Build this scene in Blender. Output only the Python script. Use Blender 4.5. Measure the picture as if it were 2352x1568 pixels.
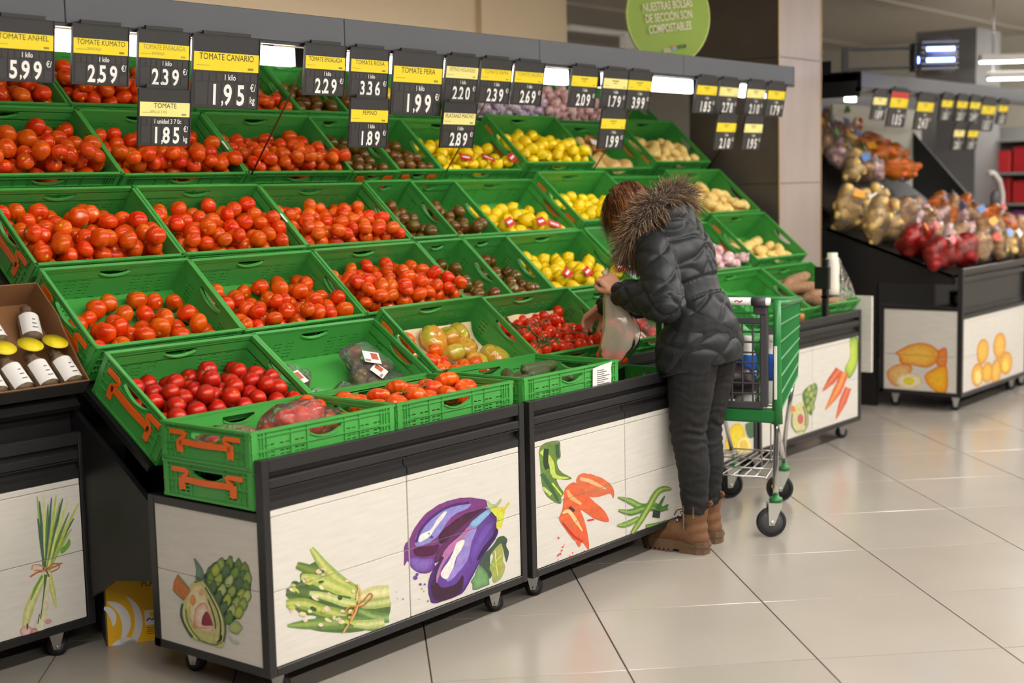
import bpy, bmesh, math, random
import numpy as np
from mathutils import Vector, Matrix, Euler, noise as mnoise
from mathutils.geometry import tessellate_polygon
rnd = random.Random(7)
for o in list(bpy.data.objects): bpy.data.objects.remove(o, do_unlink=True)
scene = bpy.context.scene
col = scene.collection
PI = math.pi
# ---------------------------------------------------------------- camera
# world: x along the produce stand (away from the camera), y into the stand, z up, metres
CAM_H = 1.4925
YAW, PITCH, ROLL = math.radians(51.334), math.radians(6.489), math.radians(1.326)
def _axes():
    fw = Vector((0, math.cos(PITCH), -math.sin(PITCH))); rt = Vector((1, 0, 0)); dn = fw.cross(rt)
    c, s = math.cos(ROLL), math.sin(ROLL)
    r2, d2 = c*rt + s*dn, -s*rt + c*dn
    su = Vector((math.cos(YAW), math.sin(YAW), 0)); sv = Vector((-math.sin(YAW), math.cos(YAW), 0))
    f = lambda a: Vector((a.dot(su), a.dot(sv), a.z))
    return f(r2), f(d2), f(fw)
CR, CD, CF = _axes()
cam_data = bpy.data.cameras.new('camera'); cam = bpy.data.objects.new('camera', cam_data); col.objects.link(cam)
m = Matrix.Identity(4)
for i in range(3):
    m[i][0] = CR[i]; m[i][1] = -CD[i]; m[i][2] = -CF[i]
m[2][3] = CAM_H
cam.matrix_world = m
FPX = 3206.5
cam_data.sensor_width = 36.0; cam_data.lens = FPX/2352*36.0
cam_data.clip_start = 0.05; cam_data.clip_end = 200
cam_data.dof.use_dof = True; cam_data.dof.focus_distance = 4.95; cam_data.dof.aperture_fstop = 2.0
scene.camera = cam
def project(p):
    d = Vector(p) - Vector((0, 0, CAM_H)); z = d.dot(CF)
    return (1176 + FPX*d.dot(CR)/z, 784 + FPX*d.dot(CD)/z, z) if z > 0.01 else (0, 0, -1)
# ---------------------------------------------------------------- world and exposure
world = bpy.data.worlds.new('world'); scene.world = world; world.use_nodes = True
world.node_tree.nodes['Background'].inputs[0].default_value = (1.0, 0.95, 0.88, 1)
world.node_tree.nodes['Background'].inputs[1].default_value = 0.10
vs = scene.view_settings
vs.view_transform = 'Standard'; vs.look = 'None'; vs.gamma = 1.0; vs.use_curve_mapping = False
vs.exposure = 0.0
LAMP = 135.0        # radiance of the aisle luminaires
CANOPY = 11.0       # radiance of the small luminaires under the canopy
# ---------------------------------------------------------------- helpers
def srgb(r, g, b):
    f = lambda c: (c/255/12.92) if c/255 <= .04045 else ((c/255+.055)/1.055)**2.4
    return (f(r), f(g), f(b))
MATS = {}
def mat(name, color=(.5,.5,.5), rough=.5, metal=0.0, spec=.5, vary=0.0, vscale=8.0, bump=0.0, bscale=40.0, rand=0.0,
        randhue=0.0, coat=0.0, emit=None, estr=0.0, alpha=1.0, trans=0.0, attr=None, stretch=None, color2=None, detail=4, sss=0.0, sheen=0.0):
    if name in MATS: return MATS[name]
    M = bpy.data.materials.new(name); M.use_nodes = True; nt = M.node_tree; N = nt.nodes; Lk = nt.links.new
    b = N['Principled BSDF']
    b.inputs['Base Color'].default_value = (*color, 1); b.inputs['Roughness'].default_value = rough
    b.inputs['Metallic'].default_value = metal; b.inputs['Specular IOR Level'].default_value = spec
    b.inputs['Coat Weight'].default_value = coat; b.inputs['Coat Roughness'].default_value = .12
    b.inputs['Alpha'].default_value = alpha; b.inputs['Transmission Weight'].default_value = trans
    if sss: b.inputs['Subsurface Weight'].default_value = sss; b.inputs['Subsurface Radius'].default_value = (.02,.008,.004)
    if sheen: b.inputs['Sheen Weight'].default_value = sheen
    if emit is not None:
        b.inputs['Emission Color'].default_value = (*emit, 1); b.inputs['Emission Strength'].default_value = estr
    tc = None
    def coords():
        nonlocal tc
        if tc is None:
            t = N.new('ShaderNodeTexCoord'); tc = t.outputs['Object']
            if stretch:
                mp = N.new('ShaderNodeMapping'); mp.inputs['Scale'].default_value = stretch; Lk(tc, mp.inputs[0]); tc = mp.outputs[0]
        return tc
    src = None
    if attr:
        a = N.new('ShaderNodeAttribute'); a.attribute_name = attr; src = a.outputs['Color']
    if vary or color2:
        nz = N.new('ShaderNodeTexNoise'); nz.inputs['Scale'].default_value = vscale; nz.inputs['Detail'].default_value = detail
        Lk(coords(), nz.inputs['Vector'])
        if color2:
            rp = N.new('ShaderNodeValToRGB'); rp.color_ramp.elements[0].position = .38; rp.color_ramp.elements[1].position = .62
            rp.color_ramp.elements[0].color = (*color, 1); rp.color_ramp.elements[1].color = (*color2, 1)
            Lk(nz.outputs['Fac'], rp.inputs[0]); src = rp.outputs[0]
        else:
            mr = N.new('ShaderNodeMapRange'); mr.inputs['From Min'].default_value = .3; mr.inputs['From Max'].default_value = .7
            mr.inputs['To Min'].default_value = 1-vary; mr.inputs['To Max'].default_value = 1+vary
            Lk(nz.outputs['Fac'], mr.inputs['Value'])
            h = N.new('ShaderNodeHueSaturation'); Lk(mr.outputs[0], h.inputs['Value'])
            if src: Lk(src, h.inputs['Color'])
            else: h.inputs['Color'].default_value = (*color, 1)
            src = h.outputs[0]
    if rand or randhue:
        oi = N.new('ShaderNodeObjectInfo'); h = N.new('ShaderNodeHueSaturation')
        if rand:
            mr = N.new('ShaderNodeMapRange'); mr.inputs['To Min'].default_value = 1-rand; mr.inputs['To Max'].default_value = 1+rand
            Lk(oi.outputs['Random'], mr.inputs['Value']); Lk(mr.outputs[0], h.inputs['Value'])
        if randhue:
            mu = N.new('ShaderNodeMath'); mu.operation = 'MULTIPLY'; mu.inputs[1].default_value = 7.31
            fr = N.new('ShaderNodeMath'); fr.operation = 'FRACT'; Lk(oi.outputs['Random'], mu.inputs[0]); Lk(mu.outputs[0], fr.inputs[0])
            mr2 = N.new('ShaderNodeMapRange'); mr2.inputs['To Min'].default_value = .5-randhue; mr2.inputs['To Max'].default_value = .5+randhue
            Lk(fr.outputs[0], mr2.inputs['Value']); Lk(mr2.outputs[0], h.inputs['Hue'])
        if src: Lk(src, h.inputs['Color'])
        else: h.inputs['Color'].default_value = (*color, 1)
        src = h.outputs[0]
    if src: Lk(src, b.inputs['Base Color'])
    if bump:
        nb = N.new('ShaderNodeTexNoise'); nb.inputs['Scale'].default_value = bscale; nb.inputs['Detail'].default_value = 3
        Lk(coords(), nb.inputs['Vector'])
        bp = N.new('ShaderNodeBump'); bp.inputs['Strength'].default_value = bump; bp.inputs['Distance'].default_value = .004
        Lk(nb.outputs['Fac'], bp.inputs['Height']); Lk(bp.outputs[0], b.inputs['Normal'])
    MATS[name] = M; return M
def film(name, color=(1,1,1), opacity=.18, rough=.12, bscale=35.0, bump=.6, ior=1.45):
    """thin clear plastic: mostly see-through, wrinkled glossy reflections"""
    if name in MATS: return MATS[name]
    M = bpy.data.materials.new(name); M.use_nodes = True; nt = M.node_tree; N = nt.nodes; Lk = nt.links.new
    N.remove(N['Principled BSDF']); out = N['Material Output']
    tr = N.new('ShaderNodeBsdfTransparent'); gl = N.new('ShaderNodeBsdfGlossy'); df = N.new('ShaderNodeBsdfDiffuse')
    tl = N.new('ShaderNodeBsdfTranslucent')
    gl.inputs['Roughness'].default_value = rough; df.inputs['Color'].default_value = (*color,1); tl.inputs['Color'].default_value = (*color,1)
    tr.inputs['Color'].default_value = (1, 1, 1, 1)
    nz = N.new('ShaderNodeTexNoise'); nz.inputs['Scale'].default_value = bscale; nz.inputs['Detail'].default_value = 3; nz.inputs['Distortion'].default_value = 1.2
    t = N.new('ShaderNodeTexCoord'); Lk(t.outputs['Object'], nz.inputs['Vector'])
    bp = N.new('ShaderNodeBump'); bp.inputs['Strength'].default_value = bump; bp.inputs['Distance'].default_value = .01
    Lk(nz.outputs['Fac'], bp.inputs['Height'])
    for s in (gl,): Lk(bp.outputs[0], s.inputs['Normal'])
    a0 = N.new('ShaderNodeMixShader'); a0.inputs[0].default_value = .22; Lk(df.outputs[0], a0.inputs[1]); Lk(tl.outputs[0], a0.inputs[2])
    a = N.new('ShaderNodeMixShader'); a.inputs[0].default_value = opacity; Lk(tr.outputs[0], a.inputs[1]); Lk(a0.outputs[0], a.inputs[2])
    lw = N.new('ShaderNodeFresnel'); lw.inputs['IOR'].default_value = ior; Lk(bp.outputs[0], lw.inputs['Normal'])
    c = N.new('ShaderNodeMixShader'); Lk(lw.outputs[0], c.inputs[0]); Lk(a.outputs[0], c.inputs[1]); Lk(gl.outputs[0], c.inputs[2])
    Lk(c.outputs[0], out.inputs['Surface']); MATS[name] = M; return M
class MB:
    """collects geometry for one mesh"""
    def __init__(s): s.v = []; s.f = []; s.mi = []; s.sm = []; s.c = []; s.M = Matrix.Identity(4); s.col = None
    def add(s, vs, fs, mi=0, sm=False, cols=None):
        o = len(s.v)
        s.v += [tuple(s.M @ Vector(p)) for p in vs]; s.f += [tuple(i+o for i in f) for f in fs]
        s.mi += [mi]*len(fs); s.sm += [sm]*len(fs)
        if s.col is not None or cols is not None:
            s.c += list(cols) if cols is not None else [s.col]*len(vs)
    def box(s, c, d, mi=0, rot=None, ch=0.0):
        hx, hy, hz = d[0]/2, d[1]/2, d[2]/2
        if ch <= 0:
            vs = [Vector((x*hx, y*hy, z*hz)) for z in (-1,1) for y in (-1,1) for x in (-1,1)]
            fs = [(0,2,3,1),(4,5,7,6),(0,1,5,4),(2,6,7,3),(0,4,6,2),(1,3,7,5)]
        else:
            ch = min(ch, hx*.9, hy*.9, hz*.9); vs = []; idx = {}
            for sx in (-1,1):
                for sy in (-1,1):
                    for sz in (-1,1):
                        for ax in range(3):
                            p = [sx*hx, sy*hy, sz*hz]
                            for k in range(3):
                                if k != ax: p[k] -= (sx,sy,sz)[k]*ch
                            idx[(sx,sy,sz,ax)] = len(vs); vs.append(Vector(p))
            fs = []
            for ax in range(3):
                a, b = [(1,2),(2,0),(0,1)][ax]
                for sg in (-1,1):
                    q = []
                    for (i, j) in ((-1,-1),(1,-1),(1,1),(-1,1)):
                        k = [0,0,0]; k[ax] = sg; k[a] = i; k[b] = j; q.append(idx[(*k, ax)])
                    fs.append(tuple(q) if sg > 0 else tuple(q[::-1]))
            for ax in range(3):
                a, b = [(1,2),(2,0),(0,1)][ax]
                for i in (-1,1):
                    for j in (-1,1):
                        def key(sg, axx):
                            k = [0,0,0]; k[ax] = sg; k[a] = i; k[b] = j; return idx[(*k, axx)]
                        q = (key(-1,a), key(1,a), key(1,b), key(-1,b))
                        fs.append(q if i*j < 0 else q[::-1])
            for sx in (-1,1):
                for sy in (-1,1):
                    for sz in (-1,1):
                        q = tuple(idx[(sx,sy,sz,k)] for k in range(3)); fs.append(q if sx*sy*sz > 0 else q[::-1])
        if rot is not None: vs = [rot @ p for p in vs]
        c = Vector(c); s.add([p + c for p in vs], fs, mi)
    def b2(s, x0, x1, y0, y1, z0, z1, mi=0, ch=0.0): s.box(((x0+x1)/2,(y0+y1)/2,(z0+z1)/2),(abs(x1-x0),abs(y1-y0),abs(z1-z0)), mi, ch=ch)
    def cyl(s, a, b, r0, r1=None, n=12, mi=0, cap=True, sm=True):
        s.tube([a, b], [r0, r0 if r1 is None else r1], n, mi, cap, sm)
    def tube(s, path, r, n=8, mi=0, cap=True, sm=True, closed=False, cols=None):
        P = [Vector(p) for p in path]; k = len(P)
        if not hasattr(r, '__len__'): r = [r]*k
        up = None; vs = []; fs = []
        for i in range(k):
            if closed: t = (P[(i+1) % k] - P[i-1])
            else: t = P[min(i+1,k-1)] - P[max(i-1,0)]
            if t.length < 1e-9: t = Vector((0,0,1))
            t.normalize()
            if up is None:
                a = Vector((0,0,1)) if abs(t.z) < .9 else Vector((1,0,0)); up = t.cross(a).normalized()
            up = (up - t*up.dot(t)); up = up.normalized() if up.length > 1e-6 else t.orthogonal().normalized()
            w = t.cross(up)
            for j in range(n):
                an = 2*PI*j/n; vs.append(P[i] + (up*math.cos(an) + w*math.sin(an))*r[i])
        for i in range(k if closed else k-1):
            for j in range(n):
                a, b = i*n+j, i*n+(j+1) % n; i2 = (i+1) % k
                fs.append((a, b, i2*n+(j+1) % n, i2*n+j))
        if cap and not closed: fs.append(tuple(range(n))[::-1]); fs.append(tuple((k-1)*n+j for j in range(n)))
        s.add(vs, fs, mi, sm, cols)
    def lathe(s, prof, n=16, mi=0, sm=True, M=None, caps=True):
        vs = []; fs = []
        for r, z in prof:
            for j in range(n):
                a = 2*PI*j/n; p = Vector((r*math.cos(a), r*math.sin(a), z)); vs.append(M @ p if M else p)
        k = len(prof)
        for i in range(k-1):
            for j in range(n): fs.append((i*n+j, i*n+(j+1) % n, (i+1)*n+(j+1) % n, (i+1)*n+j))
        if caps: fs.append(tuple(range(n))[::-1]); fs.append(tuple((k-1)*n+j for j in range(n)))
        s.add(vs, fs, mi, sm)
    def prism(s, poly, d, mi=0, M=None):
        """2-D outline (x,z) facing -y, extruded by d towards +y"""
        n = len(poly); A = [Vector((p[0], 0, p[1])) for p in poly]; B = [Vector((p[0], d, p[1])) for p in poly]
        area = sum(poly[i][0]*poly[(i+1) % n][1]-poly[(i+1) % n][0]*poly[i][1] for i in range(n))
        tri = tessellate_polygon([[Vector((p[0], p[1], 0)) for p in poly]])
        fs = []
        for t in tri:
            p = [poly[i] for i in t]; ar = (p[1][0]-p[0][0])*(p[2][1]-p[0][1])-(p[2][0]-p[0][0])*(p[1][1]-p[0][1])
            t = tuple(t) if ar > 0 else tuple(t)[::-1]
            fs.append(t); fs.append(tuple(i+n for i in t)[::-1])
        for i in range(n):
            j = (i+1) % n; q = (i, i+n, j+n, j); fs.append(q if area > 0 else q[::-1])
        vs = A+B
        if M: vs = [M @ p for p in vs]
        s.add(vs, fs, mi)
    def grid(s, xs, zs, solid, t, M=None, mi=0):
        """plate with rectangular holes: columns xs, rows zs, solid[i][j]; front at y=0 (facing -y), thickness t to +y"""
        nx, nz = len(xs), len(zs); idx = {}; vs = []; fs = []
        def V(i, j, k):
            key = (i, j, k)
            if key not in idx: idx[key] = len(vs); vs.append(Vector((xs[i], t*k, zs[j])))
            return idx[key]
        S = lambda i, j: 0 <= i < nx-1 and 0 <= j < nz-1 and solid[i][j]
        for i in range(nx-1):
            for j in range(nz-1):
                if not solid[i][j]: continue
                fs.append((V(i,j,0),V(i+1,j,0),V(i+1,j+1,0),V(i,j+1,0))); fs.append((V(i,j,1),V(i,j+1,1),V(i+1,j+1,1),V(i+1,j,1)))
                if not S(i-1,j): fs.append((V(i,j,0),V(i,j+1,0),V(i,j+1,1),V(i,j,1)))
                if not S(i+1,j): fs.append((V(i+1,j,0),V(i+1,j,1),V(i+1,j+1,1),V(i+1,j+1,0)))
                if not S(i,j-1): fs.append((V(i,j,0),V(i,j,1),V(i+1,j,1),V(i+1,j,0)))
                if not S(i,j+1): fs.append((V(i,j+1,0),V(i+1,j+1,0),V(i+1,j+1,1),V(i,j+1,1)))
        if M: vs = [M @ p for p in vs]
        s.add(vs, fs, mi)
    def mesh(s, name, mats):
        me = bpy.data.meshes.new(name); me.from_pydata(s.v, [], s.f); 
        for q in (mats if isinstance(mats, (list,tuple)) else [mats]): me.materials.append(q)
        me.polygons.foreach_set('material_index', s.mi); me.polygons.foreach_set('use_smooth', s.sm)
        if s.c:
            ca = me.color_attributes.new('col', 'FLOAT_COLOR', 'POINT')
            ca.data.foreach_set('color', [x for c in s.c for x in (c[0], c[1], c[2], 1.0)])
        me.update(); return me
    def build(s, name, mats, parent=None, loc=None, rot=None, M=None, kind=None):
        return obj(name, s.mesh(name, mats), parent, loc, rot, M, kind)
def obj(name, data, parent=None, loc=None, rot=None, M=None, kind=None):
    o = bpy.data.objects.new(name, data); col.objects.link(o)
    if parent: o.parent = parent
    if M is not None: o.matrix_local = M
    if loc is not None: o.location = loc
    if rot is not None: o.rotation_euler = rot
    if kind: o['kind'] = kind
    return o
def thing(name, label, cat, loc=(0,0,0), rot=(0,0,0), group=None, M=None):
    o = obj(name, None, None, loc if M is None else None, rot if M is None else None, M); o.empty_display_size = .05
    return tag(o, label, cat, group)
def tag(o, label, cat, group=None):
    o['label'] = label; o['category'] = cat
    if group: o['group'] = group
    return o
def struct(o): o['kind'] = 'structure'; return o
def copy_tree(o, parent=None):
    c = o.copy(); col.objects.link(c)
    if parent: c.parent = parent
    for ch in o.children: copy_tree(ch, c)
    return c
def RX(a): return Matrix.Rotation(a, 4, 'X')
def RY(a): return Matrix.Rotation(a, 4, 'Y')
def RZ(a): return Matrix.Rotation(a, 4, 'Z')
def T(x, y, z): return Matrix.Translation((x, y, z))
_tx = {}
def text_mesh(s, size, bold=0.0, align='CENTER', xs=1.0, shear=0.0):
    """flat lettering; x right, z up, facing -y, baseline at z=0"""
    k = (s, size, bold, align, xs, shear)
    if k in _tx: return _tx[k]
    c = bpy.data.curves.new('txt', 'FONT'); c.body = s; c.size = size; c.align_x = align; c.offset = bold*size; c.shear = shear; c.resolution_u = 3
    o = bpy.data.objects.new('txt', c); me = bpy.data.meshes.new_from_object(o)
    bpy.data.objects.remove(o); bpy.data.curves.remove(c)
    vs = [(v.co.x*xs, 0.0, v.co.y) for v in me.vertices]; fs = [tuple(p.vertices) for p in me.polygons]
    bpy.data.meshes.remove(me); _tx[k] = (vs, fs); return _tx[k]
def put_text(mb, s, x, y, z, size, mi=0, bold=0.0, align='CENTER', xs=1.0, shear=0.0, colr=None):
    vs, fs = text_mesh(s, size, bold, align, xs, shear)
    mb.add([(x+a, y, z+c) for a, b, c in vs], fs, mi, cols=[colr]*len(vs) if colr else None)
# ---------------------------------------------------------------- materials of the place
M_BLACK = mat('black_metal', srgb(22,21,22), .42, spec=.4, vary=.1, vscale=3)
M_FRAME = mat('charcoal_frame', srgb(36,35,36), .36, spec=.5, vary=.06, vscale=4)
M_FASCIA = mat('grey_fascia', srgb(80,82,88), .5, vary=.05, vscale=1.5)
M_DARK = mat('dark_side', srgb(17,16,16), .5)
M_CREAM = mat('cream_wall', srgb(214,192,160), .8, vary=.03, vscale=1.2)
M_GREYWALL = mat('grey_wall', srgb(170,170,166), .8, vary=.04, vscale=.8)
M_CEIL = mat('ceiling_paint', srgb(190,183,172), .85, vary=.03, vscale=.7)
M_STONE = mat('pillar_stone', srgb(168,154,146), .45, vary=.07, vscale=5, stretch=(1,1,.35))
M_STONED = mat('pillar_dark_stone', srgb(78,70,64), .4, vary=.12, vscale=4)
M_TILE = mat('floor_tile', srgb(165,157,148), .19, spec=.5, vary=.035, vscale=2.2, rand=.035, bump=.02, bscale=60)
M_GROUT = mat('grout', srgb(92,84,74), .9, vary=.15, vscale=30)
M_WHITEP = mat('white_plastic', srgb(235,232,226), .4)
M_CHROME = mat('chrome', (.72,.72,.72), .16, metal=1.0)
M_STEEL = mat('zinc_steel', (.55,.55,.54), .35, metal=1.0)
M_RUBBER = mat('black_rubber', srgb(34,33,34), .65)
M_GREYRUB = mat('grey_rubber', srgb(78,78,82), .6)
M_LAMP = mat('lamp_diffuser', (1,1,1), .5, emit=(1.0,.965,.905), estr=LAMP)
M_CANL = mat('canopy_lamp_diffuser', (1,1,1), .5, emit=(1.0,.96,.9), estr=CANOPY)
M_FARL = mat('far_lamp_diffuser', (1,1,1), .5, emit=(1.0,.98,.95), estr=14.0)
# ---------------------------------------------------------------- floor
TA = math.radians(6.099) - YAW; TU = Vector((math.cos(TA), math.sin(TA), 0)); TV = Vector((-math.sin(TA), math.cos(TA), 0))
mb = MB(); mb.b2(-8, 22, -8, 14, -.06, -.006)
floor = struct(mb.build('floor', M_GROUT))
mb = MB(); mb.box((0,0,-.004), (.5955,.5955,.008), ch=.0012); tile_me = mb.mesh('tile', M_TILE)
cells = []
for i in range(-24, 30):
    for j in range(-8, 30):
        c = TU*(.7686+.6*(i+.5)) + TV*(4.678+.6*(j-8+.5))
        if not (-7.6 < c.x < 21.5 and -7.6 < c.y < 13.5): continue
        cs = [project(c + TU*a + TV*b) for a in (-.3,.3) for b in (-.3,.3)]
        area = 0
        if all(q[2] > .3 for q in cs):
            x0 = max(0, min(q[0] for q in cs)); x1 = min(2352, max(q[0] for q in cs)); y0 = max(0, min(q[1] for q in cs)); y1 = min(1568, max(q[1] for q in cs))
            if x1 > x0 and y1 > y0 and not (c.y > 3.7 and c.x < 8.0) : area = (x1-x0)*(y1-y0)
        cells.append((area, c))
cells.sort(key=lambda a: -a[0])
far = MB()
for k, (a, c) in enumerate(cells):
    if k < 200 and a > 60: obj('tile', tile_me, floor, (c.x, c.y, 0), (0,0,TA))
    else:
        far.M = T(c.x, c.y, 0) @ RZ(TA); far.b2(-.2978,.2978,-.2978,.2978,-.006,0)
far.build('tiles', M_TILE, floor, kind='stuff')
# ---------------------------------------------------------------- walls, ceiling, pillar
mb = MB(); mb.b2(-6, 7.25, 5.3, 5.45, 0, 3.05); mb.b2(6.36, 6.44, 5.26, 5.3, 0, 3.05); struct(mb.build('wall_back', M_CREAM))
mb = MB(); mb.b2(-8, 22, 12.5, 12.7, 0, 3.2); struct(mb.build('wall_far', M_GREYWALL))
mb = MB(); mb.b2(17.0, 17.2, -8, 12.5, 0, 3.2); struct(mb.build('wall_right', mat('right_wall_paint', srgb(212,207,194), .8, vary=.03)))
mb = MB(); mb.b2(-8, 22, -8, 14, 3.1, 3.2)
ceil = struct(mb.build('ceiling', M_CEIL))
for k in range(9):      # shallow ceiling battens
    mb = MB(); mb.b2(-8+.0, 22, -5+k*2.1, -4.96+k*2.1, 3.085, 3.1); mb.build('batten', M_CEIL, ceil)
mb = MB()
pil = thing('pillar', 'square stone clad pillar at the far end of the produce stand', 'pillar', (7.6, 4.0, 0))
pz = [0, .74, 1.45, 2.2, 3.1]
for k in range(4):
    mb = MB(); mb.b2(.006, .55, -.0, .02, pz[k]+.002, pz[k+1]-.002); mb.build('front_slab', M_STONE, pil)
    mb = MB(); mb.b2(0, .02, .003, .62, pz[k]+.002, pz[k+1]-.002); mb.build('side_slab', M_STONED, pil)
mb = MB(); mb.b2(.01, .545, .01, .615, 0, 3.1); mb.build('core', M_GROUT, pil)
mb = MB(); mb.b2(-.004, .006, -.004, .003, 0, 3.1); mb.b2(.55, .558, -.004, .003, 0, 3.1); mb.build('corner_trim', mat('brass_trim', srgb(190,160,120), .4, metal=.6), pil)
tag(pil, 'square stone clad pillar at the far end of the produce stand', 'pillar')
pil['kind'] = 'structure'
# ---------------------------------------------------------------- shop luminaires over the aisle
def luminaire(u, v, z, L=1.5, rotz=0.0, label='', m=M_LAMP, w=.07, group='linear lamps over the aisle'):
    t = thing('ceiling_lamp', label, 'lamp', (u, v, z), (0,0,rotz), group)
    mb = MB(); mb.b2(-L/2, L/2, -w/2-.01, w/2+.01, .012, .07, ch=.004); mb.build('housing', M_WHITEP, t)
    mb = MB(); mb.b2(-L/2+.01, L/2-.01, -w/2, w/2, 0, .012); mb.build('diffuser', m, t)
    for s in (-.4, .4):
        mb = MB(); mb.cyl((s*L, 0, .07), (s*L, 0, 3.1-z), .004, n=6); mb.build('suspension', M_STEEL, t)
    return t
for r, v in enumerate((1.15, -1.7)):
    for k in range(6):
        luminaire(.4+k*2.0, v, 2.86, 1.6, 0, 'white linear lamp hung over the aisle in front of the stand')
for k, (u, v) in enumerate(((13.2,1.2),(15.0,1.2),(13.6,3.2),(15.4,3.2))):
    luminaire(u, v, 2.8, 1.6, 0, 'white linear lamp far down the aisle near the right wall', group='far lamps')
for k, (u, v) in enumerate(((5.6,6.7),(4.6,8.6),(6.4,8.6))):  # added lamps, hidden by the cream wall, to brighten the far wall and ceiling
    luminaire(u, v, 2.86, 1.6, 0, 'added unseen lamp brightening the room behind the cream wall', group='added lamps hidden behind the wall')
# ---------------------------------------------------------------- canopy above the stand
can = thing('canopy', 'long grey canopy with panel joints over the tomato stand', 'canopy', (2.618, 3.85, 2.02))
for k in range(-2, 4):
    mb = MB(); mb.b2(k*1.22+.0015, (k+1)*1.22-.0015, 0, .02, .0, .105, ch=.002); mb.build('fascia_panel', M_FASCIA, can)
mb = MB(); mb.b2(-2.44, 4.88, .02, .40, .06, .10); mb.b2(-2.44, 4.88, .02, .05, .004, .06); mb.build('top_board', M_BLACK, can)
mb = MB(); mb.b2(4.88, 4.89, 0, .40, 0, .105); mb.build('end_cap', M_FASCIA, can)
mb = MB(); mb.b2(-2.44, 4.88, -.006, .0, -.012, -.002); mb.b2(-2.44, 4.88, .0, .02, -.012, -.001); mb.build('sign_rail', M_BLACK, can)
for (a, b) in ((2.45,3.72),(3.95,5.48),(5.75,6.62),(7.0,7.44)):
    t = thing('canopy_lamp', 'slim white lamp under the grey canopy, ending at %s' % {3.72:'the big canario price sign', 5.48:'the pink garlic crate', 6.62:'the empty stretch before the pillar', 7.44:'the pillar end'}[b], 'lamp', (a, 4.0, 1.95), group='canopy lamps')
    mb = MB(); mb.b2(0, b-a, 0, .03, .0, .07, ch=.004); mb.build('diffuser', M_CANL, t)
    for e in (-.05, b-a):
        mb = MB(); mb.b2(e, e+.05, .0, .03, .0, .07); mb.build('end_cap', M_FASCIA, t)
    for e in (.1, b-a-.14):
        mb = MB(); mb.b2(e, e+.04, .008, .022, .07, .135); mb.build('bracket', M_BLACK, t)
for k, u in enumerate((3.85, 5.06, 6.28, 7.5)):
    o = MB(); o.tube([(u, 4.43, 1.55), (u, 4.02, 2.05)], .0035 if k < 3 else .008, 6)
    tag(o.build('support_rod', mat('rod_bronze', srgb(92,66,44), .45, metal=.4)), ['thin rod slanting down between the round and plum tomato crates', 'thin rod slanting down over the lemon net crate', 'thin rod slanting down over the squash crate', 'thicker dark rod at the pillar end of the canopy'][k], 'rod', 'rods holding the canopy')
# ---------------------------------------------------------------- rack under the tilted crates
ROW = {1:(3.43,.783,34.5), 2:(3.789,1.003,40.7), 3:(4.098,1.263,41.4), 4:(4.440,1.560,43.0), 5:(4.751,1.837,43.0)}   # front rim y, z and tilt
CW, CDP, CH = .598, .372, .155
U0, UP = 2.618, .61
rack = thing('produce_rack', 'black stepped rack carrying the tilted green crates', 'rack', (2.6, 3.4, 0))
for r, (v, z, a) in ROW.items():
    a = math.radians(a); mb = MB(); mb.M = T(0, v-3.4, z) @ RX(a)
    mb.b2(.0, 4.92, .0, CDP+.03, -CH-.028, -CH-.006); mb.build('shelf', M_BLACK, rack)
side = [(.06,.30),(.06,.50),(.22,.62),(.58,.86),(.92,1.10),(1.25,1.40),(1.56,1.70),(1.82,1.95),(1.86,.05),(.75,.05),(.55,.12),(.32,.26)]
for x in (-.015, 4.925):
    mb = MB(); mb.prism([(p[0], p[1]) for p in side], .02, M=T(x,0,0) @ RZ(PI/2) @ Matrix.Scale(-1,4,(0,1,0)))
    mb.build('side_panel', M_BLACK, rack)
mb = MB(); mb.b2(0, 4.92, 1.83, 1.86, .05, 2.12); mb.build('back_panel', mat('gloss_black_panel', srgb(30,29,28), .12), rack)
for x in (.0, 1.2, 2.42, 3.64, 4.87):
    mb = MB(); mb.b2(x, x+.05, 1.74, 1.80, 0, 1.9); mb.build('upright', M_BLACK, rack)
# ---------------------------------------------------------------- green folding crates
M_CRATE = mat('green_crate', srgb(70,158,70), .34, spec=.45, vary=.05, vscale=5, rand=.06)
M_ORANGE = mat('orange_handle', srgb(242,108,30), .4, vary=.05, vscale=20, rand=.05)
def stroke(pts, widths):
    """outline of a flat ribbon following pts with the given widths"""
    L = []; R = []; n = len(pts)
    for i in range(n):
        a = Vector(pts[max(i-1,0)]); b = Vector(pts[min(i+1,n-1)]); t = (b-a).normalized(); nn = Vector((-t.y, t.x))
        w = widths[i]/2 if hasattr(widths,'__len__') else widths/2
        L.append(tuple(Vector(pts[i])+nn*w)); R.append(tuple(Vector(pts[i])-nn*w))
    return L + R[::-1]
def ribbon(mb, pts, widths, d, M=None, mi=0):
    n = len(pts); w = widths if hasattr(widths,'__len__') else [widths]*n
    out = stroke(pts, w); L = out[:n]; R = out[n:][::-1]
    vs = [(p[0],0,p[1]) for p in L]+[(p[0],0,p[1]) for p in R]+[(p[0],d,p[1]) for p in L]+[(p[0],d,p[1]) for p in R]
    fs = []
    for i in range(n-1):
        fs += [(i, i+n, i+n+1, i+1), (i+2*n, i+2*n+1, i+3*n+1, i+3*n), (i, i+1, i+2*n+1, i+2*n), (i+n, i+3*n, i+3*n+1, i+n+1)]
    fs += [(0, 2*n, 3*n, n), (n-1, 2*n-1, 4*n-1, 3*n-1)]
    if M: vs = [M @ Vector(p) for p in vs]
    mb.add(vs, fs, mi)
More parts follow.
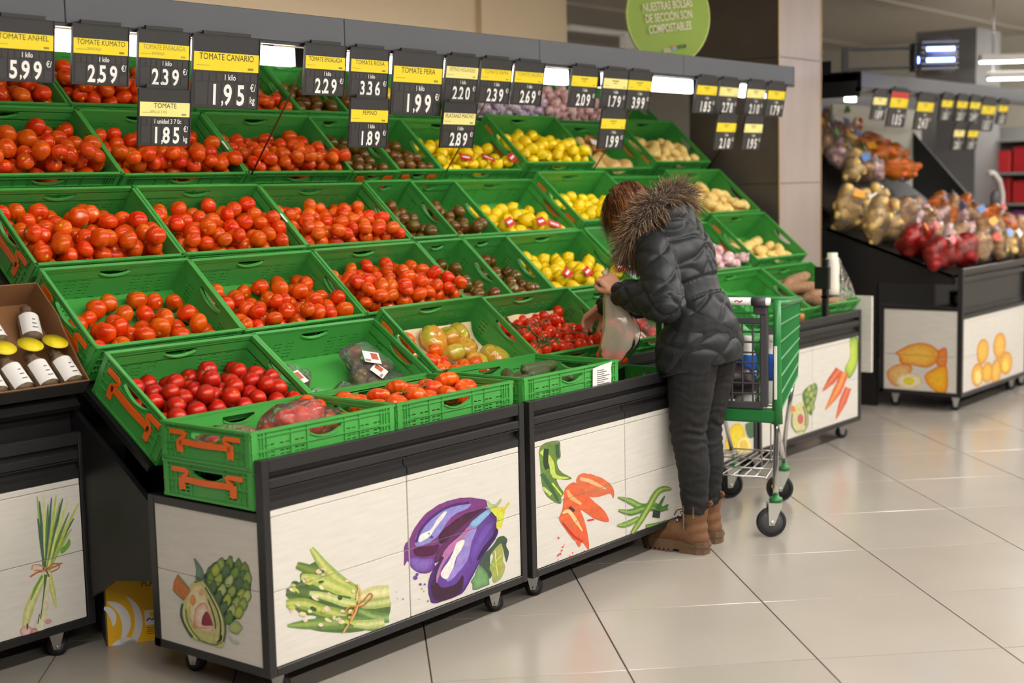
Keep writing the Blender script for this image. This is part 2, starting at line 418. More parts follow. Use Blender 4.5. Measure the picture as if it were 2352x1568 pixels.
def crate_wall(mb, W, H, M, handle=.13, slots=True, t=.0045):
    """one wall seen from outside: front (outer) at y=0, x centred, z 0..H"""
    hz0, hz1 = H-.048, H-.020
    xs = {-W/2, W/2, -handle/2, handle/2}; zs = {0, H, hz0, hz1}
    holes = []
    if slots:
        rows = [H*.18, H*.28, H*.38, H*.48, H*.58]
        step = .058; x = handle/2+.022; groups = []
        while x + .04 < W/2-.03: groups.append(x); x += step
        for g in groups:
            for sg in (-1, 1):
                for r in rows:
                    for q in range(2):
                        a = g + q*.021; holes.append((sg*a if sg > 0 else -(a+.016), sg*a+.016 if sg > 0 else -a, r, r+.0045))
    if slots and W > .45:
        for k in range(9):
            a = -W/2+.06+k*(W-.14)/8; holes.append((a, a+.022, .006, .013))
    if handle: holes.append((-handle/2, handle/2, hz0, hz1))
    for h in holes: xs |= {h[0], h[1]}; zs |= {h[2], h[3]}
    xs = sorted(xs); zs = sorted(zs)
    import bisect
    solid = [[True]*(len(zs)-1) for _ in range(len(xs)-1)]
    for h in holes:
        for i in range(bisect.bisect_left(xs,h[0]-1e-7), bisect.bisect_left(xs,h[1]-1e-7)):
            for j in range(bisect.bisect_left(zs,h[2]-1e-7), bisect.bisect_left(zs,h[3]-1e-7)): solid[i][j] = False
    mb.grid(xs, zs, solid, t, M)
    rib = [W/2-.012, W/2-.032, W/2-.056] + ([handle/2+.012, handle/2+.075] if W > .45 else [handle/2+.012])
    for x in rib:
        for sg in (-1,1):
            c = M @ Vector((sg*x, -.002, H*.5)); d = M.to_3x3() @ Vector((.003,.004,H-.012)); mb.box(c, (abs(d.x),abs(d.y),abs(d.z)))
    for z in (H*.30, H*.46):
        for sg in (-1,1):
            c = M @ Vector((sg*(W/2-.034), -.002, z)); d = M.to_3x3() @ Vector((.062,.004,.003)); mb.box(c, (abs(d.x),abs(d.y),abs(d.z)))
    if handle:      # curved lip under the hand hole
        n = 12; lip = [(-handle/2+handle*i/n, hz0+.016*(abs(2*i/n-1)**2.2)) for i in range(n+1)]
        ribbon(mb, lip, .005, .012, M @ T(0,-.004,0))
        vs = []; fs = []
        for (x, z) in lip:
            for y in (0, t): vs.append(M @ Vector((x, y, hz0-.001))); vs.append(M @ Vector((x, y, z)))
        for i in range(n):
            a, b = i*4, (i+1)*4; fs += [(a, b, b+1, a+1), (a+2, a+3, b+3, b+2)]
        mb.add(vs, fs)
def orange_mesh(D, H):
    """flat spring handle on the short end, faces -y, x centred"""
    mb = MB(); s = D/.39; h = H/.155
    for sg in (-1, 1):
        P = [(.155,.118),(.095,.118),(.085,.112),(.088,.102),(.105,.094),(.112,.084)]
        ribbon(mb, [(sg*x*s, z*h) for x, z in P], [.020*h,.020*h,.014,.010,.010,.012], .004)
        P2 = [(.112,.086),(.113,.060),(.112,.036)]
        ribbon(mb, [(sg*x*s, z*h) for x, z in P2], [.022,.026,.022], .005)
    ribbon(mb, [(-.113*s,.074*h),(-.09*s,.080*h),(0,.076*h),(.09*s,.080*h),(.113*s,.074*h)], [.020*h,.026*h,.025*h,.026*h,.020*h], .006)
    return mb.mesh('handle', M_ORANGE)
_cr = {}
def crate_meshes(W, D, H, turned=False):
    k = (W, D, H, turned)
    if k in _cr: return _cr[k]
    mb = MB()
    hl = .13 if W > .45 else .085
    he = .13
    faces = [(W, T(0,-D/2,0), hl), (W, T(0,D/2,0) @ RZ(PI), hl), (D, T(W/2,0,0) @ RZ(PI/2), he), (D, T(-W/2,0,0) @ RZ(-PI/2), he)]
    for w, Mx, hd in faces: crate_wall(mb, w-.004, H-.004, Mx, hd)
    # rim, ribs and corner posts
    for z, ex, th in ((H-.004, .004, .008), (H-.020, .0025, .0035), (H-.058, .0025, .0035), (.004, .003, .008)):
        for y in (-D/2, D/2): mb.box((0, y + (.0 if y > 0 else .0), z), (W+2*ex, 2*ex+.004, th))
        for x in (-W/2, W/2): mb.box((x, 0, z), (2*ex+.004, D+2*ex, th))
    for x in (-W/2, W/2):
        for y in (-D/2, D/2):
            sx, sy = (1 if x > 0 else -1), (1 if y > 0 else -1)
            mb.box((x-sx*.010, y+sy*.0015, H/2), (.020,.007,H-.01)); mb.box((x+sx*.0015, y-sy*.010, H/2), (.007,.020,H-.01))
            mb.box((x-sx*.045, y+sy*.0018, H/2), (.004,.006,H-.01))
    # floor with drain holes
    xs = {-W/2+.004, W/2-.004}; zs = {-D/2+.004, D/2-.004}; holes = []
    for gx in ([-W*.33, W*.30] if W > .45 else [0]):
        for gy in (-D*.28, D*.28):
            for i in range(2):
                for j in range(3):
                    holes.append((gx+i*.02, gx+i*.02+.007, gy+j*.02, gy+j*.02+.007))
    for h in holes: xs |= {h[0],h[1]}; zs |= {h[2],h[3]}
    xs = sorted(xs); zs = sorted(zs); import bisect
    solid = [[True]*(len(zs)-1) for _ in range(len(xs)-1)]
    for h in holes: solid[bisect.bisect_left(xs,h[0]-1e-7)][bisect.bisect_left(zs,h[2]-1e-7)] = False
    mb.grid(xs, zs, solid, .004, T(0,0,.008) @ RX(-PI/2))
    body = mb.mesh('crate_body', M_CRATE)
    _cr[k] = (body, orange_mesh(D if not turned else W, H)); return _cr[k]
def crate(W, D, H, M, label, group, turned=False, name='folding_crate'):
    body, org = crate_meshes(W, D, H, turned)
    t = thing(name, label, 'crate', M=M, group=group)
    obj('body', body, t)
    if turned:
        obj('handle', org, t, M=T(0,-D/2-.0065,0)); obj('handle', org, t, M=T(0,D/2+.0065,0) @ RZ(PI))
    else:
        obj('handle', org, t, M=T(-W/2-.0065,0,0) @ RZ(-PI/2)); obj('handle', org, t, M=T(W/2+.0065,0,0) @ RZ(PI/2))
    return t
def crate_matrix(row, u, lift=0.0, H=CH, dz=0.0, dt=0.0, dv=0.0):
    """matrix of a tilted crate whose left rim starts at u; lift raises it square to its floor"""
    v, z, a = ROW[row]; a = math.radians(a+dt)
    return T(u, v+dv, z+dz) @ RX(a) @ T(0, CDP/2, -H + lift)
# ---------------------------------------------------------------- fruit and vegetables
def skin(name, c1, c2, rough=.26, coat=.25, scar=None, scar_r=.16, randhue=.0, rand=.08, vscale=14.0, bump=0.0, bscale=60, stripes=None, spec=.5, low=.35, high=.65):
    """peel: two tones mixed by noise, an optional round stem scar at the +z pole"""
    if name in MATS: return MATS[name]
    M = mat(name, c1, rough, coat=coat, spec=spec, bump=bump, bscale=bscale)
    nt = M.node_tree; N = nt.nodes; Lk = nt.links.new; b = N['Principled BSDF']
    tc = N.new('ShaderNodeTexCoord'); nz = N.new('ShaderNodeTexNoise'); nz.inputs['Scale'].default_value = vscale; nz.inputs['Detail'].default_value = 3
    oi = N.new('ShaderNodeObjectInfo'); ad = N.new('ShaderNodeVectorMath'); ad.operation = 'ADD'
    sc = N.new('ShaderNodeVectorMath'); sc.operation = 'SCALE'; sc.inputs['Scale'].default_value = 13.0
    cb = N.new('ShaderNodeCombineXYZ'); Lk(oi.outputs['Random'], cb.inputs[0]); Lk(oi.outputs['Random'], cb.inputs[2]); Lk(cb.outputs[0], sc.inputs[0])
    Lk(tc.outputs['Object'], ad.inputs[0]); Lk(sc.outputs[0], ad.inputs[1]); Lk(ad.outputs[0], nz.inputs['Vector'])
    rp = N.new('ShaderNodeValToRGB'); e = rp.color_ramp.elements; e[0].position = low; e[1].position = high; e[0].color = (*c1,1); e[1].color = (*c2,1)
    Lk(nz.outputs['Fac'], rp.inputs[0]); src = rp.outputs[0]
    h = N.new('ShaderNodeHueSaturation'); Lk(src, h.inputs['Color'])
    mr = N.new('ShaderNodeMapRange'); mr.inputs['To Min'].default_value = 1-rand; mr.inputs['To Max'].default_value = 1+rand
    Lk(oi.outputs['Random'], mr.inputs['Value']); Lk(mr.outputs[0], h.inputs['Value'])
    if randhue:
        mu = N.new('ShaderNodeMath'); mu.operation = 'MULTIPLY'; mu.inputs[1].default_value = 9.7; fr = N.new('ShaderNodeMath'); fr.operation = 'FRACT'
        Lk(oi.outputs['Random'], mu.inputs[0]); Lk(mu.outputs[0], fr.inputs[0])
        m2 = N.new('ShaderNodeMapRange'); m2.inputs['To Min'].default_value = .5-randhue*.1; m2.inputs['To Max'].default_value = .5+randhue
        Lk(fr.outputs[0], m2.inputs['Value']); Lk(m2.outputs[0], h.inputs['Hue'])
    src = h.outputs[0]
    if scar:
        sp = N.new('ShaderNodeSeparateXYZ'); Lk(tc.outputs['Generated'], sp.inputs[0])
        d = N.new('ShaderNodeVectorMath'); d.operation = 'DISTANCE'; d.inputs[1].default_value = (.5,.5,.97); Lk(tc.outputs['Generated'], d.inputs[0])
        r2 = N.new('ShaderNodeValToRGB'); q = r2.color_ramp.elements; q[0].position = scar_r*.55; q[1].position = scar_r; q[0].color = (1,1,1,1); q[1].color = (0,0,0,1)
        Lk(d.outputs['Value'], r2.inputs[0]); mx = N.new('ShaderNodeMix'); mx.data_type = 'RGBA'
        Lk(r2.outputs[0], mx.inputs['Factor']); Lk(src, mx.inputs['A']); mx.inputs['B'].default_value = (*scar, 1); src = mx.outputs['Result']
    Lk(src, b.inputs['Base Color']); return M
S_TOM = skin('round_tomato_skin', srgb(212,26,3), srgb(236,76,10), rough=.24, coat=.2, spec=.3, scar=srgb(226,190,70), scar_r=.10, randhue=.016, vscale=1.1)
S_TOMD = skin('netted_tomato_skin', srgb(208,20,5), srgb(226,44,10), rough=.24, coat=.25, spec=.4, scar=srgb(220,180,70), scar_r=.10, randhue=.006, vscale=1.1)
S_PLUM = skin('plum_tomato_skin', srgb(212,28,4), srgb(238,84,12), rough=.24, coat=.2, spec=.3, scar=srgb(220,190,90), scar_r=.06, randhue=.016, vscale=1.0)
S_KUM = skin('dark_tomato_skin', srgb(118,46,18), srgb(94,82,20), rough=.22, spec=.4, scar=srgb(140,136,60), scar_r=.12, randhue=.02, rand=.22, vscale=.9, coat=.3)
S_BEEF = skin('beef_tomato_skin', srgb(210,142,46), srgb(188,176,58), rough=.2, coat=.4, scar=srgb(90,60,30), scar_r=.07, randhue=.01, vscale=.8, low=.42, high=.62)
S_RAF = skin('ribbed_tomato_skin', srgb(222,52,10), srgb(238,92,20), rough=.24, coat=.25, spec=.4, scar=srgb(110,110,50), scar_r=.09, randhue=.008, vscale=1.0)
S_VINE = skin('vine_tomato_skin', srgb(216,34,8), srgb(234,66,16), rough=.24, coat=.25, spec=.4, scar=srgb(120,110,40), scar_r=.06, rand=.1, vscale=1.0)
S_LEM = skin('lemon_peel', srgb(255,208,0), srgb(255,226,6), rough=.36, coat=.05, bump=.12, bscale=11, randhue=.006, rand=.05, vscale=1.2)
S_ORA = skin('orange_lemon_peel', srgb(244,186,20), srgb(248,206,30), rough=.38, coat=.1, bump=.12, bscale=11, vscale=1.2)
S_POT = skin('potato_skin', srgb(248,216,136), srgb(238,200,110), rough=.5, coat=.05, bump=.10, bscale=4, rand=.08, vscale=1.4)
S_POTR = skin('red_potato_skin', srgb(186,54,50), srgb(160,34,40), rough=.5, coat=.05, rand=.12, vscale=1.4)
S_GAR = skin('pink_garlic_skin', srgb(244,214,208), srgb(216,126,158), rough=.42, coat=.1, vscale=2.2, low=.45, high=.66, rand=.06)
S_GARP = skin('purple_garlic_skin', srgb(240,226,236), srgb(176,116,184), rough=.42, coat=.1, vscale=2.2, low=.45, high=.66, rand=.06)
S_SQU = skin('squash_skin', srgb(238,196,124), srgb(230,180,104), rough=.45, coat=.1, rand=.05, vscale=1.0)
S_PAP = skin('papaya_skin', srgb(246,184,26), srgb(238,156,22), rough=.4, rand=.05, vscale=1.2)
S_CAS = skin('cassava_skin', srgb(146,106,74), srgb(176,134,98), rough=.75, coat=0, bump=.5, bscale=3, rand=.10, vscale=1.6)
S_SWE = skin('sweet_potato_skin', srgb(220,140,80), srgb(204,118,66), rough=.6, coat=0, bump=.2, bscale=3, vscale=1.5)
S_CUC = skin('cucumber_skin', srgb(52,66,32), srgb(80,94,48), rough=.45, coat=.1, bump=.6, bscale=7, vscale=5, rand=.12)
S_ZUC = skin('courgette_skin', srgb(66,92,40), srgb(96,116,58), rough=.35, coat=.2, vscale=4)
S_CAR = skin('carrot_skin', srgb(226,102,30), srgb(240,128,44), rough=.5, coat=.05, rand=.1, vscale=1.5)
S_ONI = skin('onion_skin', srgb(218,168,96), srgb(196,134,66), rough=.4, coat=.15, rand=.12, vscale=1.3)
S_MUSH = skin('brown_bag_veg', srgb(188,160,120), srgb(150,110,70), rough=.5, rand=.15, vscale=1.4)
M_STEM = mat('green_stem', srgb(86,104,46), .6, vary=.2, vscale=60)
def ball(prof, n=20, lobes=0, lobe_amp=0.0, seed=0, bumpy=0.0, squash=(1,1,1)):
    """body of revolution from (r,z) profile with lobes and lumps; unit size"""
    rr = random.Random(seed); ph = rr.random()*6.28; vs = []; fs = []; k = len(prof); off = Vector((rr.random()*9, rr.random()*9, rr.random()*9))
    for i, (r, z) in enumerate(prof):
        for j in range(n):
            a = 2*PI*j/n; q = r*(1 + lobe_amp*(math.cos(lobes*a+ph) if lobes else 0)*min(1, r*1.6))
            p = Vector((q*math.cos(a)*squash[0], q*math.sin(a)*squash[1], z*squash[2]))
            if bumpy: p *= 1 + bumpy*mnoise.noise(p*1.4+off)
            vs.append(p)
    for i in range(k-1):
        for j in range(n): fs.append((i*n+j, i*n+(j+1) % n, (i+1)*n+(j+1) % n, (i+1)*n+j))
    fs.append(tuple(range(n))[::-1]); fs.append(tuple((k-1)*n+j for j in range(n)))
    return vs, fs
def ell(k=11, sq=1.0, dimple=0.0, tip=0.0, pw=1.0):
    P = []
    for i in range(k+1):
        a = -PI/2 + PI*i/k; r = max(.012, math.cos(a)**pw if math.cos(a) > 0 else 0); z = math.sin(a)*sq
        if dimple: z -= dimple*math.exp(-(r/.30)**2)*(1 if z > 0 else .45)*(1 if z > 0 else -1)
        if tip and r < .42: z += (tip*(1-r/.42)**1.2)*(1 if z > 0 else -1)
        P.append((r, z))
    return P
def fruit_mesh(name, vf, material, scale=1.0):
    vs, fs = vf; mb = MB(); mb.add([p*scale for p in vs], fs, 0, True); return mb.mesh(name, material)
ME = {}
ME['tomato'] = [fruit_mesh('tomato', ball(ell(12,.86,.12), 20, L, .015, s, .03), S_TOM) for s, L in ((1,5),(2,6),(3,4),(4,5))]
ME['tomato_big'] = ME['tomato']
ME['netted'] = [fruit_mesh('tomato', ball(ell(12,.92,.08), 18, 5, .01, s, .02), S_TOMD) for s in (5,6)]
ME['plum'] = [fruit_mesh('plum_tomato', ball(ell(12,1.28,.06), 18, 4, .015, s, .05), S_PLUM) for s in (1,2,3)]
ME['kumato'] = [fruit_mesh('dark_tomato', ball(ell(12,.92,.10), 18, 5, .012, s, .03), S_KUM) for s in (1,2,3)]
ME['beef'] = [fruit_mesh('beef_tomato', ball(ell(14,.74,.22), 36, 9, .045, s, .10, (1,.92,1)), S_BEEF) for s in (1,2,3)]
ME['raf'] = [fruit_mesh('ribbed_tomato', ball(ell(12,.66,.24), 36, 9, .06, s, .05), S_RAF) for s in (1,2)]
ME['vine'] = [fruit_mesh('vine_tomato', ball(ell(11,.9,.10), 18, 5, .012, s, .02), S_VINE) for s in (1,2)]
ME['lemon'] = [fruit_mesh('lemon', ball(ell(12,1.12,0,.28), 18, 0, 0, s, .05), S_LEM) for s in (1,2,3)]
ME['orange'] = [fruit_mesh('lemon', ball(ell(12,1.05,0,.16), 18, 0, 0, s, .04), S_ORA) for s in (4,5)]
ME['potato'] = [fruit_mesh('potato', ball(ell(12,1.4,0,0,.9), 16, 0, 0, s, .18, (1,.88,1)), S_POT) for s in (1,2,3,4)]
ME['red_potato'] = [fruit_mesh('red_potato', ball(ell(10,1.1), 14, 0, 0, s, .14), S_POTR) for s in (1,2)]
GP = [(.02,-.72),(.35,-.74),(.75,-.6),(.98,-.25),(1.0,.05),(.86,.38),(.52,.66),(.26,.86),(.16,1.1),(.13,1.35),(.02,1.38)]
ME['garlic'] = [fruit_mesh('garlic_bulb', ball(GP, 20, 8, .05, s, .05), S_GAR) for s in (1,2)]
ME['garlic_p'] = [fruit_mesh('garlic_bulb', ball(GP, 20, 8, .05, s, .05), S_GARP) for s in (1,2)]
SQP = [(.02,-1.0),(.4,-.98),(.8,-.8),(1.0,-.4),(.95,.0),(.74,.4),(.60,.9),(.58,1.4),(.56,1.8),(.40,2.02),(.12,2.08),(.10,2.2),(.02,2.2)]
ME['squash'] = [fruit_mesh('butternut_squash', ball(SQP, 20, 0, 0, s, .06), S_SQU) for s in (1,2)]
CP = [(.02,-4.2),(.3,-4.1),(.7,-3.4),(.95,-2.0),(1.0,0),(.95,1.6),(.8,2.9),(.5,3.8),(.25,4.3),(.02,4.4)]
ME['cassava'] = [fruit_mesh('cassava_root', ball(CP, 14, 0, 0, s, .16), S_CAS) for s in (1,2,3)]
ME['sweet'] = [fruit_mesh('sweet_potato', ball(ell(12,2.0), 14, 0, 0, s, .16), S_SWE) for s in (1,)]
QP = [(.02,-4.6),(.5,-4.5),(.85,-4.0),(1.0,-2.6),(1.02,0),(1.0,2.6),(.85,3.9),(.55,4.4),(.22,4.7),(.02,4.75)]
ME['cucumber'] = [fruit_mesh('cucumber', ball(QP, 14, 6, .02, s, .12), S_CUC) for s in (1,2)]
ME['courgette'] = [fruit_mesh('courgette', ball(QP, 12, 6, .02, 3, .06), S_ZUC)]
ME['carrot'] = [fruit_mesh('carrot', ball([(.02,-4),(.3,-3.6),(.6,-1),(.85,2),(1,3.4),(.8,4),(.02,4.05)], 10, 0, 0, 1, .06), S_CAR)]
ME['onion'] = [fruit_mesh('onion', ball(ell(10,.92,0,.25), 14, 0, 0, s, .04), S_ONI) for s in (1,2)]
def pack(W, D, n, rgen, repose, x0=-1, x1=1, y0=-1, y1=1, seed=0, gap=.012, squeeze=.96, K=70, rise=0.0, bias=None):
    """drop n balls into a W x D box; returns [(x,y,z,r)]; the pile surface climbs towards +y by `repose`"""
    rr = np.random.RandomState(seed); out = np.zeros((0,4)); s, c = math.sin(repose), math.cos(repose)
    for _ in range(n):
        r = rgen(rr); ax, ay = W/2-gap-r, D/2-gap-r
        xs = rr.uniform(max(-ax, x0*W/2+r), min(ax, x1*W/2-r), K); ys = rr.uniform(max(-ay, y0*D/2+r), min(ay, y1*D/2-r), K); zs = np.full(K, r+.010)
        if len(out):
            R = (out[:,3][None]+r)*squeeze; d2 = (xs[:,None]-out[:,0])**2 + (ys[:,None]-out[:,1])**2
            t = out[:,2][None] + np.sqrt(np.maximum(0, R**2-d2)); t[d2 >= R**2] = -1; zs = np.maximum(zs, t.max(1))
        e = zs*c + ys*s + rr.uniform(0, .004, K)
        if bias: e = e + bias(xs, ys)
        k = int(np.argmin(e)); out = np.vstack([out, [xs[k], ys[k], zs[k], r]])
    return out
def rot_rand(rr): return Euler((rr.uniform(0,6.28), rr.uniform(0,6.28), rr.uniform(0,6.28))).to_matrix().to_4x4()
PLACED = []          # (kind, mesh, matrix, radius, label, category, group)
def put(kind, me, M, r, label, cat, group): PLACED.append((kind, me, M, r, label, cat, group))
def fill(Mc, W, D, n, kind, rad, jit, repose, label, group, cat, seed, flat=False, zoff=0.0, **kw):
    """pile of produce in the crate whose matrix is Mc"""
    rr = random.Random(seed); P = pack(W, D, n, lambda q: rad*(1+q.uniform(-jit, jit)), math.radians(repose), seed=seed, **kw)
    for x, y, z, r in P:
        me = ME[kind][rr.randrange(len(ME[kind]))]
        R = rot_rand(rr)
        if kind in ('plum','lemon','potato','orange'):
            R = Euler((PI/2*rr.uniform(.7,1.3), rr.uniform(-.3,.3), rr.uniform(0,6.28))).to_matrix().to_4x4()
            if kind == 'plum' and rr.random() < .3: R = rot_rand(rr)
        s = r*(.90 if kind in ('plum','lemon') else (.84 if kind == 'potato' else 1.0))
        put(kind, me, Mc @ T(x, y, z+zoff) @ R @ Matrix.Scale(s, 4), r, label, cat, group)
    return P
def hull(points, name, material, parent, inflate=1.0, M=None, smooth=True, sub=1, wrinkle=0.0, seed=0):
    """bag skin: convex hull of points, smoothed"""
    bm = bmesh.new()
    for p in points: bm.verts.new(p)
    bmesh.ops.convex_hull(bm, input=bm.verts)
    for v in [v for v in bm.verts if not v.link_faces]: bm.verts.remove(v)
    bmesh.ops.subdivide_edges(bm, edges=bm.edges, cuts=sub, use_grid_fill=True)
    bmesh.ops.triangulate(bm, faces=bm.faces)
    for _ in range(2): bmesh.ops.smooth_vert(bm, verts=bm.verts, factor=.4, use_axis_x=True, use_axis_y=True, use_axis_z=True)
    if wrinkle:
        bm.normal_update()
        for v in bm.verts: v.co += v.normal*wrinkle*(mnoise.noise(v.co*38+Vector((seed,0,0)))+.6*mnoise.noise(v.co*95)+.3)
    me = bpy.data.meshes.new(name); bm.to_mesh(me); bm.free(); me.materials.append(material)
    for p in me.polygons: p.use_smooth = smooth
    return obj(name, me, parent, M=M)
SPH = [Vector((math.cos(a)*math.cos(b), math.sin(a)*math.cos(b), math.sin(b))) for b in (-1.2,-.5,.2,.9) for a in np.linspace(0, 6.28, 7)[:-1]]+[Vector((0,0,1)),Vector((0,0,-1))]
def bag(items, name, label, cat, group, skin_mat, item_name, origin_M, inflate=1.06, extra=(), wrinkle=.004, seed=0, label_mat=None, neck=None, shell=None, crisp=False):
    """a filled bag: items = [(mesh, local matrix, radius)] in the frame of origin_M"""
    c = sum((it[1].translation for it in items), Vector())/len(items)
    t = thing(name, label, cat, M=origin_M @ T(*c), group=group); pts = []
    for me, Mx, r in items:
        L = T(*(-c)) @ Mx; obj(item_name, me, t, M=L)
        pts += [L.translation + q*r*inflate for q in SPH]
    for e in extra: pts.append(Vector(e)-c)
    if neck is not None:
        top = Vector(neck)-c; pts.append(top)
    if shell:       # the net clings to every piece
        mb = MB()
        for me, Mx, r in items:
            mb.M = T(*(-c)) @ Mx @ Matrix.Scale(1.045, 4); mb.add([v.co.copy() for v in me.vertices], [tuple(p.vertices) for p in me.polygons], 0, True)
        o = mb.build('net', shell, t)
    if skin_mat: hull(pts, 'bag_film', skin_mat, t, wrinkle=wrinkle, seed=seed, smooth=not crisp, sub=3 if crisp else 1)
    return t
# ---------------------------------------------------------------- tilted rows of crates and what lies in them
ROWN = {1:'lowest tilted row', 2:'second tilted row up', 3:'third tilted row up', 4:'fourth tilted row up', 5:'top tilted row'}
jr = random.Random(3)
def tilted(row, idx, what, lift=0.0, half=None, dt=0.0, dz=0.0):
    W = CW if half is None else .298
    u = U0 + UP*idx + (UP/2 if half is None else UP*(.25+.5*half))
    H = CH + lift
    M = crate_matrix(row, u + jr.uniform(-.003,.003), lift, H, dz + jr.uniform(-.003,.003), dt + jr.uniform(-.4,.4)) @ RZ(math.radians(jr.uniform(-.5,.5)))
    crate(W, CDP, H, M, 'green crate %s, %s' % (what, ROWN[row]), 'tilted crates on the rack', turned=half is not None)
    return M, W, H
COLW = {0:'leftmost', 1:'second from the left'}
# round tomatoes, columns 0 and 1
spec = {(2,0):(34,14,dict(bias=lambda x,y: -.05*(x+.02)+ .12*np.maximum(0,y+.02))), (2,1):(66,20,{}), (3,0):(78,20,{}), (3,1):(84,20,{}), (4,0):(82,26,{}), (4,1):(86,26,{}), (5,0):(64,20,{}), (5,1):(92,28,{})}
for (r, i), (n, rep, kw) in spec.items():
    M, W, H = tilted(r, i, 'of round red tomatoes, %s' % COLW[i])
    fill(M, W, CDP, n, 'tomato', .0345 if i == 0 else .0330, .10, rep, 'round red tomato in the %s crate of the %s' % (COLW[i], ROWN[r]), 'round tomatoes', 'tomato', 10*r+i, **kw)
for r, n, rep in ((2,128,26),(3,112,21),(4,110,27),(5,90,26)):
    M, W, H = tilted(r, 2, 'of plum tomatoes, third from the left')
    fill(M, W, CDP, n, 'plum' if r < 5 else 'tomato', .0295, .08, rep, ('oval plum tomato' if r < 5 else 'round red tomato') + ' in the third crate from the left of the %s' % ROWN[r], 'plum tomatoes' if r < 5 else 'round tomatoes', 'tomato', 50+r)
for r in (2,3,4,5):
    for h in (0,1):
        M, W, H = tilted(r, 3, 'of dark brown tomatoes, %s of the narrow pair' % ('left' if h == 0 else 'right'), half=h)
        fill(M, W, CDP, (30 if r < 4 else 36) + h*4, 'kumato', .0295, .10, 18 + 3*h, 'dark brown tomato in the %s narrow crate of the %s' % (('left','right')[h], ROWN[r]), 'dark tomatoes', 'tomato', 70+r*2+h, x1=.80 if r < 4 else 1)
# lemons in yellow nets (column 4) and loose (column 5)
NET_Y = film('yellow_net', srgb(255,232,30), .12, .3, 60, .15, 1.12)
NET_R = film('red_net', srgb(234,30,8), .25, .3, 60, .2, 1.3)
NET_O = film('orange_net', srgb(244,150,34), .35, .25, 60, .3)
NET_YH = film('yellow_net_slack', srgb(252,220,30), .10, .3, 60, .3)
NET_RH = film('red_net_slack', srgb(226,20,14), .14, .25, 60, .3)
FILM = film('clear_film', (1,1,1), .07, .10, 60, .6, 1.4)
FILM2 = film('milky_film', srgb(244,232,214), .12, .14, 30, 1.0, 1.6)
M_TAG = mat('white_tag', srgb(240,236,232), .5); M_REDTAG = mat('red_tag', srgb(206,34,30), .35)
def split_bags(P, M, kind, k, seed, name, lab, cat, group, fm, item, scale=1.0, orient=None, tagm=None, inflate=1.05, wr=.003, shell=None):
    """group a packed pile into k bags by position"""
    rr = random.Random(seed); xs = np.array(P); order = np.argsort(xs[:,0]); parts = np.array_split(order, k)
    for b, idx in enumerate(parts):
        its = []
        for j in idx:
            x, y, z, r = P[j]; R = orient(rr) if orient else rot_rand(rr)
            its.append((ME[kind][rr.randrange(len(ME[kind]))], T(x,y,z) @ R @ Matrix.Scale(r*scale,4), r))
        t = bag(its, name, lab % ('left','middle','right','far right')[b if k > 2 else b*2], cat, group, fm, item, M, inflate, wrinkle=wr, seed=seed+b, shell=shell)
        if tagm:
            top = max(its, key=lambda q: q[1].translation.z - .2*q[1].translation.y); c = sum((q[1].translation for q in its), Vector())/len(its)
            p = top[1].translation - c + Vector((rr.uniform(-.02,.02), -.01, top[2]*1.12)); mb = MB()
            mb.box((0,0,0), (.075,.045,.0015)); mb.box((0,0,.001), (.05,.012,.0008), 1)
            mb.build('tag', [tagm, M_TAG], t, M=T(*p) @ RZ(rr.uniform(-.5,.5)) @ RX(rr.uniform(-.1,.3)))
for r, n in ((2,56),(3,46),(4,58),(5,40)):
    M, W, H = tilted(r, 4, 'of lemons in yellow nets')
    P = pack(W, CDP, n, lambda q: .034*(1+q.uniform(-.06,.06)), math.radians(20), seed=90+r, y1=.85 if r < 4 else 1)
    split_bags(P, M, 'lemon', 3, 200+r, 'lemon_net_bag', 'yellow net of lemons, red tag, %s in the crate of the ' + ROWN[r], 'lemon net', 'nets of lemons', None, 'lemon', .92, tagm=M_REDTAG, shell=NET_Y)
for r, n in ((3,62),(4,92)):
    M, W, H = tilted(r, 5, 'of loose lemons with an orange handle', lift=.045)
    fill(M, W, CDP, n, 'lemon', .0325, .07, 26, 'yellow lemon loose in the crate of the %s' % ROWN[r], 'loose lemons', 'lemon', 100+r, zoff=.035, squeeze=.94)
# garlic
for r, i, kind, n, what in ((5,5,'garlic_p',100,'purple garlic'),(5,6,'garlic',130,'pink garlic'),(2,5,'garlic_p',84,'purple garlic'),(2,6,'garlic',96,'pink garlic')):
    M, W, H = tilted(r, i, 'heaped with %s' % what, lift=.02 if r == 2 and i == 5 else 0)
    fill(M, W, CDP, n, kind, .029, .12, 27, '%s bulb in the crate of the %s' % (what, ROWN[r]), what + ' bulbs', 'garlic', 110+r*3+i, squeeze=.9, zoff=.07 if r == 5 else .01)
# squash, papaya, potatoes
def lay(M, items, label, cat, group, kind):
    for k, (x, y, z, s, rx, ry, rz) in enumerate(items):
        put(kind, ME[kind][k % len(ME[kind])], M @ T(x,y,z) @ Euler((rx,ry,rz)).to_matrix().to_4x4() @ Matrix.Scale(s,4), s, label, cat, group)
M, W, H = tilted(4, 6, 'of butternut squash beside an orange net')
lay(M, [(-.2,-.02,.13,.055,PI/2,0,2.6),(-.22,-.06,.06,.055,PI/2,0,.2),(-.06,-.07,.065,.058,PI/2,0,.5),(.08,-.08,.065,.058,PI/2,0,3.4),(.2,-.09,.062,.056,PI/2,0,-1.2)], 'butternut squash in the crate of the fourth tilted row', 'squash', 'squash fourth row', 'squash')
P = [(.02+.055*(k%3)-.02*(k//6), .07+.05*((k//3)%2)-.02*(k//6), .06+.05*(k//6), .03) for k in range(10)]
split_bags(P, M, 'onion', 1, 301, 'onion_net_bag', 'orange net of pale onions beside the squash, %s', 'onion net', 'onion net', NET_O, 'onion', 1.0, tagm=M_TAG)
